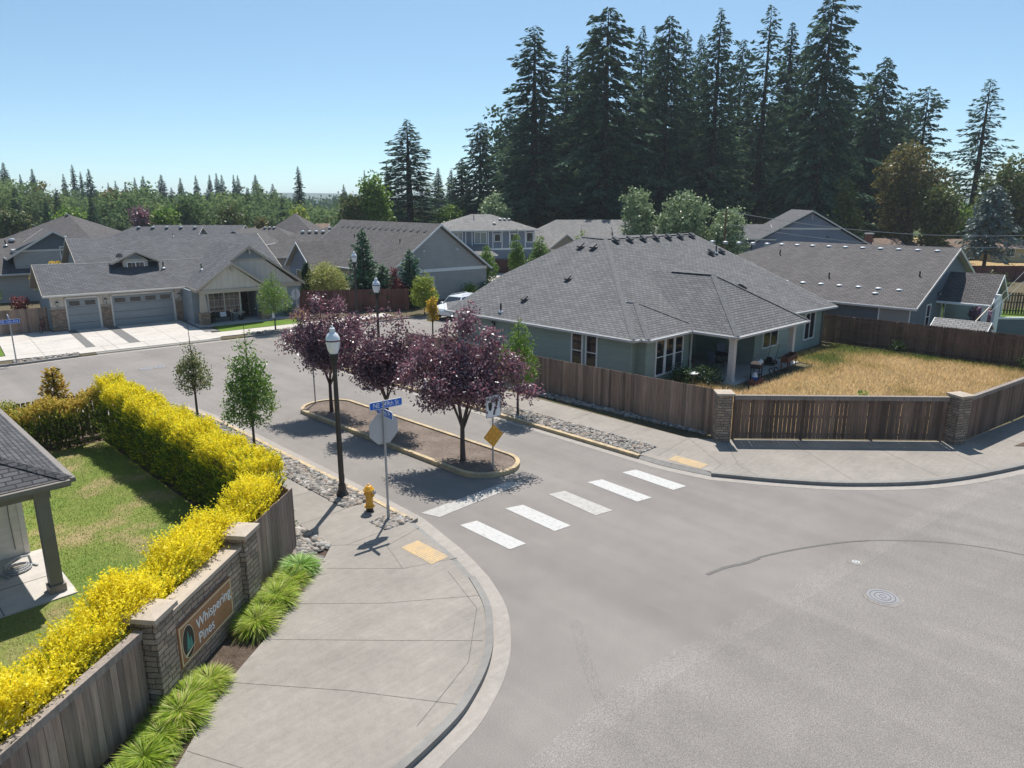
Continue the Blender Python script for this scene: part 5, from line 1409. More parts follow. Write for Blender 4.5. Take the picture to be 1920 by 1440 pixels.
def octagon(r, y0, y1, z):
    return [(r * math.cos(math.pi / 8 + k * math.pi / 4), y0, z + r * math.sin(math.pi / 8 + k * math.pi / 4)) for k in range(8)], (0, y1 - y0, 0)
ss = thing('stop_sign', 'grey back of a stop sign with two blue street name plates beside the hydrant', 'road sign', (10.72, 15.66, 0.05), R(-6))
mb = MB(); mb.lathe([(0.032, 0), (0.032, 3.52), (0.02, 3.54)], (0, 0, 0), 10); mb.lathe([(0.045, 0), (0.045, 0.5)], (0, 0, 0), 10); mb.build('post', M['galv'], ss)
mb = MB(); p, v = octagon(0.475, 0.035, 0.042, 2.74); mb.extr(p, v); op = mb.build('sign_plate', M['alu'], ss)
mb = MB(); p, v = octagon(0.475, 0.0425, 0.044, 2.74); mb.extr(p, v); mb.build('sign_face', m_plain('stop_sign_red', (0.45, 0.02, 0.02), 0.5), op)
def rounded(L, h, r):
    pts = []
    for cx, cz, a0 in ((L / 2 - r, h / 2 - r, 0), (-L / 2 + r, h / 2 - r, 90), (-L / 2 + r, -h / 2 + r, 180), (L / 2 - r, -h / 2 + r, 270)):
        for k in range(5): a = R(a0 + 22.5 * k); pts.append((cx + r * math.cos(a), cz + r * math.sin(a)))
    return pts
def name_plate(parent, s, c, L, h, right, size):
    r = Vector(right); n = r.cross(Vector((0, 0, 1))); c = Vector(c)
    mb = MB()
    mb.extr([c + r * a + Vector((0, 0, b)) - n * 0.008 for a, b in rounded(L, h, 0.035)], n * 0.016, 0)
    for sg in (1, -1):
        mb.extr([c + r * a + Vector((0, 0, b)) + n * sg * 0.008 for a, b in rounded(L - 0.03, h - 0.03, 0.03)], n * sg * 0.003, 1)
    pl = mb.build('street_name_plate', [M['white'], M['sign_blue']], parent)
    text('lettering', s, size, c + n * 0.0125 - Vector((0, 0, 0.0)), r, (0, 0, 1), M['white'], pl, 0.001, sx=0.8)
    return pl
name_plate(ss, 'NE 249th St', (0.08, 0, 3.42), 1.0, 0.22, (1, 0, 0), 0.2)
name_plate(ss, 'NE 8th Pl', (0, -0.05, 3.20), 0.85, 0.22, (0, -1, 0), 0.2)

fh = thing('fire_hydrant', 'yellow fire hydrant with black foot on the left pavement beside the kerb', 'hydrant', (10.66, 16.5, WT), R(20))
mb = MB(); mb.lathe([(0.105, 0.0), (0.105, 0.13)], (0, 0, 0), 16); mb.build('foot', M['black'], fh)
mb = MB(); mb.lathe([(0.15, 0.13), (0.15, 0.17), (0.11, 0.175), (0.105, 0.40), (0.108, 0.41), (0.105, 0.42), (0.105, 0.62), (0.16, 0.63), (0.16, 0.665), (0.125, 0.70), (0.10, 0.755), (0.05, 0.79), (0.03, 0.79), (0.03, 0.83), (0.015, 0.84)], (0, 0, 0), 18); mb.build('barrel', M['hydrant'], fh, True)
def nozzle(d, r, L, z):
    mb = MB(); d = Vector(d); p = Vector((0, 0, z))
    mb.tube([p + d * 0.08, p + d * (0.1 + L * 0.5)], r * 0.8, 12); mb.tube([p + d * (0.1 + L * 0.5), p + d * (0.1 + L)], r, 12); mb.tube([p + d * (0.1 + L), p + d * (0.13 + L)], r * 0.35, 6)
    mb.build('nozzle', M['hydrant'], fh, True)
nozzle((0, -1, 0), 0.05, 0.05, 0.5); nozzle((0, 1, 0), 0.05, 0.05, 0.5)
mb = MB(); mb.tube([(0.09, 0, 0.5), (0.15, 0, 0.5)], 0.07, 12); mb.tube([(0.15, 0, 0.5), (0.23, 0, 0.5)], 0.085, 12); mb.build('large_nozzle', M['galv'], fh, True)

kr = thing('keep_right_sign', 'post with white keep right sign above an amber diamond marker on the island tip', 'road sign', (15.52, 16.42, 0.1), R(-8))
mb = MB(); mb.lathe([(0.03, 0), (0.03, 2.55), (0.02, 2.57)], (0, 0, 0), 10); mb.build('post', M['galv'], kr)
mb = MB(); mb.extr([(a, -0.036, 2.2 + b) for a, b in rounded(0.6, 0.75, 0.06)], (0, -0.008, 0)); kp = mb.build('keep_right_plate', M['white'], kr)
mb = MB()
def flatp(pts): mb.extr([(x, -0.0445, 2.2 + z) for x, z in pts], (0, -0.003, 0))
mb2 = rounded(0.585, 0.735, 0.055); mb3 = rounded(0.565, 0.715, 0.05)
for k in range(len(mb2)):
    a, b = mb2[k], mb2[(k + 1) % len(mb2)]; c, d = mb3[(k + 1) % len(mb3)], mb3[k]
    flatp([a, b, c, d])
flatp([(-0.2, 0.14), (-0.06, 0.14), (-0.06, -0.02), (-0.09, -0.12), (-0.13, -0.15), (-0.17, -0.12), (-0.2, 0.0)])
sw_ = [(0.02, -0.3), (0.03, -0.18), (0.09, -0.06), (0.13, 0.06), (0.13, 0.14)]
for k in range(4):
    a, b = sw_[k], sw_[k + 1]; flatp([(a[0] - 0.035, a[1]), (a[0] + 0.04, a[1]), (b[0] + 0.04, b[1]), (b[0] - 0.035, b[1])])
flatp([(0.02, 0.14), (0.24, 0.14), (0.13, 0.30)])
mb.build('arrow_symbol', M['black'], kp)
mb = MB(); mb.extr([(0.0, -0.034, 1.02 + 0.40), (0.36, -0.034, 1.38 - 0.36 + 0.06), (0, -0.034, 0.72), (-0.36, -0.034, 1.08)], (0, -0.006, 0))
mb = MB(); dz_ = 1.18; mb.extr([(0, -0.034, dz_ + 0.40), (0.40, -0.034, dz_), (0, -0.034, dz_ - 0.40), (-0.40, -0.034, dz_)], (0, -0.006, 0)); mk = mb.build('diamond_marker', M['marker'], kr)
refl = m_plain('amber_reflector', (0.75, 0.36, 0.03), 0.2, 0.7, 0.1, 30)
for i in range(3):
    for j in range(3):
        u, w = (i - 1) * 0.13, (j - 1) * 0.13
        mb = MB(); c = ((u - w), -0.046, dz_ + (u + w))
        mb.extr([(c[0] + 0.045 * math.cos(t), -0.0405, c[2] + 0.045 * math.sin(t)) for t in [2 * math.pi * k / 12 for k in range(12)]], (0, -0.008, 0)); mb.build('reflector', refl, mk)
db = thing('diamond_sign', 'dull back of a diamond sign on the far tip of the planted island', 'road sign', (15.5, 27.9, 0.1), R(5))
mb = MB(); mb.lathe([(0.03, 0), (0.03, 2.3)], (0, 0, 0), 10); mb.build('post', M['galv'], db)
mb = MB(); mb.extr([(0, 0.034, 2.36), (0.32, 0.034, 2.04), (0, 0.034, 1.72), (-0.32, 0.034, 2.04)], (0, 0.006, 0)); mb.build('sign_plate', m_plain('tan_sign_back', (0.33, 0.29, 0.22), 0.6), db)
sn = thing('street_name_sign', 'thin post with blue street name plates on the verge at the left frame edge', 'road sign', (8.0, 47.15, 0.05), R(-6))
mb = MB(); mb.lathe([(0.035, 0), (0.03, 2.62)], (0, 0, 0), 8); mb.build('post', M['galv'], sn)
name_plate(sn, 'NE 12th Ave', (-0.02, -0.035, 2.36), 1.0, 0.24, (1, 0, 0), 0.2)
name_plate(sn, 'NE 249th St', (-0.04, 0.0, 2.62), 0.9, 0.22, (0, -1, 0), 0.18)
s2 = thing('stop_sign', 'far grey stop sign back beside the garage house, above the left plum tree', 'road sign', (24.6, 45.9, 0.05), R(10))
mb = MB(); mb.lathe([(0.032, 0), (0.032, 2.9)], (0, 0, 0), 8); mb.build('post', M['galv'], s2)
mb = MB(); p, v = octagon(0.4, 0.035, 0.042, 2.5); mb.extr(p, v); mb.build('sign_plate', M['alu'], s2)

# overhead wires and guy wires on the right
def wire(name, label, pts, r, mat='galv'):
    mb = MB(); mb.tube(pts, r, 5); return tag(mb.build(name, M[mat], None), label, 'cable')
def sag(a, b, s, n=14):
    return [tuple(Vector(a).lerp(Vector(b), k / n) - Vector((0, 0, s * 4 * (k / n) * (1 - k / n)))) for k in range(n + 1)]
up = thing('utility_pole', 'brown wooden utility pole rising behind the silvery bushes', 'pole', (73.1, 40.1, 0))
mb = MB(); mb.lathe([(0.11, 0), (0.085, 8.0)], (0, 0, 0), 8); mb.build('shaft', M['wood'], up)
mb = MB(); mb.bar((-0.6, 0.2, 7.5), (0.6, -0.2, 7.5), 0.1, 0.1); mb.build('crossarm', M['wood'], up)
wire('power_line', 'upper overhead wire crossing in front of the dark firs at the right', sag((73.1, 40.1, 7.85), (106.6, 15.0, 5.2), 1.2), 0.03)
wire('power_line', 'lower overhead wire passing just above the slate house ridge', sag((73.1, 40.1, 6.5), (106.8, 14.9, 3.9), 1.2), 0.026)
wire('guy_wire', 'upper guy wire slanting down across the slate house porch', [(58.4, 8.25, 6.75), (46.86, 10.42, 1.26)], 0.013)
wire('guy_wire', 'lower guy wire slanting down beside the porch to the shed', [(58.4, 8.1, 5.95), (46.9, 10.3, 1.22)], 0.013)
mb = MB(); mb.tube([(46.84, 10.42, 1.24), (50.0, 9.83, 2.74)], 0.035, 6); tag(mb.build('guy_guard', m_plain('guy_guard', (0.6, 0.5, 0.36), 0.5), None), 'pale plastic guard sleeve at the foot of the guy wires', 'cable guard')

# ------------------------------------------------------------------ vegetation near the street
F7 = 0.7071
def lat(u, v, z, *r):      # lobe placed by screen-wise sideways/deep offsets from the trunk
    return (u * F7 + v * F7, -u * F7 + v * F7, z) + tuple(r)
def plum(label, loc, lobes, n, seed, tr):
    return broadleaf('plum_tree', label, 'tree', loc, lobes, n, 0.115, M['plum'], seed, tr, 'purple leaved plum trees on the island', clump=10, cr=0.13, asp=0.55, shell=0.62, up=0.55, tone=0.5)
def plum_lobes(rng, h0, h1, w, spikes):
    """vase shaped crown: lobes that widen from the fork and end in upright sprays"""
    H = h1 - h0; L = [lat(0, 0, h0 + H * 0.50, w * 0.66, w * 0.66, H * 0.36)]
    for k in range(9):
        a = k * 2.4 + rng.uniform(-0.3, 0.3); q = rng.uniform(0.22, 0.62); rr = w * rng.uniform(0.55, 0.8) * (0.6 + q * 0.6)
        L.append((math.cos(a) * rr, math.sin(a) * rr, h0 + H * q, w * 0.32, w * 0.32, H * 0.18))
    for u, v, z, r_, hz in spikes: L.append(lat(u, v, z, r_, r_, hz))
    return L
rp = random.Random(9)
plum('purple leaved plum tree on the island tip beside the keep right sign', (15.36, 17.77, 0.1),
     plum_lobes(rp, 1.75, 4.45, 1.85, [(0.25, 0, 4.7, 0.34, 0.8), (-0.45, 0.3, 4.3, 0.4, 0.6), (0.95, 0.2, 4.0, 0.42, 0.6), (-1.2, 0, 3.9, 0.4, 0.55), (1.7, 0, 3.3, 0.5, 0.5), (2.2, 0, 2.5, 0.45, 0.3), (-1.75, 0.2, 3.0, 0.5, 0.5), (0.1, -0.2, 5.1, 0.18, 0.4)]), 25000, 21, (1.3, 0.085, 3.9, 1.5, 8))
plum('purple leaved plum tree in the middle of the island behind the stop sign', (15.5, 22.4, 0.1),
     plum_lobes(rp, 1.7, 4.0, 1.6, [(-0.5, 0, 4.1, 0.28, 0.6), (0.5, 0.2, 4.0, 0.3, 0.65), (-1.25, 0, 3.6, 0.32, 0.5), (1.3, 0, 3.5, 0.36, 0.5), (0, 0.3, 4.35, 0.2, 0.4), (-1.5, 0, 2.7, 0.4, 0.4)]), 19000, 22, (1.25, 0.075, 3.5, 1.3, 7))
plum('redder purple leaved plum tree at the far end of the island', (15.28, 26.18, 0.1),
     plum_lobes(rp, 1.75, 4.3, 1.65, [(-0.3, 0, 4.5, 0.32, 0.6), (0.4, 0.2, 4.3, 0.34, 0.6), (-1.0, 0, 4.0, 0.34, 0.5), (1.1, 0, 3.8, 0.36, 0.5), (-1.6, 0, 3.1, 0.45, 0.45), (1.6, 0, 3.0, 0.4, 0.4)]), 19000, 23, (1.35, 0.075, 3.6, 1.3, 7)).children[1].data.materials[0] = M['plum_red']
def pear(label, loc, z0, z1, w, n, seed, mat='pear', spire=0.0, leaf=0.095, trunk_r=0.05, group='young pear street trees', clump=9, cr=0.09, name='street_tree', fork=0):
    H = z1 - z0
    L = [(0, 0, z0 + H * 0.30, w * 0.5, w * 0.5, H * 0.30), (0, 0, z0 + H * 0.52, w * 0.40, w * 0.40, H * 0.30), (0, 0, z0 + H * 0.76, w * 0.22, w * 0.22, H * 0.26)]
    rng = random.Random(seed)
    for k in range(7):
        a = k * 2.4 + rng.random(); q = rng.uniform(0.12, 0.75); rr = w * (0.52 - 0.42 * q)
        L.append((math.cos(a) * rr, math.sin(a) * rr, z0 + H * q, w * 0.17, w * 0.17, H * 0.15))
    if spire: L.append((0.05, 0, z1 + spire * 0.3, 0.09, 0.09, spire * 0.75))
    t = broadleaf(name, label, 'tree', loc, L, n, leaf, M[mat], seed, (z0 + 0.05, trunk_r, z1 * 0.85, w * 0.3, 5), group, clump=clump, cr=cr, asp=0.62, shell=0.7, up=0.4)
    mb = MB(); mb.tube([(0, 0, z0), (0.03, 0, z0 + H * 0.5), (0.0, 0, z1 + spire)], [trunk_r * 0.8, trunk_r * 0.5, 0.008], 6); mb.build('leader', M['bark'], t)
    return t
pear('thin young street tree with bare spindly tip on the left verge, the farther one', (10.67, 28.78, 0.06), 1.25, 3.35, 1.25, 2400, 31, 'pear_pale', 0.75, clump=7)
pear('leafy green young street tree on the left verge, the nearer one', (10.63, 23.66, 0.06), 1.0, 4.05, 1.8, 6800, 32, 'pear', 0.6)
pear('bright green young street tree on the right verge beside the long board fence', (20.65, 20.3, 0.06), 1.3, 4.0, 1.75, 5200, 33, 'bright', 0.3)
pear('young street tree with white tag in front of the garage house porch', (23.2, 46.55, 0.06), 1.25, 4.05, 2.2, 5200, 34, 'pear', 0.1)
mb = MB(); mb.box(22.98, 23.14, 46.42, 46.44, 1.0, 1.45); tag(mb.build('tree_tag', M['white'], None), 'small white card tag tied to the street tree at the porch', 'tag')
pear('pale yellow green young tree in front of the plain gable window', (35.3, 45.2, 0.06), 0.5, 3.5, 2.2, 5000, 35, 'lime', 0.2, 0.13)
pear('small amber leaved tree poking out above the rightmost plum tree', (27.7, 34.7, 0.0), 1.6, 3.2, 0.7, 1100, 36, 'amber_leaf', 0.55, 0.13, group='small garden trees')
pear('narrow bright tree against the right edge of the plain gable', (49.2, 52.8, 0), 0.8, 4.7, 2.3, 5200, 37, 'bright', 0.4, 0.15, 0.07, 'slim trees by the pale driveway')
pear('slim loose tree on the pale driveway, left of the dense one', (57.6, 56.9, 0), 1.2, 5.4, 1.9, 4200, 38, 'bright', 0.5, 0.16, 0.07, 'slim trees by the pale driveway')
pear('dense upright oval tree in front of the beige house', (60.6, 56.2, 0), 0.8, 5.3, 2.6, 6500, 39, 'pear', 0.2, 0.15, 0.08, 'slim trees by the pale driveway')
pear('yellow green tree behind the corner house ridge, beside the beige gable', (57.6, 47.6, 0), 1.6, 6.2, 2.6, 5000, 40, 'bright', 0.3, 0.16, 0.08, 'slim trees by the pale driveway')

# garden plants behind the red brown fence
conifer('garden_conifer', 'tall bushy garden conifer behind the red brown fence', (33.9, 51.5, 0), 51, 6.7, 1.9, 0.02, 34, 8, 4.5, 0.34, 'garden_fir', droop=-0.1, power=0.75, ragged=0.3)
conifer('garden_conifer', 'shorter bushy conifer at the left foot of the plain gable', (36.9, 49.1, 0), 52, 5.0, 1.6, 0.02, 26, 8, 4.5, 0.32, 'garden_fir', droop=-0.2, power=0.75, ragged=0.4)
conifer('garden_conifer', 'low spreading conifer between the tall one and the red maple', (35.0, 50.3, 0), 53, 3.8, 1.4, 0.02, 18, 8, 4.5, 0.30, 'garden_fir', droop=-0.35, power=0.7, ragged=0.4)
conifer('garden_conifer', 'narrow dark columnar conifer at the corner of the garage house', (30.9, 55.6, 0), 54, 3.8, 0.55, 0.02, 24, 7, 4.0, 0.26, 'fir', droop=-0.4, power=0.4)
broadleaf('weeping_tree', 'pale yellow green feathery tree behind the red brown fence', 'tree', (32.0, 54.4, 0), [(0, 0, 2.3, 1.6, 1.6, 1.4), lat(-0.9, 0, 2.0, 1.0, 1.0, 1.2), lat(1.0, 0, 1.7, 1.0, 1.0, 1.1), (0, 0, 3.2, 0.8, 0.8, 0.6)], 7500, 0.22, M['willow'], 55, (0.8, 0.07, 2.6, 1.0, 5), clump=12, cr=0.2, asp=0.3, up=0.1)
broadleaf('red_maple', 'small red leaved maple leaning over the red brown fence', 'tree', (35.6, 49.3, 0), [(0, 0, 2.0, 0.6, 0.6, 0.6), lat(-0.15, 0, 2.8, 0.28, 0.28, 0.7), lat(0.3, -0.3, 1.9, 0.6, 0.6, 0.45)], 1500, 0.17, M['red_leaf'], 56, (0.8, 0.05, 2.4, 0.6, 4), clump=9, cr=0.12)
for lb, p, r, s in (('round green shrub at the foot of the plain gable, beside the taller one', (44.5, 50.0, 0), 0.7, 57), ('taller dark shrub at the foot of the plain gable behind the corner house roof', (46.6, 50.2, 0), 0.65, 58)):
    broadleaf('shrub', lb, 'shrub', p, [(0, 0, r * 0.9, r, r, r * 0.95), (0.1, 0, r * 1.6, r * 0.5, r * 0.5, r * 0.6)], 1500, 0.14, M['bright' if s == 57 else 'garden_fir'], s)
# garden left of the garage house
broadleaf('shrub', 'large bright green bush beside the blue end wall of the garage house', 'shrub', (9.4, 66.5, 0), [(0, 0, 1.6, 1.5, 1.5, 1.4), (0.2, 0.1, 2.5, 0.8, 0.8, 0.6), (-0.9, 0.9, 1.2, 1.0, 1.0, 1.0)], 3800, 0.2, M['bright'], 61, clump=10, cr=0.16)
broadleaf('shrub', 'darker low bush at the left frame edge above the greyed fence', 'shrub', (6.0, 66.6, 0), [(0, 0, 1.0, 1.4, 1.4, 1.1), (-0.6, 0.6, 1.0, 1.1, 1.1, 1.0)], 2600, 0.18, M['pear'], 62, clump=10, cr=0.15)
broadleaf('red_maple', 'small pink red leaved shrub against the blue end wall', 'shrub', (11.6, 63.4, 0), [(0, 0, 1.2, 0.55, 0.55, 0.9)], 900, 0.17, M['red_leaf'], 63, clump=8, cr=0.12)
broadleaf('amber_maple', 'orange leaved tree between the far left gable and the garage house roof', 'tree', (14.9, 68.6, 0), [lat(0.3, 0, 3.5, 0.8, 0.8, 0.5), lat(-0.7, 0, 2.9, 0.6, 0.6, 0.7), lat(0.9, 0, 3.75, 0.5, 0.5, 0.35), (0, 0, 2.3, 1.0, 1.0, 0.8)], 2000, 0.2, M['amber_leaf'], 64, (1.8, 0.09, 4, 1.2, 5), clump=10, cr=0.15)
broadleaf('shrub', 'low dark green shrub in the bed under the shuttered window', 'shrub', c2w(15.3, -3.6) + (0.08,), [(0, 0, 0.4, 0.55, 0.55, 0.45)], 700, 0.1, M['garden_fir'], 65)
broadleaf('flower_plant', 'orange flowering plant in the bed beside the front lawn', 'flowers', c2w(15.6, -5.0) + (0.08,), [(0, 0, 0.3, 0.42, 0.42, 0.3)], 420, 0.1, M['amber_leaf'], 66)

# hedges
def hedge(name, label, path, thick, hfun, n, mat, seed, tint, leaf=0.056, sprig=0.25, z0=0.12, clip=None, cat='hedge'):
    """sheared hedge: upright leafy sprigs over its faces and through its body"""
    rng = np.random.default_rng(seed)
    P = np.array(path, float); seg = np.linalg.norm(np.diff(P, axis=0), axis=1); cum = np.concatenate([[0], np.cumsum(seg)])
    per = 11; m = n // per
    s = rng.uniform(0, cum[-1], m); k = np.clip(np.searchsorted(cum, s) - 1, 0, len(seg) - 1)
    f = (s - cum[k]) / seg[k]; B = P[k] + (P[k + 1] - P[k]) * f[:, None]
    T = (P[k + 1] - P[k]) / seg[k][:, None]; Nn = np.stack([-T[:, 1], T[:, 0]], 1)
    H = hfun(s / cum[-1]) + 0.16 * patchy(np.column_stack([s * 1.7, s * 0.3]), rng, 2.2, seed) - 0.08
    u = rng.uniform(-1, 1, m); zf = rng.uniform(0.04, 1, m)
    kind = rng.random(m)
    top = kind < 0.42; side = (kind >= 0.42) & (kind < 0.88)
    zf[top] = rng.uniform(0.86, 1.03, top.sum()); u[side] = np.sign(u[side]) * rng.uniform(0.8, 1.05, side.sum())
    bulge = 1 - 0.25 * np.clip((zf - 0.75) / 0.25, 0, 1) ** 2 + 0.12 * np.sin(s * 3.1 + zf * 7)
    z = z0 + (H - z0) * zf
    Q = np.column_stack([B + Nn * (u * thick / 2 * bulge)[:, None], z])
    out = np.column_stack([Nn * u[:, None], np.full(m, 0.0)])
    A = np.column_stack([Nn * (u * 0.75)[:, None] + rng.normal(size=(m, 2)) * 0.35, 0.35 + 1.1 * zf])
    A /= np.linalg.norm(A, axis=1, keepdims=True)
    idx = np.repeat(np.arange(m), per); t = np.tile(np.arange(per) / per, m)
    ln = sprig * rng.uniform(0.6, 1.35, m)
    C = Q[idx] + A[idx] * (t * ln[idx])[:, None] + rng.normal(size=(m * per, 3)) * 0.012
    D = A[idx] * 0.8 + rvec(rng, m * per) * 0.9; N = rvec(rng, m * per) + out[idx] * 0.5 + np.array([0, 0, 0.4])
    # slot: keep bodies sparse near the foot
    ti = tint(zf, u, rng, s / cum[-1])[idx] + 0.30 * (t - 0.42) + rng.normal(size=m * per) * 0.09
    if clip is not None:
        k_ = clip(C); C, D, N, ti = C[k_], D[k_], N[k_], ti[k_]
    o = cards('leaves', C, D, N, leaf * rng.uniform(0.7, 1.3, len(C)), leaf * 0.58 * rng.uniform(0.7, 1.3, len(C)), ti, M[mat])
    root = thing(name, label, cat)
    o.parent = root
    mb = MB(); rs = random.Random(seed)
    q = 0.3
    while q < cum[-1]:
        kk = min(int(np.searchsorted(cum, q)) - 1, len(seg) - 1); kk = max(kk, 0)
        p = P[kk] + (P[kk + 1] - P[kk]) * ((q - cum[kk]) / seg[kk])
        for j in range(3):
            a = rs.uniform(0, 6.28); hh = float(hfun(np.array([q / cum[-1]]))[0]) * 0.8
            mb.tube([(p[0], p[1], 0.05), (p[0] + math.cos(a) * 0.18, p[1] + math.sin(a) * 0.18, hh * 0.5), (p[0] + math.cos(a) * 0.3, p[1] + math.sin(a) * 0.3, hh)], [0.022, 0.015, 0.006], 4, 0, False)
        q += 0.55
    mb.build('stems', M['bark'], root)
    return root
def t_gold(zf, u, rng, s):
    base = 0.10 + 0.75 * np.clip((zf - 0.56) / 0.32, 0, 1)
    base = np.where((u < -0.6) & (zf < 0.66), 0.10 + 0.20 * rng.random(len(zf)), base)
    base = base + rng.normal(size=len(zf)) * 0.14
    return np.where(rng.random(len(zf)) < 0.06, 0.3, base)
# path runs away from the camera: its left side (u = +1) faces the lawn
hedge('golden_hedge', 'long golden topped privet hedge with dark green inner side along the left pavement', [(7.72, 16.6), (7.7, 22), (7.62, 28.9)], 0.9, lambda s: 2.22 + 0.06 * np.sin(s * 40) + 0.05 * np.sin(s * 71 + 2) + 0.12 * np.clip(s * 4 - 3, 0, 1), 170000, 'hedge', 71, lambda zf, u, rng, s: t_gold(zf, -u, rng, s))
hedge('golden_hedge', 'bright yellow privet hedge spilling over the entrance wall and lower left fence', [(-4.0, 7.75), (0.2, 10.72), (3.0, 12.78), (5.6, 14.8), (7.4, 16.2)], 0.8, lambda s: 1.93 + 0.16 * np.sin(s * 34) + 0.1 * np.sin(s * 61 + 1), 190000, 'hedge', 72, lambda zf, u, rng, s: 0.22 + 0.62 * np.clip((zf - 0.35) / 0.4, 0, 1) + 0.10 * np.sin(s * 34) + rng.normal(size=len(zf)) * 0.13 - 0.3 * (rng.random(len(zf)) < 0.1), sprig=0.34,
      clip=lambda C: (C[:, 2] > 1.78) | (np.where(C[:, 0] < 3.1, (C[:, 0] - 3.1) * 0.568 - (C[:, 1] - 12.05) * 0.823, (C[:, 0] - 3.36) * 0.614 - (C[:, 1] - 12.28) * 0.789) < -0.18))
hedge('mixed_hedge', 'green and gold hedge with gaps in front of the gapped fence behind the lawn', [(7.2, 29.0), (5.4, 29.2), (3.6, 29.5)], 0.8, lambda s: 1.75 + 0.45 * np.clip(0.35 - s, 0, 1) - 0.25 * np.sin(s * 7) ** 2, 20000, 'hedge_green', 73, lambda zf, u, rng, s: 0.36 + 0.60 * np.clip((zf - 0.55) / 0.3, 0, 1) + rng.normal(size=len(zf)) * 0.14, leaf=0.085)
broadleaf('shrub', 'big rounded green shrub between the near house roof and the gapped fence', 'shrub', (3.9, 29.4, 0.05), [(0, 0, 1.1, 1.2, 1.0, 1.0), (-1.4, 0.2, 1.2, 1.3, 1.0, 1.1), (0.5, 0.1, 1.5, 0.7, 0.6, 0.5)], 8000, 0.09, M['hedge_green'], 74, clump=10, cr=0.1, tone=0.64)
conifer('golden_conifer', 'small orange gold conifer standing just behind the gapped fence', (6.6, 32.4, 0.05), 75, 2.4, 0.72, 0.02, 26, 8, 2.2, 0.16, 'gold_conifer', droop=-0.5, power=0.6, ragged=0.2, asp=0.5)

# ornamental grass along the entrance wall
def grass_clump(label, cs, n, mat, seed, L=0.55, group=None):
    rng = np.random.default_rng(seed); Cs, Ds, Ns, Ls, Ts = [], [], [], [], []
    for c in cs:
        a = rng.uniform(0, 6.28, n); tilt = np.abs(rng.normal(size=n)) * 0.55 + 0.1
        L_ = L * rng.uniform(0.78, 1.1); ln = L_ * rng.uniform(0.5, 1.15, n); r0 = rng.uniform(0, 0.16, n)
        d1 = np.stack([np.cos(a) * np.sin(tilt), np.sin(a) * np.sin(tilt), np.cos(tilt)], 1)
        b0 = np.column_stack([c[0] + np.cos(a) * r0, c[1] + np.sin(a) * r0, np.full(n, 0.06)])
        b1 = b0 + d1 * (ln * 0.55)[:, None]
        t2 = tilt + 1.0
        d2 = np.stack([np.cos(a) * np.sin(t2), np.sin(a) * np.sin(t2), np.cos(t2)], 1)
        b2 = b1 + d2 * (ln * 0.5)[:, None]
        tn = 0.45 + rng.normal(size=n) * 0.24 + rng.uniform(-0.12, 0.12)
        for p, q, ex_ in ((b0, b1, 0.0), (b1, b2, 0.12)):
            Cs.append((p + q) / 2); Ds.append(q - p); Ns.append(np.column_stack([np.cos(a), np.sin(a), np.full(n, 0.8)]) + rvec(rng, n) * 0.3); Ls.append(np.linalg.norm(q - p, axis=1) * 1.25); Ts.append(tn + ex_)
    Cc, Dd, Nn, Ll, Tt = [np.concatenate(q) for q in (Cs, Ds, Ns, Ls, Ts)]
    return tag(cards('ornamental_grass', Cc, Dd, Nn, Ll, 0.0125, Tt, M[mat]), label, 'grass clump', group)
def gl(t, o=0.0): return (3.70 + 0.789 * t + 0.614 * o, 11.85 + 0.614 * t - 0.789 * o)
grass_clump('round tuft of striped green grass by the short fence, uppermost of the clumps', [gl(4.7, 0.05)], 2400, 'sedge_green', 81, 0.52)
grass_clump('row of lime green grass clumps in front of the sign, between tuft and bare mulch', [gl(2.35, 0.1), gl(2.85, 0.02), gl(3.3, 0.1), gl(3.75, 0.02), gl(4.15, 0.08)], 2000, 'sedge', 82, 0.48)
grass_clump('row of lime green grass clumps at the nearer stone pillar and lower fence', [gl(0.45, 0.12), gl(0.0, 0.0), gl(-0.45, 0.1), gl(-0.95, 0.05), gl(-1.45, 0.1), gl(-1.95, 0.05), gl(-2.5, 0.1)], 2000, 'sedge', 83, 0.48)

# plants in the dry yard
broadleaf('flowering_shrub', 'white flowering daisy bush at the patio post of the corner house', 'shrub', (31.0, 17.3, 0.05), [(0, 0, 0.5, 0.75, 0.75, 0.5), (-0.8, 0.9, 0.4, 0.6, 0.6, 0.45)], 2600, 0.085, M['daisy'], 91, clump=8, cr=0.1)
broadleaf('shrub', 'dark green plant between the bay windows and the daisy bush', 'shrub', (30.7, 18.6, 0.05), [(0, 0, 0.4, 0.6, 0.5, 0.45)], 900, 0.1, M['garden_fir'], 92)
broadleaf('weed', 'lone bright green weed standing in the dry yard grass', 'plant', (31.9, 10.4, 0.05), [(0, 0, 0.45, 0.18, 0.18, 0.45), (0.1, -0.05, 0.3, 0.2, 0.2, 0.25)], 320, 0.13, M['bright'], 93, clump=6, cr=0.07)
for lb, p, s in (('small white flowering weed against the rear fence, farther of the two', (45.6, 13.2, 0.05), 94), ('small white flowering weed against the rear fence, nearer the frame edge', (45.5, 6.9, 0.05), 95)):
    broadleaf('weed', lb, 'plant', p, [(0, 0, 0.4, 0.45, 0.45, 0.4)], 420, 0.09, M['daisy'], s, clump=6, cr=0.1)
broadleaf('plum_tree', 'purple plum branches leaning in at the right frame edge above the rear fence', 'tree', (48.2, 6.6, 0), [lat(0.2, 0, 2.7, 0.8, 0.8, 0.9), lat(0.0, 0, 1.9, 0.6, 0.6, 0.6), lat(0.8, 0, 2.0, 1.0, 1.0, 1.1)], 3200, 0.11, M['plum'], 96, (1.0, 0.06, 2.8, 0.8, 5), clump=10, cr=0.12, asp=0.55)
fb = thing('flower_basket', 'mass of pink and lilac flowers between the white porch posts', 'flowers', (58.2, 11.8, 0))
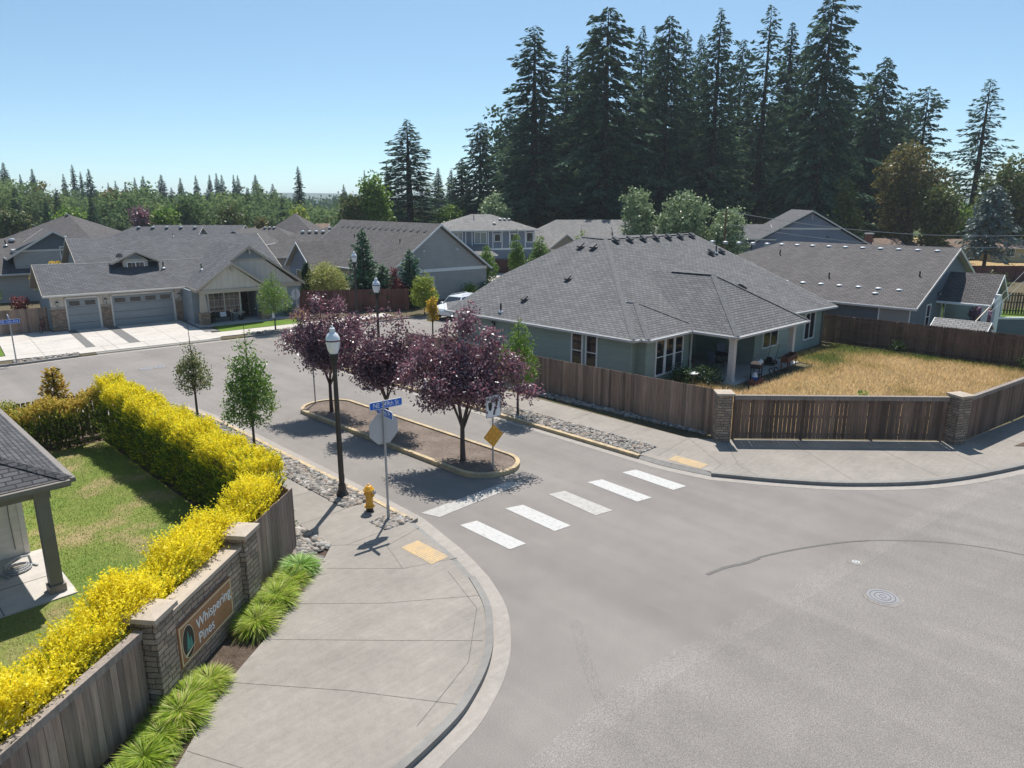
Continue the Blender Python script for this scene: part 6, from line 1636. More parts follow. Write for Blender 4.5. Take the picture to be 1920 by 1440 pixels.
mb = MB(); mb.lathe([(0.35, 0.0), (0.5, 0.75), (0.45, 0.78)], (0, 0, 0), 14); mb.build('pot', M['black'], fb, True)
rng_ = np.random.default_rng(97); P_, d_, c_ = crown_pts(rng_, [(0, 0, 1.15, 0.85, 0.85, 0.5)], 1600, 8, 0.1, 0.7); cards('blossoms', P_, rvec(rng_, len(P_)), rvec(rng_, len(P_)) + [0, 0, 0.5], 0.13, 0.11, 0.55 + 0.3 * c_ + rng_.normal(size=len(P_)) * 0.15, M['flower'], fb)
mb = MB(); mb.prism([(49, 5), (75, -2), (80, 8), (66, 16), (64.2, 13.5), (56, 13)], 0.0, 0.09); struct('back_lawn', mb, M['lawn_green'])
fence('board_fence', 'gapped dark fence beyond the porch and the green back lawn', (66.5, 16.0), (76, -2), 1.8, M['fence_dark'], seed=13, gap=0.05, dog=False, rail_side=1, z0=0.1)

# ------------------------------------------------------------------ small things round the houses
def adirondack(name, label, x, y, z, rot, L):
    t = thing(name, label, 'bench', (x, y, z), rot)
    mb = MB()
    for k in range(5): mb.box(-L / 2, L / 2, -0.3 + 0.11 * k, -0.21 + 0.11 * k, 0.36 - 0.02 * k, 0.385 - 0.02 * k)
    mb.build('seat', M['wood'], t)
    mb = MB(); n = int(L / 0.13)
    for k in range(n):
        a = -L / 2 + L * k / n; mb.extr([(a + 0.01, 0.24, 0.3), (a + L / n - 0.01, 0.24, 0.3), (a + L / n - 0.01, 0.48, 1.0), (a + 0.01, 0.48, 1.0)], (0, 0.02, 0.0))
    mb.build('backrest', M['wood'], t)
    for s in (-1, 1):
        mb = MB(); mb.box(s * L / 2 - 0.05, s * L / 2 + 0.05, -0.36, 0.35, 0.58, 0.61); mb.build('armrest', M['wood'], t)
        for y0 in (-0.33, 0.28):
            mb = MB(); mb.box(s * L / 2 - 0.03, s * L / 2 + 0.03, y0 - 0.04, y0 + 0.04, 0, 0.58); mb.build('leg', M['wood'], t)
    return t
adirondack('garden_bench', 'brown slatted wooden bench with cushions on the covered patio', 33.0, 20.2, 0.12, R(-20), 1.3)
def cushion(label, c, rot, mat):
    mb = MB(); mb.obox((0, 0, 0), (1, 0, 0), (0, 0.35, 0.94), (0, -0.94, 0.35), 0.22, 0.2, 0.06)
    o = mb.build('cushion', mat, None, False, 0.04); o.location = c; o.rotation_euler = (0, 0, rot); return tag(o, label, 'cushion')
cushion('pale blue and white cushion at the left end of the patio bench', (32.6, 20.38, 0.72), R(-20), m_plain('blue_cushion', (0.35, 0.45, 0.6), 0.8))
def m_stripe():
    q = NT('striped_cushion', 0.8, 0.1); s = q.n("ShaderNodeSeparateXYZ"); q.l(q.coord("Object"), s.inputs[0])
    return q.out(q.ramp(q.math('FRACT', q.math('MULTIPLY', s.outputs[0], 9.0)), [(0.0, (0.6, 0.6, 0.55)), (0.5, (0.08, 0.16, 0.12)), (1.0, (0.35, 0.42, 0.2))], 'CONSTANT'))
cushion('striped green and white cushion at the right end of the patio bench', (33.5, 20.05, 0.66), R(-20), m_stripe())
gr = thing('barbecue_grill', 'black barbecue grill with pale lid standing at the patio edge', 'grill', (33.75, 16.2, 0.05), R(15))
mb = MB(); mb.lathe([(0.3, 0), (0.33, 0.1)], (0, 0, 0.62), 4); 
mb = MB(); mb.box(-0.38, 0.38, -0.25, 0.25, 0.62, 0.8); mb.build('firebox', M['black'], gr, False, 0.02)
mb = MB(); mb.extr([(-0.37, -0.25, 0.805), (-0.37, 0.25, 0.805), (-0.37, 0.25, 0.93), (-0.37, 0.1, 1.03), (-0.37, -0.12, 1.02), (-0.37, -0.25, 0.9)], (0.74, 0, 0)); mb.build('lid', M['silver'], gr, False, 0.02)
for a in (-1, 1):
    mb = MB(); mb.box(a * 0.56 - 0.14, a * 0.56 + 0.14, -0.2, 0.2, 0.76, 0.79); mb.build('side_shelf', M['black'], gr)
    for b in (-1, 1):
        mb = MB(); mb.box(a * 0.34 - 0.02, a * 0.34 + 0.02, b * 0.2 - 0.02, b * 0.2 + 0.02, 0, 0.62); mb.build('leg', M['black'], gr)
mb = MB(); mb.box(-0.34, 0.34, -0.2, 0.2, 0.2, 0.22); mb.build('bottom_shelf', M['black'], gr)
pt = thing('propane_tank', 'white and blue gas bottle standing under the barbecue grill', 'gas bottle', (33.2, 16.0, 0.05))
mb = MB(); mb.lathe([(0.13, 0), (0.15, 0.04), (0.155, 0.12), (0.155, 0.3), (0.12, 0.38), (0.05, 0.41)], (0, 0, 0), 14); mb.build('bottle', M['white'], pt, True)
mb = MB(); mb.lathe([(0.157, 0.14), (0.157, 0.26)], (0, 0, 0), 14); mb.build('blue_band', M['sign_blue'], pt)
mb = MB(); mb.lathe([(0.09, 0.39), (0.09, 0.48)], (0, 0, 0), 10); mb.build('collar', M['white'], pt)
fp = thing('fire_trough', 'rusty rectangular metal trough on thin legs beside the right patio post', 'brazier', (36.9, 15.95, 0.1), R(8))
mb = MB(); mb.box(-0.8, 0.8, -0.18, 0.18, 0.5, 0.53)
for a, b, c, d in ((-0.8, 0.8, -0.2, -0.18), (-0.8, 0.8, 0.18, 0.2), (-0.82, -0.8, -0.2, 0.2), (0.8, 0.82, -0.2, 0.2)): mb.box(a, b, c, d, 0.5, 0.8)
mb.build('trough', M['rust'], fp)
for a in (-0.74, 0.74):
    for b in (-0.16, 0.16):
        mb = MB(); mb.box(a - 0.02, a + 0.02, b - 0.02, b + 0.02, 0, 0.5); mb.build('leg', M['rust'], fp)
lm = thing('lawn_mower', 'black push lawn mower parked against the patio wall', 'lawn mower', (37.3, 17.2, 0.1), R(100))
mb = MB(); mb.box(-0.27, 0.27, -0.36, 0.36, 0.1, 0.24); mb.build('deck', M['black'], lm, False, 0.03)
mb = MB(); mb.lathe([(0.16, 0.24), (0.17, 0.36), (0.1, 0.42)], (0, 0.05, 0), 12); mb.build('engine', M['black'], lm)
mb = MB(); mb.tube([(-0.22, -0.3, 0.22), (-0.22, -0.95, 0.95), (0.22, -0.95, 0.95), (0.22, -0.3, 0.22)], 0.016, 6); mb.build('handle', M['black'], lm)
for a in (-0.3, 0.3):
    for b in (-0.28, 0.28):
        mb = MB(); mb.tube([(a - 0.03, b, 0.1), (a + 0.03, b, 0.1)], 0.1, 12); mb.build('wheel', M['tyre'], lm)
def chair(label, x, y, rot):
    t = thing('patio_chair', label, 'chair', (x, y, 0.12), rot)
    mb = MB(); mb.box(-0.26, 0.26, -0.26, 0.26, 0.4, 0.43); mb.build('seat', M['black'], t)
    mb = MB(); mb.extr([(-0.26, 0.26, 0.43), (0.26, 0.26, 0.43), (0.26, 0.4, 1.05), (-0.26, 0.4, 1.05)], (0, 0.025, 0)); mb.build('backrest', M['steel_wall'], t)
    for s in (-1, 1):
        mb = MB(); mb.tube([(s * 0.27, -0.28, 0.02), (s * 0.27, -0.22, 0.62), (s * 0.27, 0.3, 0.64), (s * 0.27, 0.3, 0.02), (s * 0.27, -0.28, 0.02)], 0.016, 5); mb.build('side_frame', M['black'], t)
chair('dark patio chair left of the small table under the porch', 34.0, 18.6, R(70))
chair('dark patio chair with tall back right of the small table', 35.9, 19.2, R(-30))
tb = thing('patio_table', 'small dark round table between two chairs under the patio roof', 'table', (34.9, 18.9, 0.12))
mb = MB(); mb.lathe([(0.45, 0.68), (0.45, 0.71)], (0, 0, 0), 18); mb.build('tabletop', M['black'], tb)
for k in range(3):
    a = k * 2.09; mb = MB(); mb.tube([(0.1 * math.cos(a), 0.1 * math.sin(a), 0.68), (0.36 * math.cos(a), 0.36 * math.sin(a), 0)], 0.018, 5); mb.build('leg', M['black'], tb)
bb = thing('bird_bath', 'small white bird bath on a stem beside the bay windows', 'bird bath', (30.5, 17.9, 0.05))
mb = MB(); mb.lathe([(0.14, 0), (0.06, 0.08), (0.05, 0.48)], (0, 0, 0), 12); mb.build('stem', M['cap'], bb, True)
mb = MB(); mb.lathe([(0.06, 0.48), (0.3, 0.56), (0.3, 0.6), (0.22, 0.57), (0.001, 0.55)], (0, 0, 0), 16); mb.build('bowl', M['white'], bb, True)
bk = thing('brick_planter', 'low red brick planter at the foot of the patio post', 'planter', (33.0, 15.8, 0.05), R(10))
mb = MB()
for a, b, c, d in ((-0.6, 0.6, -0.22, -0.12), (-0.6, 0.6, 0.12, 0.22), (-0.6, -0.5, -0.12, 0.12), (0.5, 0.6, -0.12, 0.12)): mb.box(a, b, c, d, 0, 0.2)
mb.build('brickwork', M['brick'], bk)
mb = MB(); mb.box(-0.5, 0.5, -0.12, 0.12, 0, 0.16); mb.build('soil', M['mulch'], bk)
hz = thing('garden_hose', 'coil of dark hose lying on the patio edge between grill and trough', 'hose', (35.0, 15.95, 0.05))
mb = MB()
for k, (dx, rr) in enumerate(((0, 0.25), (0.55, 0.2))): mb.tube([(dx + math.cos(t) * rr, 0.12 * math.sin(t), 0.2 + rr * 0.75 * math.sin(t)) for t in [2 * math.pi * j / 16 for j in range(17)]], 0.025, 5)
mb.build('coil', M['black'], hz)
bu = thing('bucket', 'white bucket beside the bay windows of the corner house', 'bucket', (31.9, 18.8, 0.05))
mb = MB(); mb.lathe([(0.13, 0), (0.16, 0.32), (0.17, 0.33)], (0, 0, 0), 12); mb.build('pail', M['white'], bu, True)

pb = adirondack('porch_bench', 'dark slatted bench with white cushion below the porch window of the garage house', *c2w(10.4, -3.25), 0.17, R(-6.5), 1.3)
for ch in pb.children: ch.data.materials[0] = M['black']
cushion('white cushion on the dark porch bench of the garage house', c2w(10.5, -3.1) + (0.66,), R(-6.5), M['white'])
for lb, p in (('black pot of white flowers left of the front door of the garage house', c2w(11.75, -3.25)), ('black plant pot by the left porch pier of the garage house', c2w(9.45, -3.6))):
    t = thing('flower_pot', lb, 'flower pot', p + (0.17,))
    mb = MB(); mb.lathe([(0.16, 0), (0.24, 0.36), (0.25, 0.38)], (0, 0, 0), 12); mb.build('pot', M['black'], t, True)
    P_, d_, c_ = crown_pts(rng_, [(0, 0, 0.52, 0.26, 0.26, 0.2)], 240, 6, 0.06); cards('plant', P_, rvec(rng_, len(P_)), rvec(rng_, len(P_)) + [0, 0, 0.5], 0.09, 0.07, (0.75 + 0.3 * c_) if 'white' in lb else 0.4 * c_, M['daisy'], t)
gb = thing('bicycle', 'bicycle leaning between the board fence and the left garage pier', 'bicycle', c2w(-0.55, 0.2) + (0.095,), R(60))
def bicycle(t):
    for x in (-0.5, 0.5):
        mb = MB(); mb.tube([(x + 0.33 * math.cos(a), 0, 0.34 + 0.33 * math.sin(a)) for a in [2 * math.pi * k / 20 for k in range(21)]], 0.018, 5); mb.build('wheel', M['tyre'], t)
    mb = MB()
    for a, b in (((-0.5, 0, 0.34), (-0.12, 0, 0.3)), ((-0.12, 0, 0.3), (0.36, 0, 0.78)), ((-0.2, 0, 0.8), (0.36, 0, 0.8)), ((-0.12, 0, 0.3), (-0.22, 0, 0.88)), ((-0.5, 0, 0.34), (-0.2, 0, 0.78)), ((0.5, 0, 0.34), (0.35, 0, 0.95))): mb.tube([a, b], 0.02, 6)
    mb.build('frame', m_plain('bike_paint', (0.2, 0.05, 0.05), 0.4), t)
    mb = MB(); mb.tube([(0.3, -0.28, 0.98), (0.36, 0, 0.96), (0.3, 0.28, 0.98)], 0.015, 6); mb.build('handlebar', M['black'], t)
    mb = MB(); mb.obox((-0.24, 0, 0.91), (1, 0, 0), (0, 1, 0), (0, 0, 1), 0.13, 0.06, 0.025); mb.build('saddle', M['black'], t)
bicycle(gb)
mo = thing('motorcycle', 'white motorcycle showing above the greyed fence at the left frame edge', 'motorcycle', (9.2, 61.6, 0.55), R(-25))
for x in (-0.72, 0.75):
    mb = MB(); mb.tube([(x + 0.26 * math.cos(a), 0, 0.32 + 0.26 * math.sin(a)) for a in [2 * math.pi * k / 18 for k in range(19)]], 0.06, 6); mb.build('wheel', M['tyre'], mo, True)
mb = MB(); mb.lathe([(0.02, -0.35), (0.17, -0.2), (0.2, 0.05), (0.16, 0.25), (0.02, 0.36)], (0, 0, 0), 10); o_ = mb.build('tank', M['white'], mo, True); o_.rotation_euler = (0, R(80), 0); o_.location = (0.12, 0, 0.86)
mb = MB(); mb.obox((-0.45, 0, 0.82), (1, 0, 0.05), (0, 1, 0), (0, 0, 1), 0.38, 0.15, 0.07); mb.build('seat', M['black'], mo, False, 0.03)
mb = MB(); mb.obox((-0.75, 0, 0.78), (1, 0, 0.2), (0, 1, 0), (0, 0, 1), 0.28, 0.2, 0.14); mb.build('rear_case', M['white'], mo, False, 0.05)
mb = MB(); mb.obox((0.05, 0, 0.5), (1, 0, 0), (0, 1, 0), (0, 0, 1), 0.35, 0.18, 0.2); mb.build('engine', M['silver'], mo, False, 0.04)
mb = MB(); mb.extr([(0.62, -0.24, 0.95), (0.62, 0.24, 0.95), (0.42, 0.2, 1.35), (0.42, -0.2, 1.35)], (0.03, 0, 0.01)); mb.build('windscreen', M['glass_pale'], mo)
mb = MB(); mb.obox((0.66, 0, 0.8), (1, 0, 0), (0, 1, 0), (0, 0, 1), 0.14, 0.22, 0.2); mb.build('fairing', M['white'], mo, False, 0.06)
mb = MB(); mb.tube([(0.4, -0.4, 1.05), (0.5, 0, 1.0), (0.4, 0.4, 1.05)], 0.02, 6); mb.build('handlebar', M['black'], mo)
mb = MB(); mb.tube([(0.72, 0.1, 0.32), (0.52, 0.1, 1.0)], 0.03, 6); mb.build('fork', M['silver'], mo)

# cars
def suv(label, loc, rot, paint, group=None):
    t = thing('parked_car', label, 'car', loc, rot, group)
    # body side profile (x forward), lofted across the width with tumblehome
    lower = [(2.28, 0.45), (2.32, 0.75), (2.2, 0.92), (1.15, 1.04), (0.95, 1.06), (-2.2, 1.06), (-2.3, 0.8), (-2.28, 0.45), (-1.9, 0.32), (1.9, 0.32)]
    mb = MB(); W = 0.93
    n = len(lower); i = len(mb.v)
    for s in (-1, -0.97, 0.97, 1):
        k = 1.0 if abs(s) < 1 else 0.965
        for x, z in lower: mb.v.append((x * k, s * W, 0.32 + (z - 0.32) * (1 if abs(s) < 1 else 0.95)))
    for a in range(3):
        for j in range(n): mb.f.append((i + a * n + j, i + a * n + (j + 1) % n, i + (a + 1) * n + (j + 1) % n, i + (a + 1) * n + j)); mb.mi.append(0)
    mb.f.append(tuple(i + j for j in range(n))); mb.f.append(tuple(i + 3 * n + j for j in range(n))[::-1]); mb.mi += [0, 0]
    mb.build('body', paint, t, False, 0.03)
    cab = [(0.95, 1.06, 0.86), (0.3, 1.66, 0.68), (-1.95, 1.70, 0.68), (-2.22, 1.06, 0.86)]
    mb = MB(); L = [(x, -w, z) for x, z, w in cab]; Rr_ = [(x, w, z) for x, z, w in cab]
    i = 0; mb.v = L + Rr_; mb.f = [(0, 1, 5, 4), (1, 2, 6, 5), (2, 3, 7, 6), (3, 2, 1, 0), (4, 5, 6, 7)]; mb.mi = [0] * 5
    mb.build('cabin', paint, t, False, 0.04)
    def pane(nm, pts, off):
        mb = MB(); mb.extr(pts, off); mb.build(nm, M['glass'], t)
    pane('windscreen', [(0.9, -0.74, 1.12), (0.9, 0.74, 1.12), (0.36, 0.6, 1.6), (0.36, -0.6, 1.6)], (0.03, 0, 0.02))
    pane('rear_window', [(-2.16, -0.72, 1.15), (-2.16, 0.72, 1.15), (-1.99, 0.6, 1.62), (-1.99, -0.6, 1.62)], (-0.035, 0, 0.01))
    for s in (-1, 1):
        for x0, x1, x0t, x1t in ((0.72, -0.12, 0.28, -0.12), (-0.2, -1.1, -0.2, -1.1), (-1.18, -2.05, -1.18, -1.9)):
            pane('side_window', [(x0, s * 0.845, 1.12), (x1, s * 0.845, 1.12), (x1t, s * 0.70, 1.60), (x0t, s * 0.70, 1.60)], (0, s * 0.012, 0.004))
        mb = MB(); mb.tube([(0.2, s * 0.55, 1.72), (0.0, s * 0.55, 1.76), (-1.7, s * 0.55, 1.78), (-1.85, s * 0.55, 1.72)], 0.02, 6); mb.build('roof_rail', M['silver'], t)
        mb = MB(); mb.obox((0.75, s * 1.0, 1.15), (1, 0, 0), (0, 1, 0), (0, 0, 1), 0.07, 0.1, 0.07); mb.build('mirror', paint, t, False, 0.02)
        mb = MB(); mb.obox((2.24, s * 0.68, 0.82), (1, 0, 0), (0, 1, 0), (0, 0, 1), 0.06, 0.2, 0.08); mb.build('headlight', M['glass_pale'], t, False, 0.02)
        for x in (-1.42, 1.42):
            mb = MB(); mb.tube([(x, s * 0.74, 0.36), (x, s * 0.95, 0.36)], 0.36, 20); w = mb.build('wheel', M['tyre'], t, True)
            mb = MB(); mb.tube([(x, s * 0.951, 0.36), (x, s * 0.96, 0.36)], 0.23, 16); mb.build('rim', M['silver'], w)
    return t
suv('white estate car seen over the left tip of the corner house roof', (36.6, 42.6, 0.0), R(190), M['car_paint'])
suv('car on the pale driveway mostly hidden behind the corner house roof', (66.0, 62.2, 0.09), R(200), m_plain('green_car_paint', (0.35, 0.42, 0.42), 0.25, 0.6, 0.02))

# ------------------------------------------------------------------ houses farther back
# two storey house
th, rid, rz = simple_house('two_storey_house', 'blue two storey hipped house with white battens beyond the plain gable', (57.2, 68.6), R(-26), 11.6, 9.0, 5.42, 0.37, 'x', 'hh', 'steel_wall', 'shingle_l', 'trim_white', oh=0.45)
for x, w, h in ((1.5, 1.1, 1.3), (4.4, 1.5, 1.3), (6.6, 0.75, 0.85), (8.7, 0.75, 0.85), (10.9, 0.8, 1.1)): window(th, (x, 0, 4.45), w, h, '-y', 'trim_white', 2 if w > 1 else 1, 1, 'glass_pale' if w > 1 else 'glass')
mb = MB(); mb.box(0, 11.6, -0.03, 0, 2.95, 3.15); mb.build('trim_band', M['trim_white'], th)
for x in (0.05, 2.5, 3.3, 5.4, 6.0, 7.2, 8.2, 9.3, 10.3, 11.5):
    mb = MB(); mb.box(x - 0.05, x + 0.05, -0.025, 0, 3.16, 5.4); mb.build('batten', M['trim_white'], th)
lowr = [[(0.2, -2.6, 2.55), (5.8, -2.6, 2.55), (4.6, -0.9, 3.5), (1.6, -0.9, 3.5)], [(5.8, -2.6, 2.55), (5.8, 0.1, 2.55), (4.6, 0.1, 3.5), (4.6, -0.9, 3.5)], [(0.2, -2.6, 2.55), (1.6, -0.9, 3.5), (1.6, 0.1, 3.5), (0.2, 0.1, 2.55)], [(1.6, -0.9, 3.5), (4.6, -0.9, 3.5), (4.6, 0.1, 3.5), (1.6, 0.1, 3.5)]]
roof(th, lowr, M['shingle_l'], 'trim_white', thick=0.15); mb = MB(); mb.prism([(0.6, -2.3), (5.5, -2.3), (5.5, -0.01), (0.6, -0.01)], 0, 2.5); mb.build('porch_wall', M['steel_wall'], th)
for x in (7.8, 8.4, 9.0): vent(th, (x, 2.6, 6.55), 'silver')
vent(th, (6.6, 1.3, 6.08), 'silver'); vent(th, (4.4, 2.9, 6.65), 'pipe')
# beige house with gable
bh, rid, rz = simple_house('beige_house', 'beige house with long grey hipped roof and small gable beyond the corner house', (69.0, 69.3), R(-45), 24.0, 13.0, 2.7, 0.52, 'x', 'hh', 'taupe_wall', 'shingle_l', 'trim_tan', oh=0.5)
gpoly = [[(5.0, -2.6, 2.8), (7.4, -2.6, 4.75), (7.4, 3.8, 4.75), (5.0, 0.5, 2.8)], [(9.8, -2.6, 2.8), (9.8, 0.5, 2.8), (7.4, 3.8, 4.75), (7.4, -2.6, 4.75)]]
roof(bh, gpoly, M['shingle_l'], 'trim', thick=0.18)
mb = MB(); mb.prism([(5.3, -2.2), (9.5, -2.2), (9.5, 0), (5.3, 0)], 0, 2.78); mb.build('wing_wall', M['near_wall'], bh)
mb = MB(); mb.extr([(5.3, -2.2, 2.79), (9.5, -2.2, 2.79), (7.4, -2.2, 4.5)], (0, 0.1, 0)); mb.build('gable', M['taupe_wall'], bh)
window(bh, (7.6, -2.2, 1.9), 1.8, 1.2, '-y', 'trim_white', 2)
g2 = [[(14.6, 0.6, 3.2), (20.6, 0.6, 3.2), (20.6, 2.4, 4.4), (14.6, 2.4, 4.4)]]
mb = MB(); mb.extr([(14.0, 1.2, 4.0), (21.0, 1.2, 4.0), (21.0, 3.6, 5.2), (14.0, 3.6, 5.2)], (0, 0, 0.3)); mb.build('low_dormer_roof', M['shingle_l'], bh)
for k in range(4): vent(bh, (15.5 + 1.3 * k, 2.2, 5.0), 'box')
mb = MB(); mb.prism([(64, 70), (78, 66), (64.5, 55.2), (60.5, 53.2), (54.5, 56.5), (56, 61)], 0.0, 0.09); struct('pale_driveway', mb, M['drive'])
# blue grey gable beyond the slate house
bg, rid, rz = simple_house('blue_gable_house', 'blue grey house with broad front gable above the slate house ridge', (91.6, 31.4), R(33.7), 14, 13.2, 3.7, 0.57, 'x', 'gg', 'steel_wall', 'shingle_c', 'trim', oh=0.6)
mb = MB(); mb.box(-0.04, 0, 3.2, 10.0, 5.55, 5.75); mb.build('trim_band', M['trim'], bg)
mb = MB(); mb.bar((-0.38, 6.6, 6.7), (-0.36, 6.6, 7.45), 0.1, 0.1); mb.build('gable_bracket', M['trim_tan'], bg)
for y in (4.6, 7.0):
    mb = MB(); mb.lathe([(0.16, -0.04), (0.16, 0.04)], (-0.04, y, 4.7), 8); mb.build('wall_lamp', M['vent_dark'], bg)
roof(bg, [[(-0.2, 10.5, 4.4), (5.5, 10.5, 6.0), (5.5, 17.5, 6.0), (-0.2, 17.5, 4.4)]], M['shingle_c'], 'trim', thick=0.15)
mb = MB(); mb.prism([(0.2, 13.3), (5.3, 13.3), (5.3, 17.2), (0.2, 17.2)], 0, 4.2); mb.build('wing_wall', M['steel_wall'], bg)
mb = MB(); mb.box(1.6, 2.4, -0.9, -0.2, 0, 5.0); ck = mb.build('chimney', M['brick'], bg)
mb = MB(); mb.box(1.5, 2.5, -1.0, -0.1, 5.001, 5.12); mb.build('chimney_cap', M['silver'], ck)
vent(bg, (4.0, 3.5, 5.95), 'pipe')

def far_house(label, name, pL, rotj, w, d, ez, pitch, ends='hh', axis='x', wall='grey_wall', sh='shingle_d', trim='trim', vents=0, wins=0):
    h_, rid, rz = simple_house(name, label, pL, R(-45 + rotj), w, d, ez, pitch, axis, ends, wall, sh, trim)
    a, b = Vector(rid[0]), Vector(rid[1])
    for k in range(vents):
        p = a.lerp(b, (k + 0.5) / vents); vent(h_, (p.x, p.y - 0.35, p.z - 0.14), 'silver')
    for k in range(wins):
        window(h_, (w * (k + 0.5) / wins, 0, 1.5), 1.2, 1.1, '-y', 'trim_white', 2)
    return h_
def dloc(px, d):
    l = (px - 960) / 1340 * (d * 0.969 + 1.5); return (F7 * (d + l), F7 * (d - l))
hb1 = far_house('low house with pinkish brown roof right of the blue gable', 'brown_roof_house', dloc(1610, 108), 0, 7.2, 7, 1.75, 0.42, 'hg', 'x', 'cream_wall', 'shingle_tan')
far_house('long low yellow house behind the slate house ridge', 'yellow_house', dloc(1685, 118), -12, 7.5, 6, 1.6, 0.25, 'gg', 'x', 'cream_wall', 'shingle_tan')
far_house('cream house with pale roof left of the blue spruce', 'cream_house', dloc(1795, 112), 10, 8, 7, 1.9, 0.3, 'gg', 'x', 'cream_wall', 'shingle_tan')
far_house('cream house with small window right of the blue spruce at the frame edge', 'cream_house', dloc(1868, 108), 0, 14, 7, 2.2, 0.28, 'gg', 'x', 'cream_wall', 'shingle_tan', wins=3)
# roofs beyond the garage house
nl, rid, rz = simple_house('slate_gable_house', 'dark house with cross gable and wide window at the left frame edge', (1.5, 78.3), R(-6.5), 21, 11.5, 2.62, 0.45, 'x', 'gh', 'grey_wall', 'shingle_d', 'trim', oh=0.5)
crs = [[(12.2, -0.2, 3.95), (16.0, -0.2, 6.28), (16.0, 7, 6.28), (12.2, 3.0, 3.95)], [(19.8, -0.2, 3.95), (19.8, 3.0, 3.95), (16.0, 7, 6.28), (16.0, -0.2, 6.28)]]
roof(nl, crs, M['shingle_d'], 'trim', thick=0.18)
mb = MB(); mb.prism([(12.8, 0.3), (19.2, 0.3), (19.2, 2.8), (12.8, 2.8)], 2.65, 4.6, 0); mb.build('gable_wall', M['grey_wall'], nl)
mb = MB(); mb.extr([(12.6, 0.28, 4.5), (19.4, 0.28, 4.5), (16.0, 0.28, 6.1)], (0, 0.1, 0)); mb.build('gable_peak', M['slate_wall'], nl)
mb = MB(); mb.box(12.8, 19.2, 0.25, 0.3, 4.45, 4.6); mb.build('trim_band', M['trim'], nl)
window(nl, (17.3, 0.3, 4.1), 1.7, 1.3, '-y', 'trim_white', 2); window(nl, (15.8, 0, 1.9), 0.9, 0.6, '-y', 'trim_white', 1)
for x, y, z in ((11.0, 4.9, 5.05), (13.2, 5.2, 5.2), (17.5, 5.5, 5.3)): vent(nl, (x, y, z), 'silver', 0, 1.2)
vent(nl, (12.6, 4.3, 4.85), 'pipe'); vent(nl, (9.3, 2.0, 3.75), 'pipe'); vent(nl, (9.4, 0.8, 3.2), 'silver')
far_house('hipped grey roof peak with three vents above the far left gable house', 'hipped_roof_house', dloc(-40, 96), 0, 16, 15, 2.7, 0.52, 'hh', 'y', vents=3)
far_house('pale end hip roof with five vents beyond the garage house, left', 'hipped_roof_house', dloc(150, 92), 3, 13.5, 9.5, 2.7, 0.56, 'hg', 'x', 'blue_wall', 'shingle_c', vents=5)
far_house('long grey roof behind the garage house ridge, left of the dark gable', 'long_roof_house', dloc(262, 99), -3, 12.5, 10, 2.9, 0.5, 'gg', 'x', 'steel_wall', 'shingle_c')
dg, rid, rz = simple_house('dark_gable_house', 'house with dark trussed gable above the garage house ridge', dloc(400, 93), R(-40), 5.6, 10, 3.3, 0.62, 'y', 'gg', 'slate_wall', 'shingle_d', 'trim')
far_house('grey hip roof with dark vents between the dark gable and the tall peaked roof', 'hipped_roof_house', dloc(418, 104), 0, 11, 9, 2.7, 0.5, 'hh', 'x', vents=3)
far_house('hip roof with row of silver vents right of the garage house ridge', 'hipped_roof_house', dloc(470, 84), 8, 9.5, 10, 2.6, 0.5, 'hg', 'x', 'grey_wall', 'shingle_d', vents=6)
far_house('tallest peaked grey hip roof on the skyline beyond the garage house', 'hipped_roof_house', dloc(485, 118), 0, 9.5, 10, 3.0, 0.75, 'hh', 'y')
far_house('pinkish brown roof corner on the skyline right of the tallest peak', 'brown_roof_house', dloc(540, 125), 0, 6, 8, 2.9, 0.5, 'hg', 'x', 'taupe_wall', 'shingle_tan')
far_house('grey roof slope with vents left of the plain gable ridge', 'long_roof_house', dloc(540, 100), 4, 9, 9, 2.7, 0.52, 'hg', 'x', vents=4)
fence('board_fence', 'red brown fence glimpsed by the dry field at the right frame edge', (92, 24), (101, 14), 1.8, M['fence_red'], seed=15, dog=False, z0=0.0)
mb = MB(); mb.prism([(95, 44), (105, 12), (150, 5), (210, 30), (200, 60), (130, 60)], -0.05, 0.06); struct('dry_field', mb, M['dryfield'])

# ------------------------------------------------------------------ tall firs and woods
def fir_proto(seed, h, r, **kw):
    rng = np.random.default_rng(seed)
    mb, data = conifer_mesh(rng, h, r, **kw)
    return mb, data, h, r
PROT = {}
def fir(kind, label, px, top, hw, d, mat='fir', group='tall dark firs behind the houses', cat='tree'):
    """fir standing d metres away in the direction of px, its top at the given row of the photo"""
    dep = R(14.3) - math.atan((720 - top) / 1340.0)
    H = 8.8 - d * math.tan(dep)
    if group.startswith('tall'): hw *= 1.5; d *= 1.2; H = 8.8 - d * math.tan(dep)
    rr = hw * d / 1300.0
    x, y = dloc(px, d)
    key = (kind, mat)
    rot = random.Random(int(px * 7 + top)).uniform(0, 6.28)
    if key not in PROT:
        sd, h, r, kw = FIRK[kind]
        mb, (C, D_, N, L, T), h, r = fir_proto(sd, h, r, **kw)
        root = thing('fir_tree', label, cat, (x, y, 0), rot, group)
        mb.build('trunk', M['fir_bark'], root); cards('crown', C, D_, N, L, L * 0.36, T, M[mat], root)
        root.scale = (rr / r, rr / r, H / h); PROT[key] = (root, h, r)
        return root
    root, h, r = PROT[key]
    return dup(root, (x, y, 0), rot, (rr / r, rr / r, H / h), label, group)
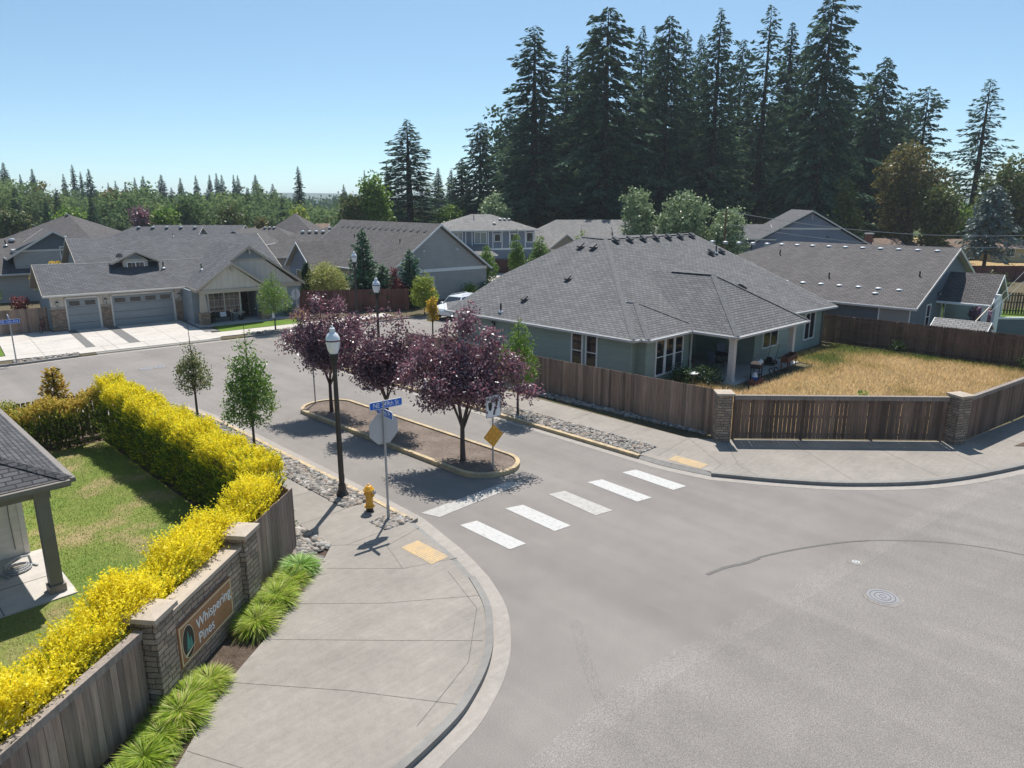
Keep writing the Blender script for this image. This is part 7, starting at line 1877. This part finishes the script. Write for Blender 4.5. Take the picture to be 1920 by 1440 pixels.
FIRK = {
    'a': (101, 30, 5.5, dict(base=0.02, n_whorl=52, per=8, dens=7.5, card=0.68, droop=0.35, power=0.60, ragged=0.42)),
    'b': (102, 30, 5.5, dict(base=0.02, n_whorl=48, per=8, dens=7.5, card=0.72, droop=0.55, power=0.45, ragged=0.5)),
    'c': (103, 30, 5.5, dict(base=0.02, n_whorl=54, per=8, dens=6.8, card=0.66, droop=0.25, power=0.70, ragged=0.38)),
    'sparse': (104, 26, 5.0, dict(base=0.12, n_whorl=36, per=7, dens=6.0, card=0.62, droop=0.2, power=0.6, ragged=0.55)),
    'thin': (105, 26, 3.0, dict(base=0.04, n_whorl=50, per=8, dens=4.6, card=0.6, droop=0.35, power=0.7, ragged=0.45)),
    'flat': (106, 24, 4.0, dict(base=0.2, n_whorl=30, per=7, dens=6.0, card=0.6, droop=0.25, power=0.35, ragged=0.55)),
    'small': (107, 16, 3.0, dict(base=0.03, n_whorl=44, per=8, dens=3.0, card=0.6, droop=0.3, power=0.75, ragged=0.32)),
}
BIG = [('c', 'symmetrical fir standing alone left of the two storey house', 770, 222, 66, 110), ('b', 'fir with drooping ragged limbs just left of the tall stand', 902, 228, 44, 112), ('thin', 'shorter slim fir left of the ragged limbed fir', 868, 296, 34, 116),
       ('a', 'broad fir at the left end of the tall stand', 1000, 46, 78, 106), ('thin', 'thin fir top between the first two broad firs', 1058, 84, 40, 120), ('thin', 'small fir top right of the thin one in the same gap', 1084, 108, 40, 122),
       ('b', 'widest fir of the stand behind the beige house', 1128, 12, 90, 104), ('c', 'fir partly hidden behind the widest one, right side', 1190, 46, 50, 114), ('b', 'dark fir left of the gap above the silvery bushes', 1236, 28, 56, 108), ('c', 'fir filling the gap above the silvery bushes', 1268, 52, 44, 118),
       ('c', 'straight sided fir above the middle silvery bush', 1325, 12, 62, 105), ('sparse', 'open fir right of the straight sided one', 1412, 6, 56, 110), ('thin', 'slim fir squeezed between the open fir and the massive one', 1452, 40, 46, 120),
       ('b', 'massive fir above the blue gable', 1518, -14, 72, 102), ('thin', 'low dark spire right of the massive fir', 1566, 158, 34, 126), ('sparse', 'left of the paired spires right of the massive fir', 1600, 132, 42, 116), ('b', 'right and taller of the paired spires', 1624, 106, 50, 112),
       ('flat', 'first of the flat topped pines behind the turning maple', 1660, 182, 24, 122), ('flat', 'second of the flat topped pines, in the middle', 1676, 172, 22, 124), ('flat', 'third and tallest flat topped pine, beside open sky', 1706, 162, 38, 116),
       ('c', 'narrow fir low at the left flank of the stand', 956, 196, 34, 124), ('thin', 'fir top just left of the widest fir', 1104, 44, 46, 126), ('a', 'fir behind the widest one, between it and the gap', 1214, 64, 50, 128), ('c', 'fir left of the straight sided one, set back', 1294, 62, 48, 126), ('a', 'fir between the straight sided and the open fir, set back', 1368, 72, 50, 126), ('c', 'fir just left of the massive fir, set back', 1482, 58, 48, 128), ('b', 'fir at the right shoulder of the massive fir', 1548, 126, 42, 122),
       ('sparse', 'lone open fir against the sky near the right edge', 1814, 146, 52, 118)]
for b in BIG: fir(*b)
for px, top, hw, d, lb in ((730, 304, 20, 150, 'small fir spire left of the lone symmetrical fir'), (824, 314, 26, 190, 'bluish far fir in the gap, left of two'), (848, 318, 28, 190, 'bluish far fir in the gap, right of two'), (648, 345, 16, 210, 'far fir spire left of the yellow green maple'), (688, 318, 12, 190, 'tiny spire above the yellow green maple')):
    fir('small', lb, px, top, hw, d, 'fir_far', 'far conifer spires')
FAR = [(-2, 300, 26), (24, 304, 26), (52, 326, 14), (76, 316, 20), (131, 325, 14), (150, 308, 16), (164, 321, 13), (180, 316, 24), (212, 342, 12), (226, 338, 12), (244, 340, 12), (263, 332, 15), (278, 329, 18), (312, 327, 24), (347, 333, 18), (376, 328, 16), (401, 327, 15), (414, 324, 16), (424, 327, 17), (446, 327, 15), (453, 328, 16), (486, 327, 22), (517, 344, 20), (566, 311, 20)]
WH = ['first', 'second', 'third', 'fourth', 'fifth', 'sixth', 'seventh', 'eighth', 'ninth', 'tenth', 'eleventh', 'twelfth', 'thirteenth', 'fourteenth', 'fifteenth', 'sixteenth', 'seventeenth', 'eighteenth', 'nineteenth', 'twentieth', 'twenty-first', 'twenty-second', 'twenty-third', 'last']
for k, (px, top, hw) in enumerate(FAR):
    fir('thin' if k in (5, 6, 23) else 'small', '%s conifer spire from the left edge along the far wooded skyline' % WH[k] if k < 23 else 'tall isolated conifer spire at the right end of the far wooded skyline', px, top, hw, 185 + (k * 37) % 50, 'fir_far', 'far conifer spires')
fir('small', 'dark pointed conifer low behind the far left hipped roof', 96, 368, 20, 122, 'fir', 'dark conifers behind the far roofs'); fir('small', 'dark pointed conifer behind the gap between the far hipped roofs', 180, 364, 22, 126, 'fir', 'dark conifers behind the far roofs')

def far_tree(label, px, top, hw, d, mat, seed, n=2600, leaf=0.55, squash=1.0, base=0.25):
    dep = R(14.3) - math.atan((720 - top) / 1340.0); H = 8.8 - d * math.tan(dep); r = hw * d / 1300.0
    rs = random.Random(seed)
    L = [(0, 0, H * 0.55, r * 0.75, r * 0.75, H * 0.42)]
    for k in range(8):
        a = rs.uniform(0, 6.28); z = rs.uniform(0.3, 0.85); q = math.sqrt(max(0.05, 1 - (z * 2 - 1.1) ** 2))
        L.append((math.cos(a) * r * 0.6 * q, math.sin(a) * r * 0.6 * q, H * z, r * 0.42, r * 0.42, H * 0.16))
    return broadleaf('broadleaf_tree', label, 'tree', dloc(px, d) + (0,), L, n, leaf, M[mat], seed, (H * base, 0.03 * H, H * 0.8, r * 0.5, 5), 'leafy trees behind the roofs', clump=12, cr=leaf * 0.9, asp=0.75, shell=0.75, up=0.5)
for k, (px, top, hw, d) in enumerate([(40, 344, 20, 150), (116, 352, 18, 156), (204, 368, 20, 148), (254, 356, 16, 160), (330, 350, 20, 158), (396, 352, 18, 155), (470, 350, 20, 160), (534, 366, 18, 156)]):
    fir('c', '%s dark full conifer in front of the far wood, counted from the left edge' % WH[k], px, top, hw, d, 'fir', 'dark conifers in front of the far wood')
far_tree('yellow green maple behind the plain gable roof', 708, 320, 30, 118, 'bright', 201, 4200, 0.5); far_tree('smaller yellow tinged tree left of the yellow green maple', 665, 362, 26, 116, 'maple', 202, 3000, 0.5)
far_tree('purple leaved round tree behind the far roofs', 272, 390, 20, 124, 'plum', 203, 2400, 0.5); far_tree('bright lime green tree on the skyline right of the tallest peaked roof', 562, 386, 17, 132, 'lime', 204, 2000, 0.5)
far_tree('pale green drooping tree right of the purple tree', 362, 366, 34, 128, 'wood_far', 205, 4200, 0.5); far_tree('rounded green tree left of the drooping one', 312, 388, 22, 122, 'bright', 206, 2600, 0.5)
far_tree('green tree behind the long roof near the dark gable', 440, 386, 26, 122, 'maple', 207, 2800, 0.5); far_tree('leafy tree at the far left edge behind the hipped roof', 28, 392, 34, 120, 'maple', 208, 3600, 0.5); far_tree('light green tree between the two dark pointed conifers', 140, 385, 30, 118, 'bright', 209, 3200, 0.5)
far_tree('tan leaved tree among the woods above the far vented roof', 232, 352, 36, 160, 'maple_tan', 210, 4000, 0.65)
far_tree('small rusty tree on the skyline near the tallest peaked roof', 492, 406, 10, 130, 'maple_tan', 211, 900, 0.45)
far_tree('silvery round tree left of three behind the corner house ridge', 1194, 350, 36, 92, 'silver_leaf', 212, 4600, 0.36); far_tree('silvery round tree, middle and largest of three behind the corner house', 1276, 354, 52, 90, 'silver_leaf', 213, 7000, 0.36); far_tree('silvery low tree right of three beside the utility pole', 1358, 388, 40, 88, 'silver_leaf', 214, 5000, 0.36)
far_tree('turning maple with brown crown below the flat topped pines', 1690, 258, 62, 118, 'maple_tan', 215, 9000, 0.5); far_tree('green bushy tree between the turning maple and the lone fir', 1752, 345, 40, 112, 'maple', 216, 5200, 0.45)
far_tree('big green maple at the right frame edge', 1900, 280, 66, 116, 'maple', 217, 9000, 0.5); far_tree('green tree behind the blue spruce at the right edge', 1862, 352, 40, 122, 'maple', 218, 5000, 0.5); far_tree('bright green low tree between the massive fir and the paired spires', 1580, 330, 24, 112, 'maple', 219, 3000, 0.45); far_tree('mixed green tree low behind the slate house right end', 1795, 380, 34, 120, 'bright', 220, 3600, 0.45)
far_tree('light green tree low between the ragged fir and the broad fir', 930, 360, 26, 112, 'silver_leaf', 221, 3000, 0.45); far_tree('light green tree in the gap left of the ragged limbed fir', 842, 385, 26, 130, 'bright', 222, 2600, 0.5)
bs = conifer('blue_spruce', 'blue grey spruce with dense crown and bare trunk near the right edge', dloc(1850, 98) + (0,), 230, 11.0, 4.0, 0.2, 34, 8, 3.0, 0.6, 'spruce', droop=0.3, power=0.5, ragged=0.25)
broadleaf('shrub', 'olive green shrub row at the foot of the blue spruce', 'shrub', dloc(1868, 70) + (0,), [(0, 0, 1.0, 1.6, 1.2, 1.0), (-1.5, 1.5, 0.9, 1.2, 1.0, 0.9)], 2600, 0.25, M['maple'], 231)

# the far wood that reads as one mass
def wood(name, lobes, n, leaf, mat, seed, tone=0.5, spread=0.42):
    """many crowns that read as one mass; every crown has its own tone"""
    rng = np.random.default_rng(seed); per = max(20, n // len(lobes)); A = []
    for l in lobes:
        sub = [l] + [(l[0] + rng.normal() * l[3] * 0.55, l[1] + rng.normal() * l[3] * 0.55, l[2] + abs(rng.normal()) * l[5] * 0.35, l[3] * 0.5, l[4] * 0.5, l[5] * 0.42) for _ in range(4)]
        P, d, ct = crown_pts(rng, sub, per, 12, leaf * 0.9, 0.9)
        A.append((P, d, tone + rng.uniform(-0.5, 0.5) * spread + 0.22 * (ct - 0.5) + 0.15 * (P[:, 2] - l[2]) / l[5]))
    P, d, t = [np.concatenate(q) for q in zip(*A)]
    k = P[:, 2] > 0; P, d, t = P[k], d[k], t[k]; m = len(P)
    o = cards(name, P, rvec(rng, m) + d * 0.4, rvec(rng, m) + d * 0.6 + [0, 0, 0.5], leaf * rng.uniform(0.7, 1.3, m), leaf * 0.75, t + rng.normal(size=m) * 0.10, M[mat])
    o["kind"] = "stuff"; return o
rs = random.Random(5); WL = []; WT2 = []
sky_l = [(-60, 335), (0, 335), (60, 345), (110, 352), (160, 360), (200, 362), (240, 355), (300, 362), (340, 372), (400, 362), (450, 362), (500, 362), (560, 378), (620, 382), (680, 384), (760, 390), (900, 400), (1100, 400), (1500, 400), (1990, 372)]
def sky_at(px):
    for (a, b), (c, d) in zip(sky_l, sky_l[1:]):
        if a <= px <= c: return b + (d - b) * (px - a) / (c - a)
    return 390
for k in range(300):
    px = rs.uniform(-60, 1990) if k < 200 else rs.uniform(-60, 760); d = rs.uniform(145, 240)
    top = sky_at(px) + rs.uniform(-4, 26); dep = R(14.3) - math.atan((720 - top) / 1340.0); H = max(5, 8.8 - d * math.tan(dep)); r = rs.uniform(3.5, 7.5)
    x, y = dloc(px, d); lob = (x, y, H * 0.5, r, r, H * 0.52)
    (WL if rs.random() < 0.93 else WT2).append(lob)
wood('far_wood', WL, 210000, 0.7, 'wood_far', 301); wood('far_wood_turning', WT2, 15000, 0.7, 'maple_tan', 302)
WB = []
for k in range(150):
    px = rs.uniform(-60, 950); d = rs.uniform(300, 480); x, y = dloc(px, d); H = 8.8 + d * math.tan(math.atan((720 - (372 + rs.uniform(0, 14))) / 1340.0) - R(14.3)); H = max(H, 6); WB.append((x, y, H * 0.5, 10, 10, H * 0.52))
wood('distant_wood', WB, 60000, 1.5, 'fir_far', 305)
WF = []
for k in range(110):
    px = rs.uniform(925, 1670); d = rs.uniform(138, 160); x, y = dloc(px, d); H = rs.uniform(14, 27); WF.append((x, y, H * 0.48, 2.4, 2.4, H * 0.55))
wood('fir_understorey', WF, 90000, 0.85, 'fir', 303)
UN = []
for k in range(26):
    px = rs.uniform(880, 1800); d = rs.uniform(122, 132); x, y = dloc(px, d); H = rs.uniform(3, 8); UN.append((x, y, H * 0.5, 2.2, 2.2, H * 0.5))
wood('underwood', UN, 16000, 0.55, 'maple', 304)
mb = MB()
hill = [(-700, 900), (-350, 980), (0, 1010), (350, 960), (800, 800), (1100, 300), (1150, -200)]
ln = smoothline([(p[0] * 2.2, p[1] * 2.2) for p in hill], 6)
n_ = len(ln)
for k in range(n_ - 1):
    a, b = ln[k], ln[k + 1]; ha = 26 + 12 * math.sin(k * 0.7); hb_ = 26 + 12 * math.sin((k + 1) * 0.7)
    mb.face([(a[0], a[1], -1), (b[0], b[1], -1), (b[0] * 1.1, b[1] * 1.1, hb_), (a[0] * 1.1, a[1] * 1.1, ha)]); mb.face([(a[0] * 1.1, a[1] * 1.1, ha), (b[0] * 1.1, b[1] * 1.1, hb_), (b[0] * 1.4, b[1] * 1.4, -1), (a[0] * 1.4, a[1] * 1.4, -1)])
struct('far_hills', mb, m_ground('wooded_hill', [(0.3, (0.05, 0.08, 0.06)), (0.7, (0.08, 0.11, 0.07))], 0.01, 0.2))

# ------------------------------------------------------------------ the air: thin even haze over everything
hz_ = bpy.data.materials.new('haze_air'); hz_.use_nodes = True
ht = hz_.node_tree; ht.nodes.clear()
ho = ht.nodes.new("ShaderNodeOutputMaterial"); hv = ht.nodes.new("ShaderNodeVolumePrincipled")
hv.inputs["Color"].default_value = (0.80, 0.90, 1.0, 1); hv.inputs["Density"].default_value = 0.00024; hv.inputs["Anisotropy"].default_value = 0.2
ht.links.new(hv.outputs[0], ho.inputs["Volume"])
mb = MB(); mb.box(-4600, 4600, -4600, 4600, -2.5, 75)
hzo = mb.build('haze', hz_); hzo["kind"] = "stuff"
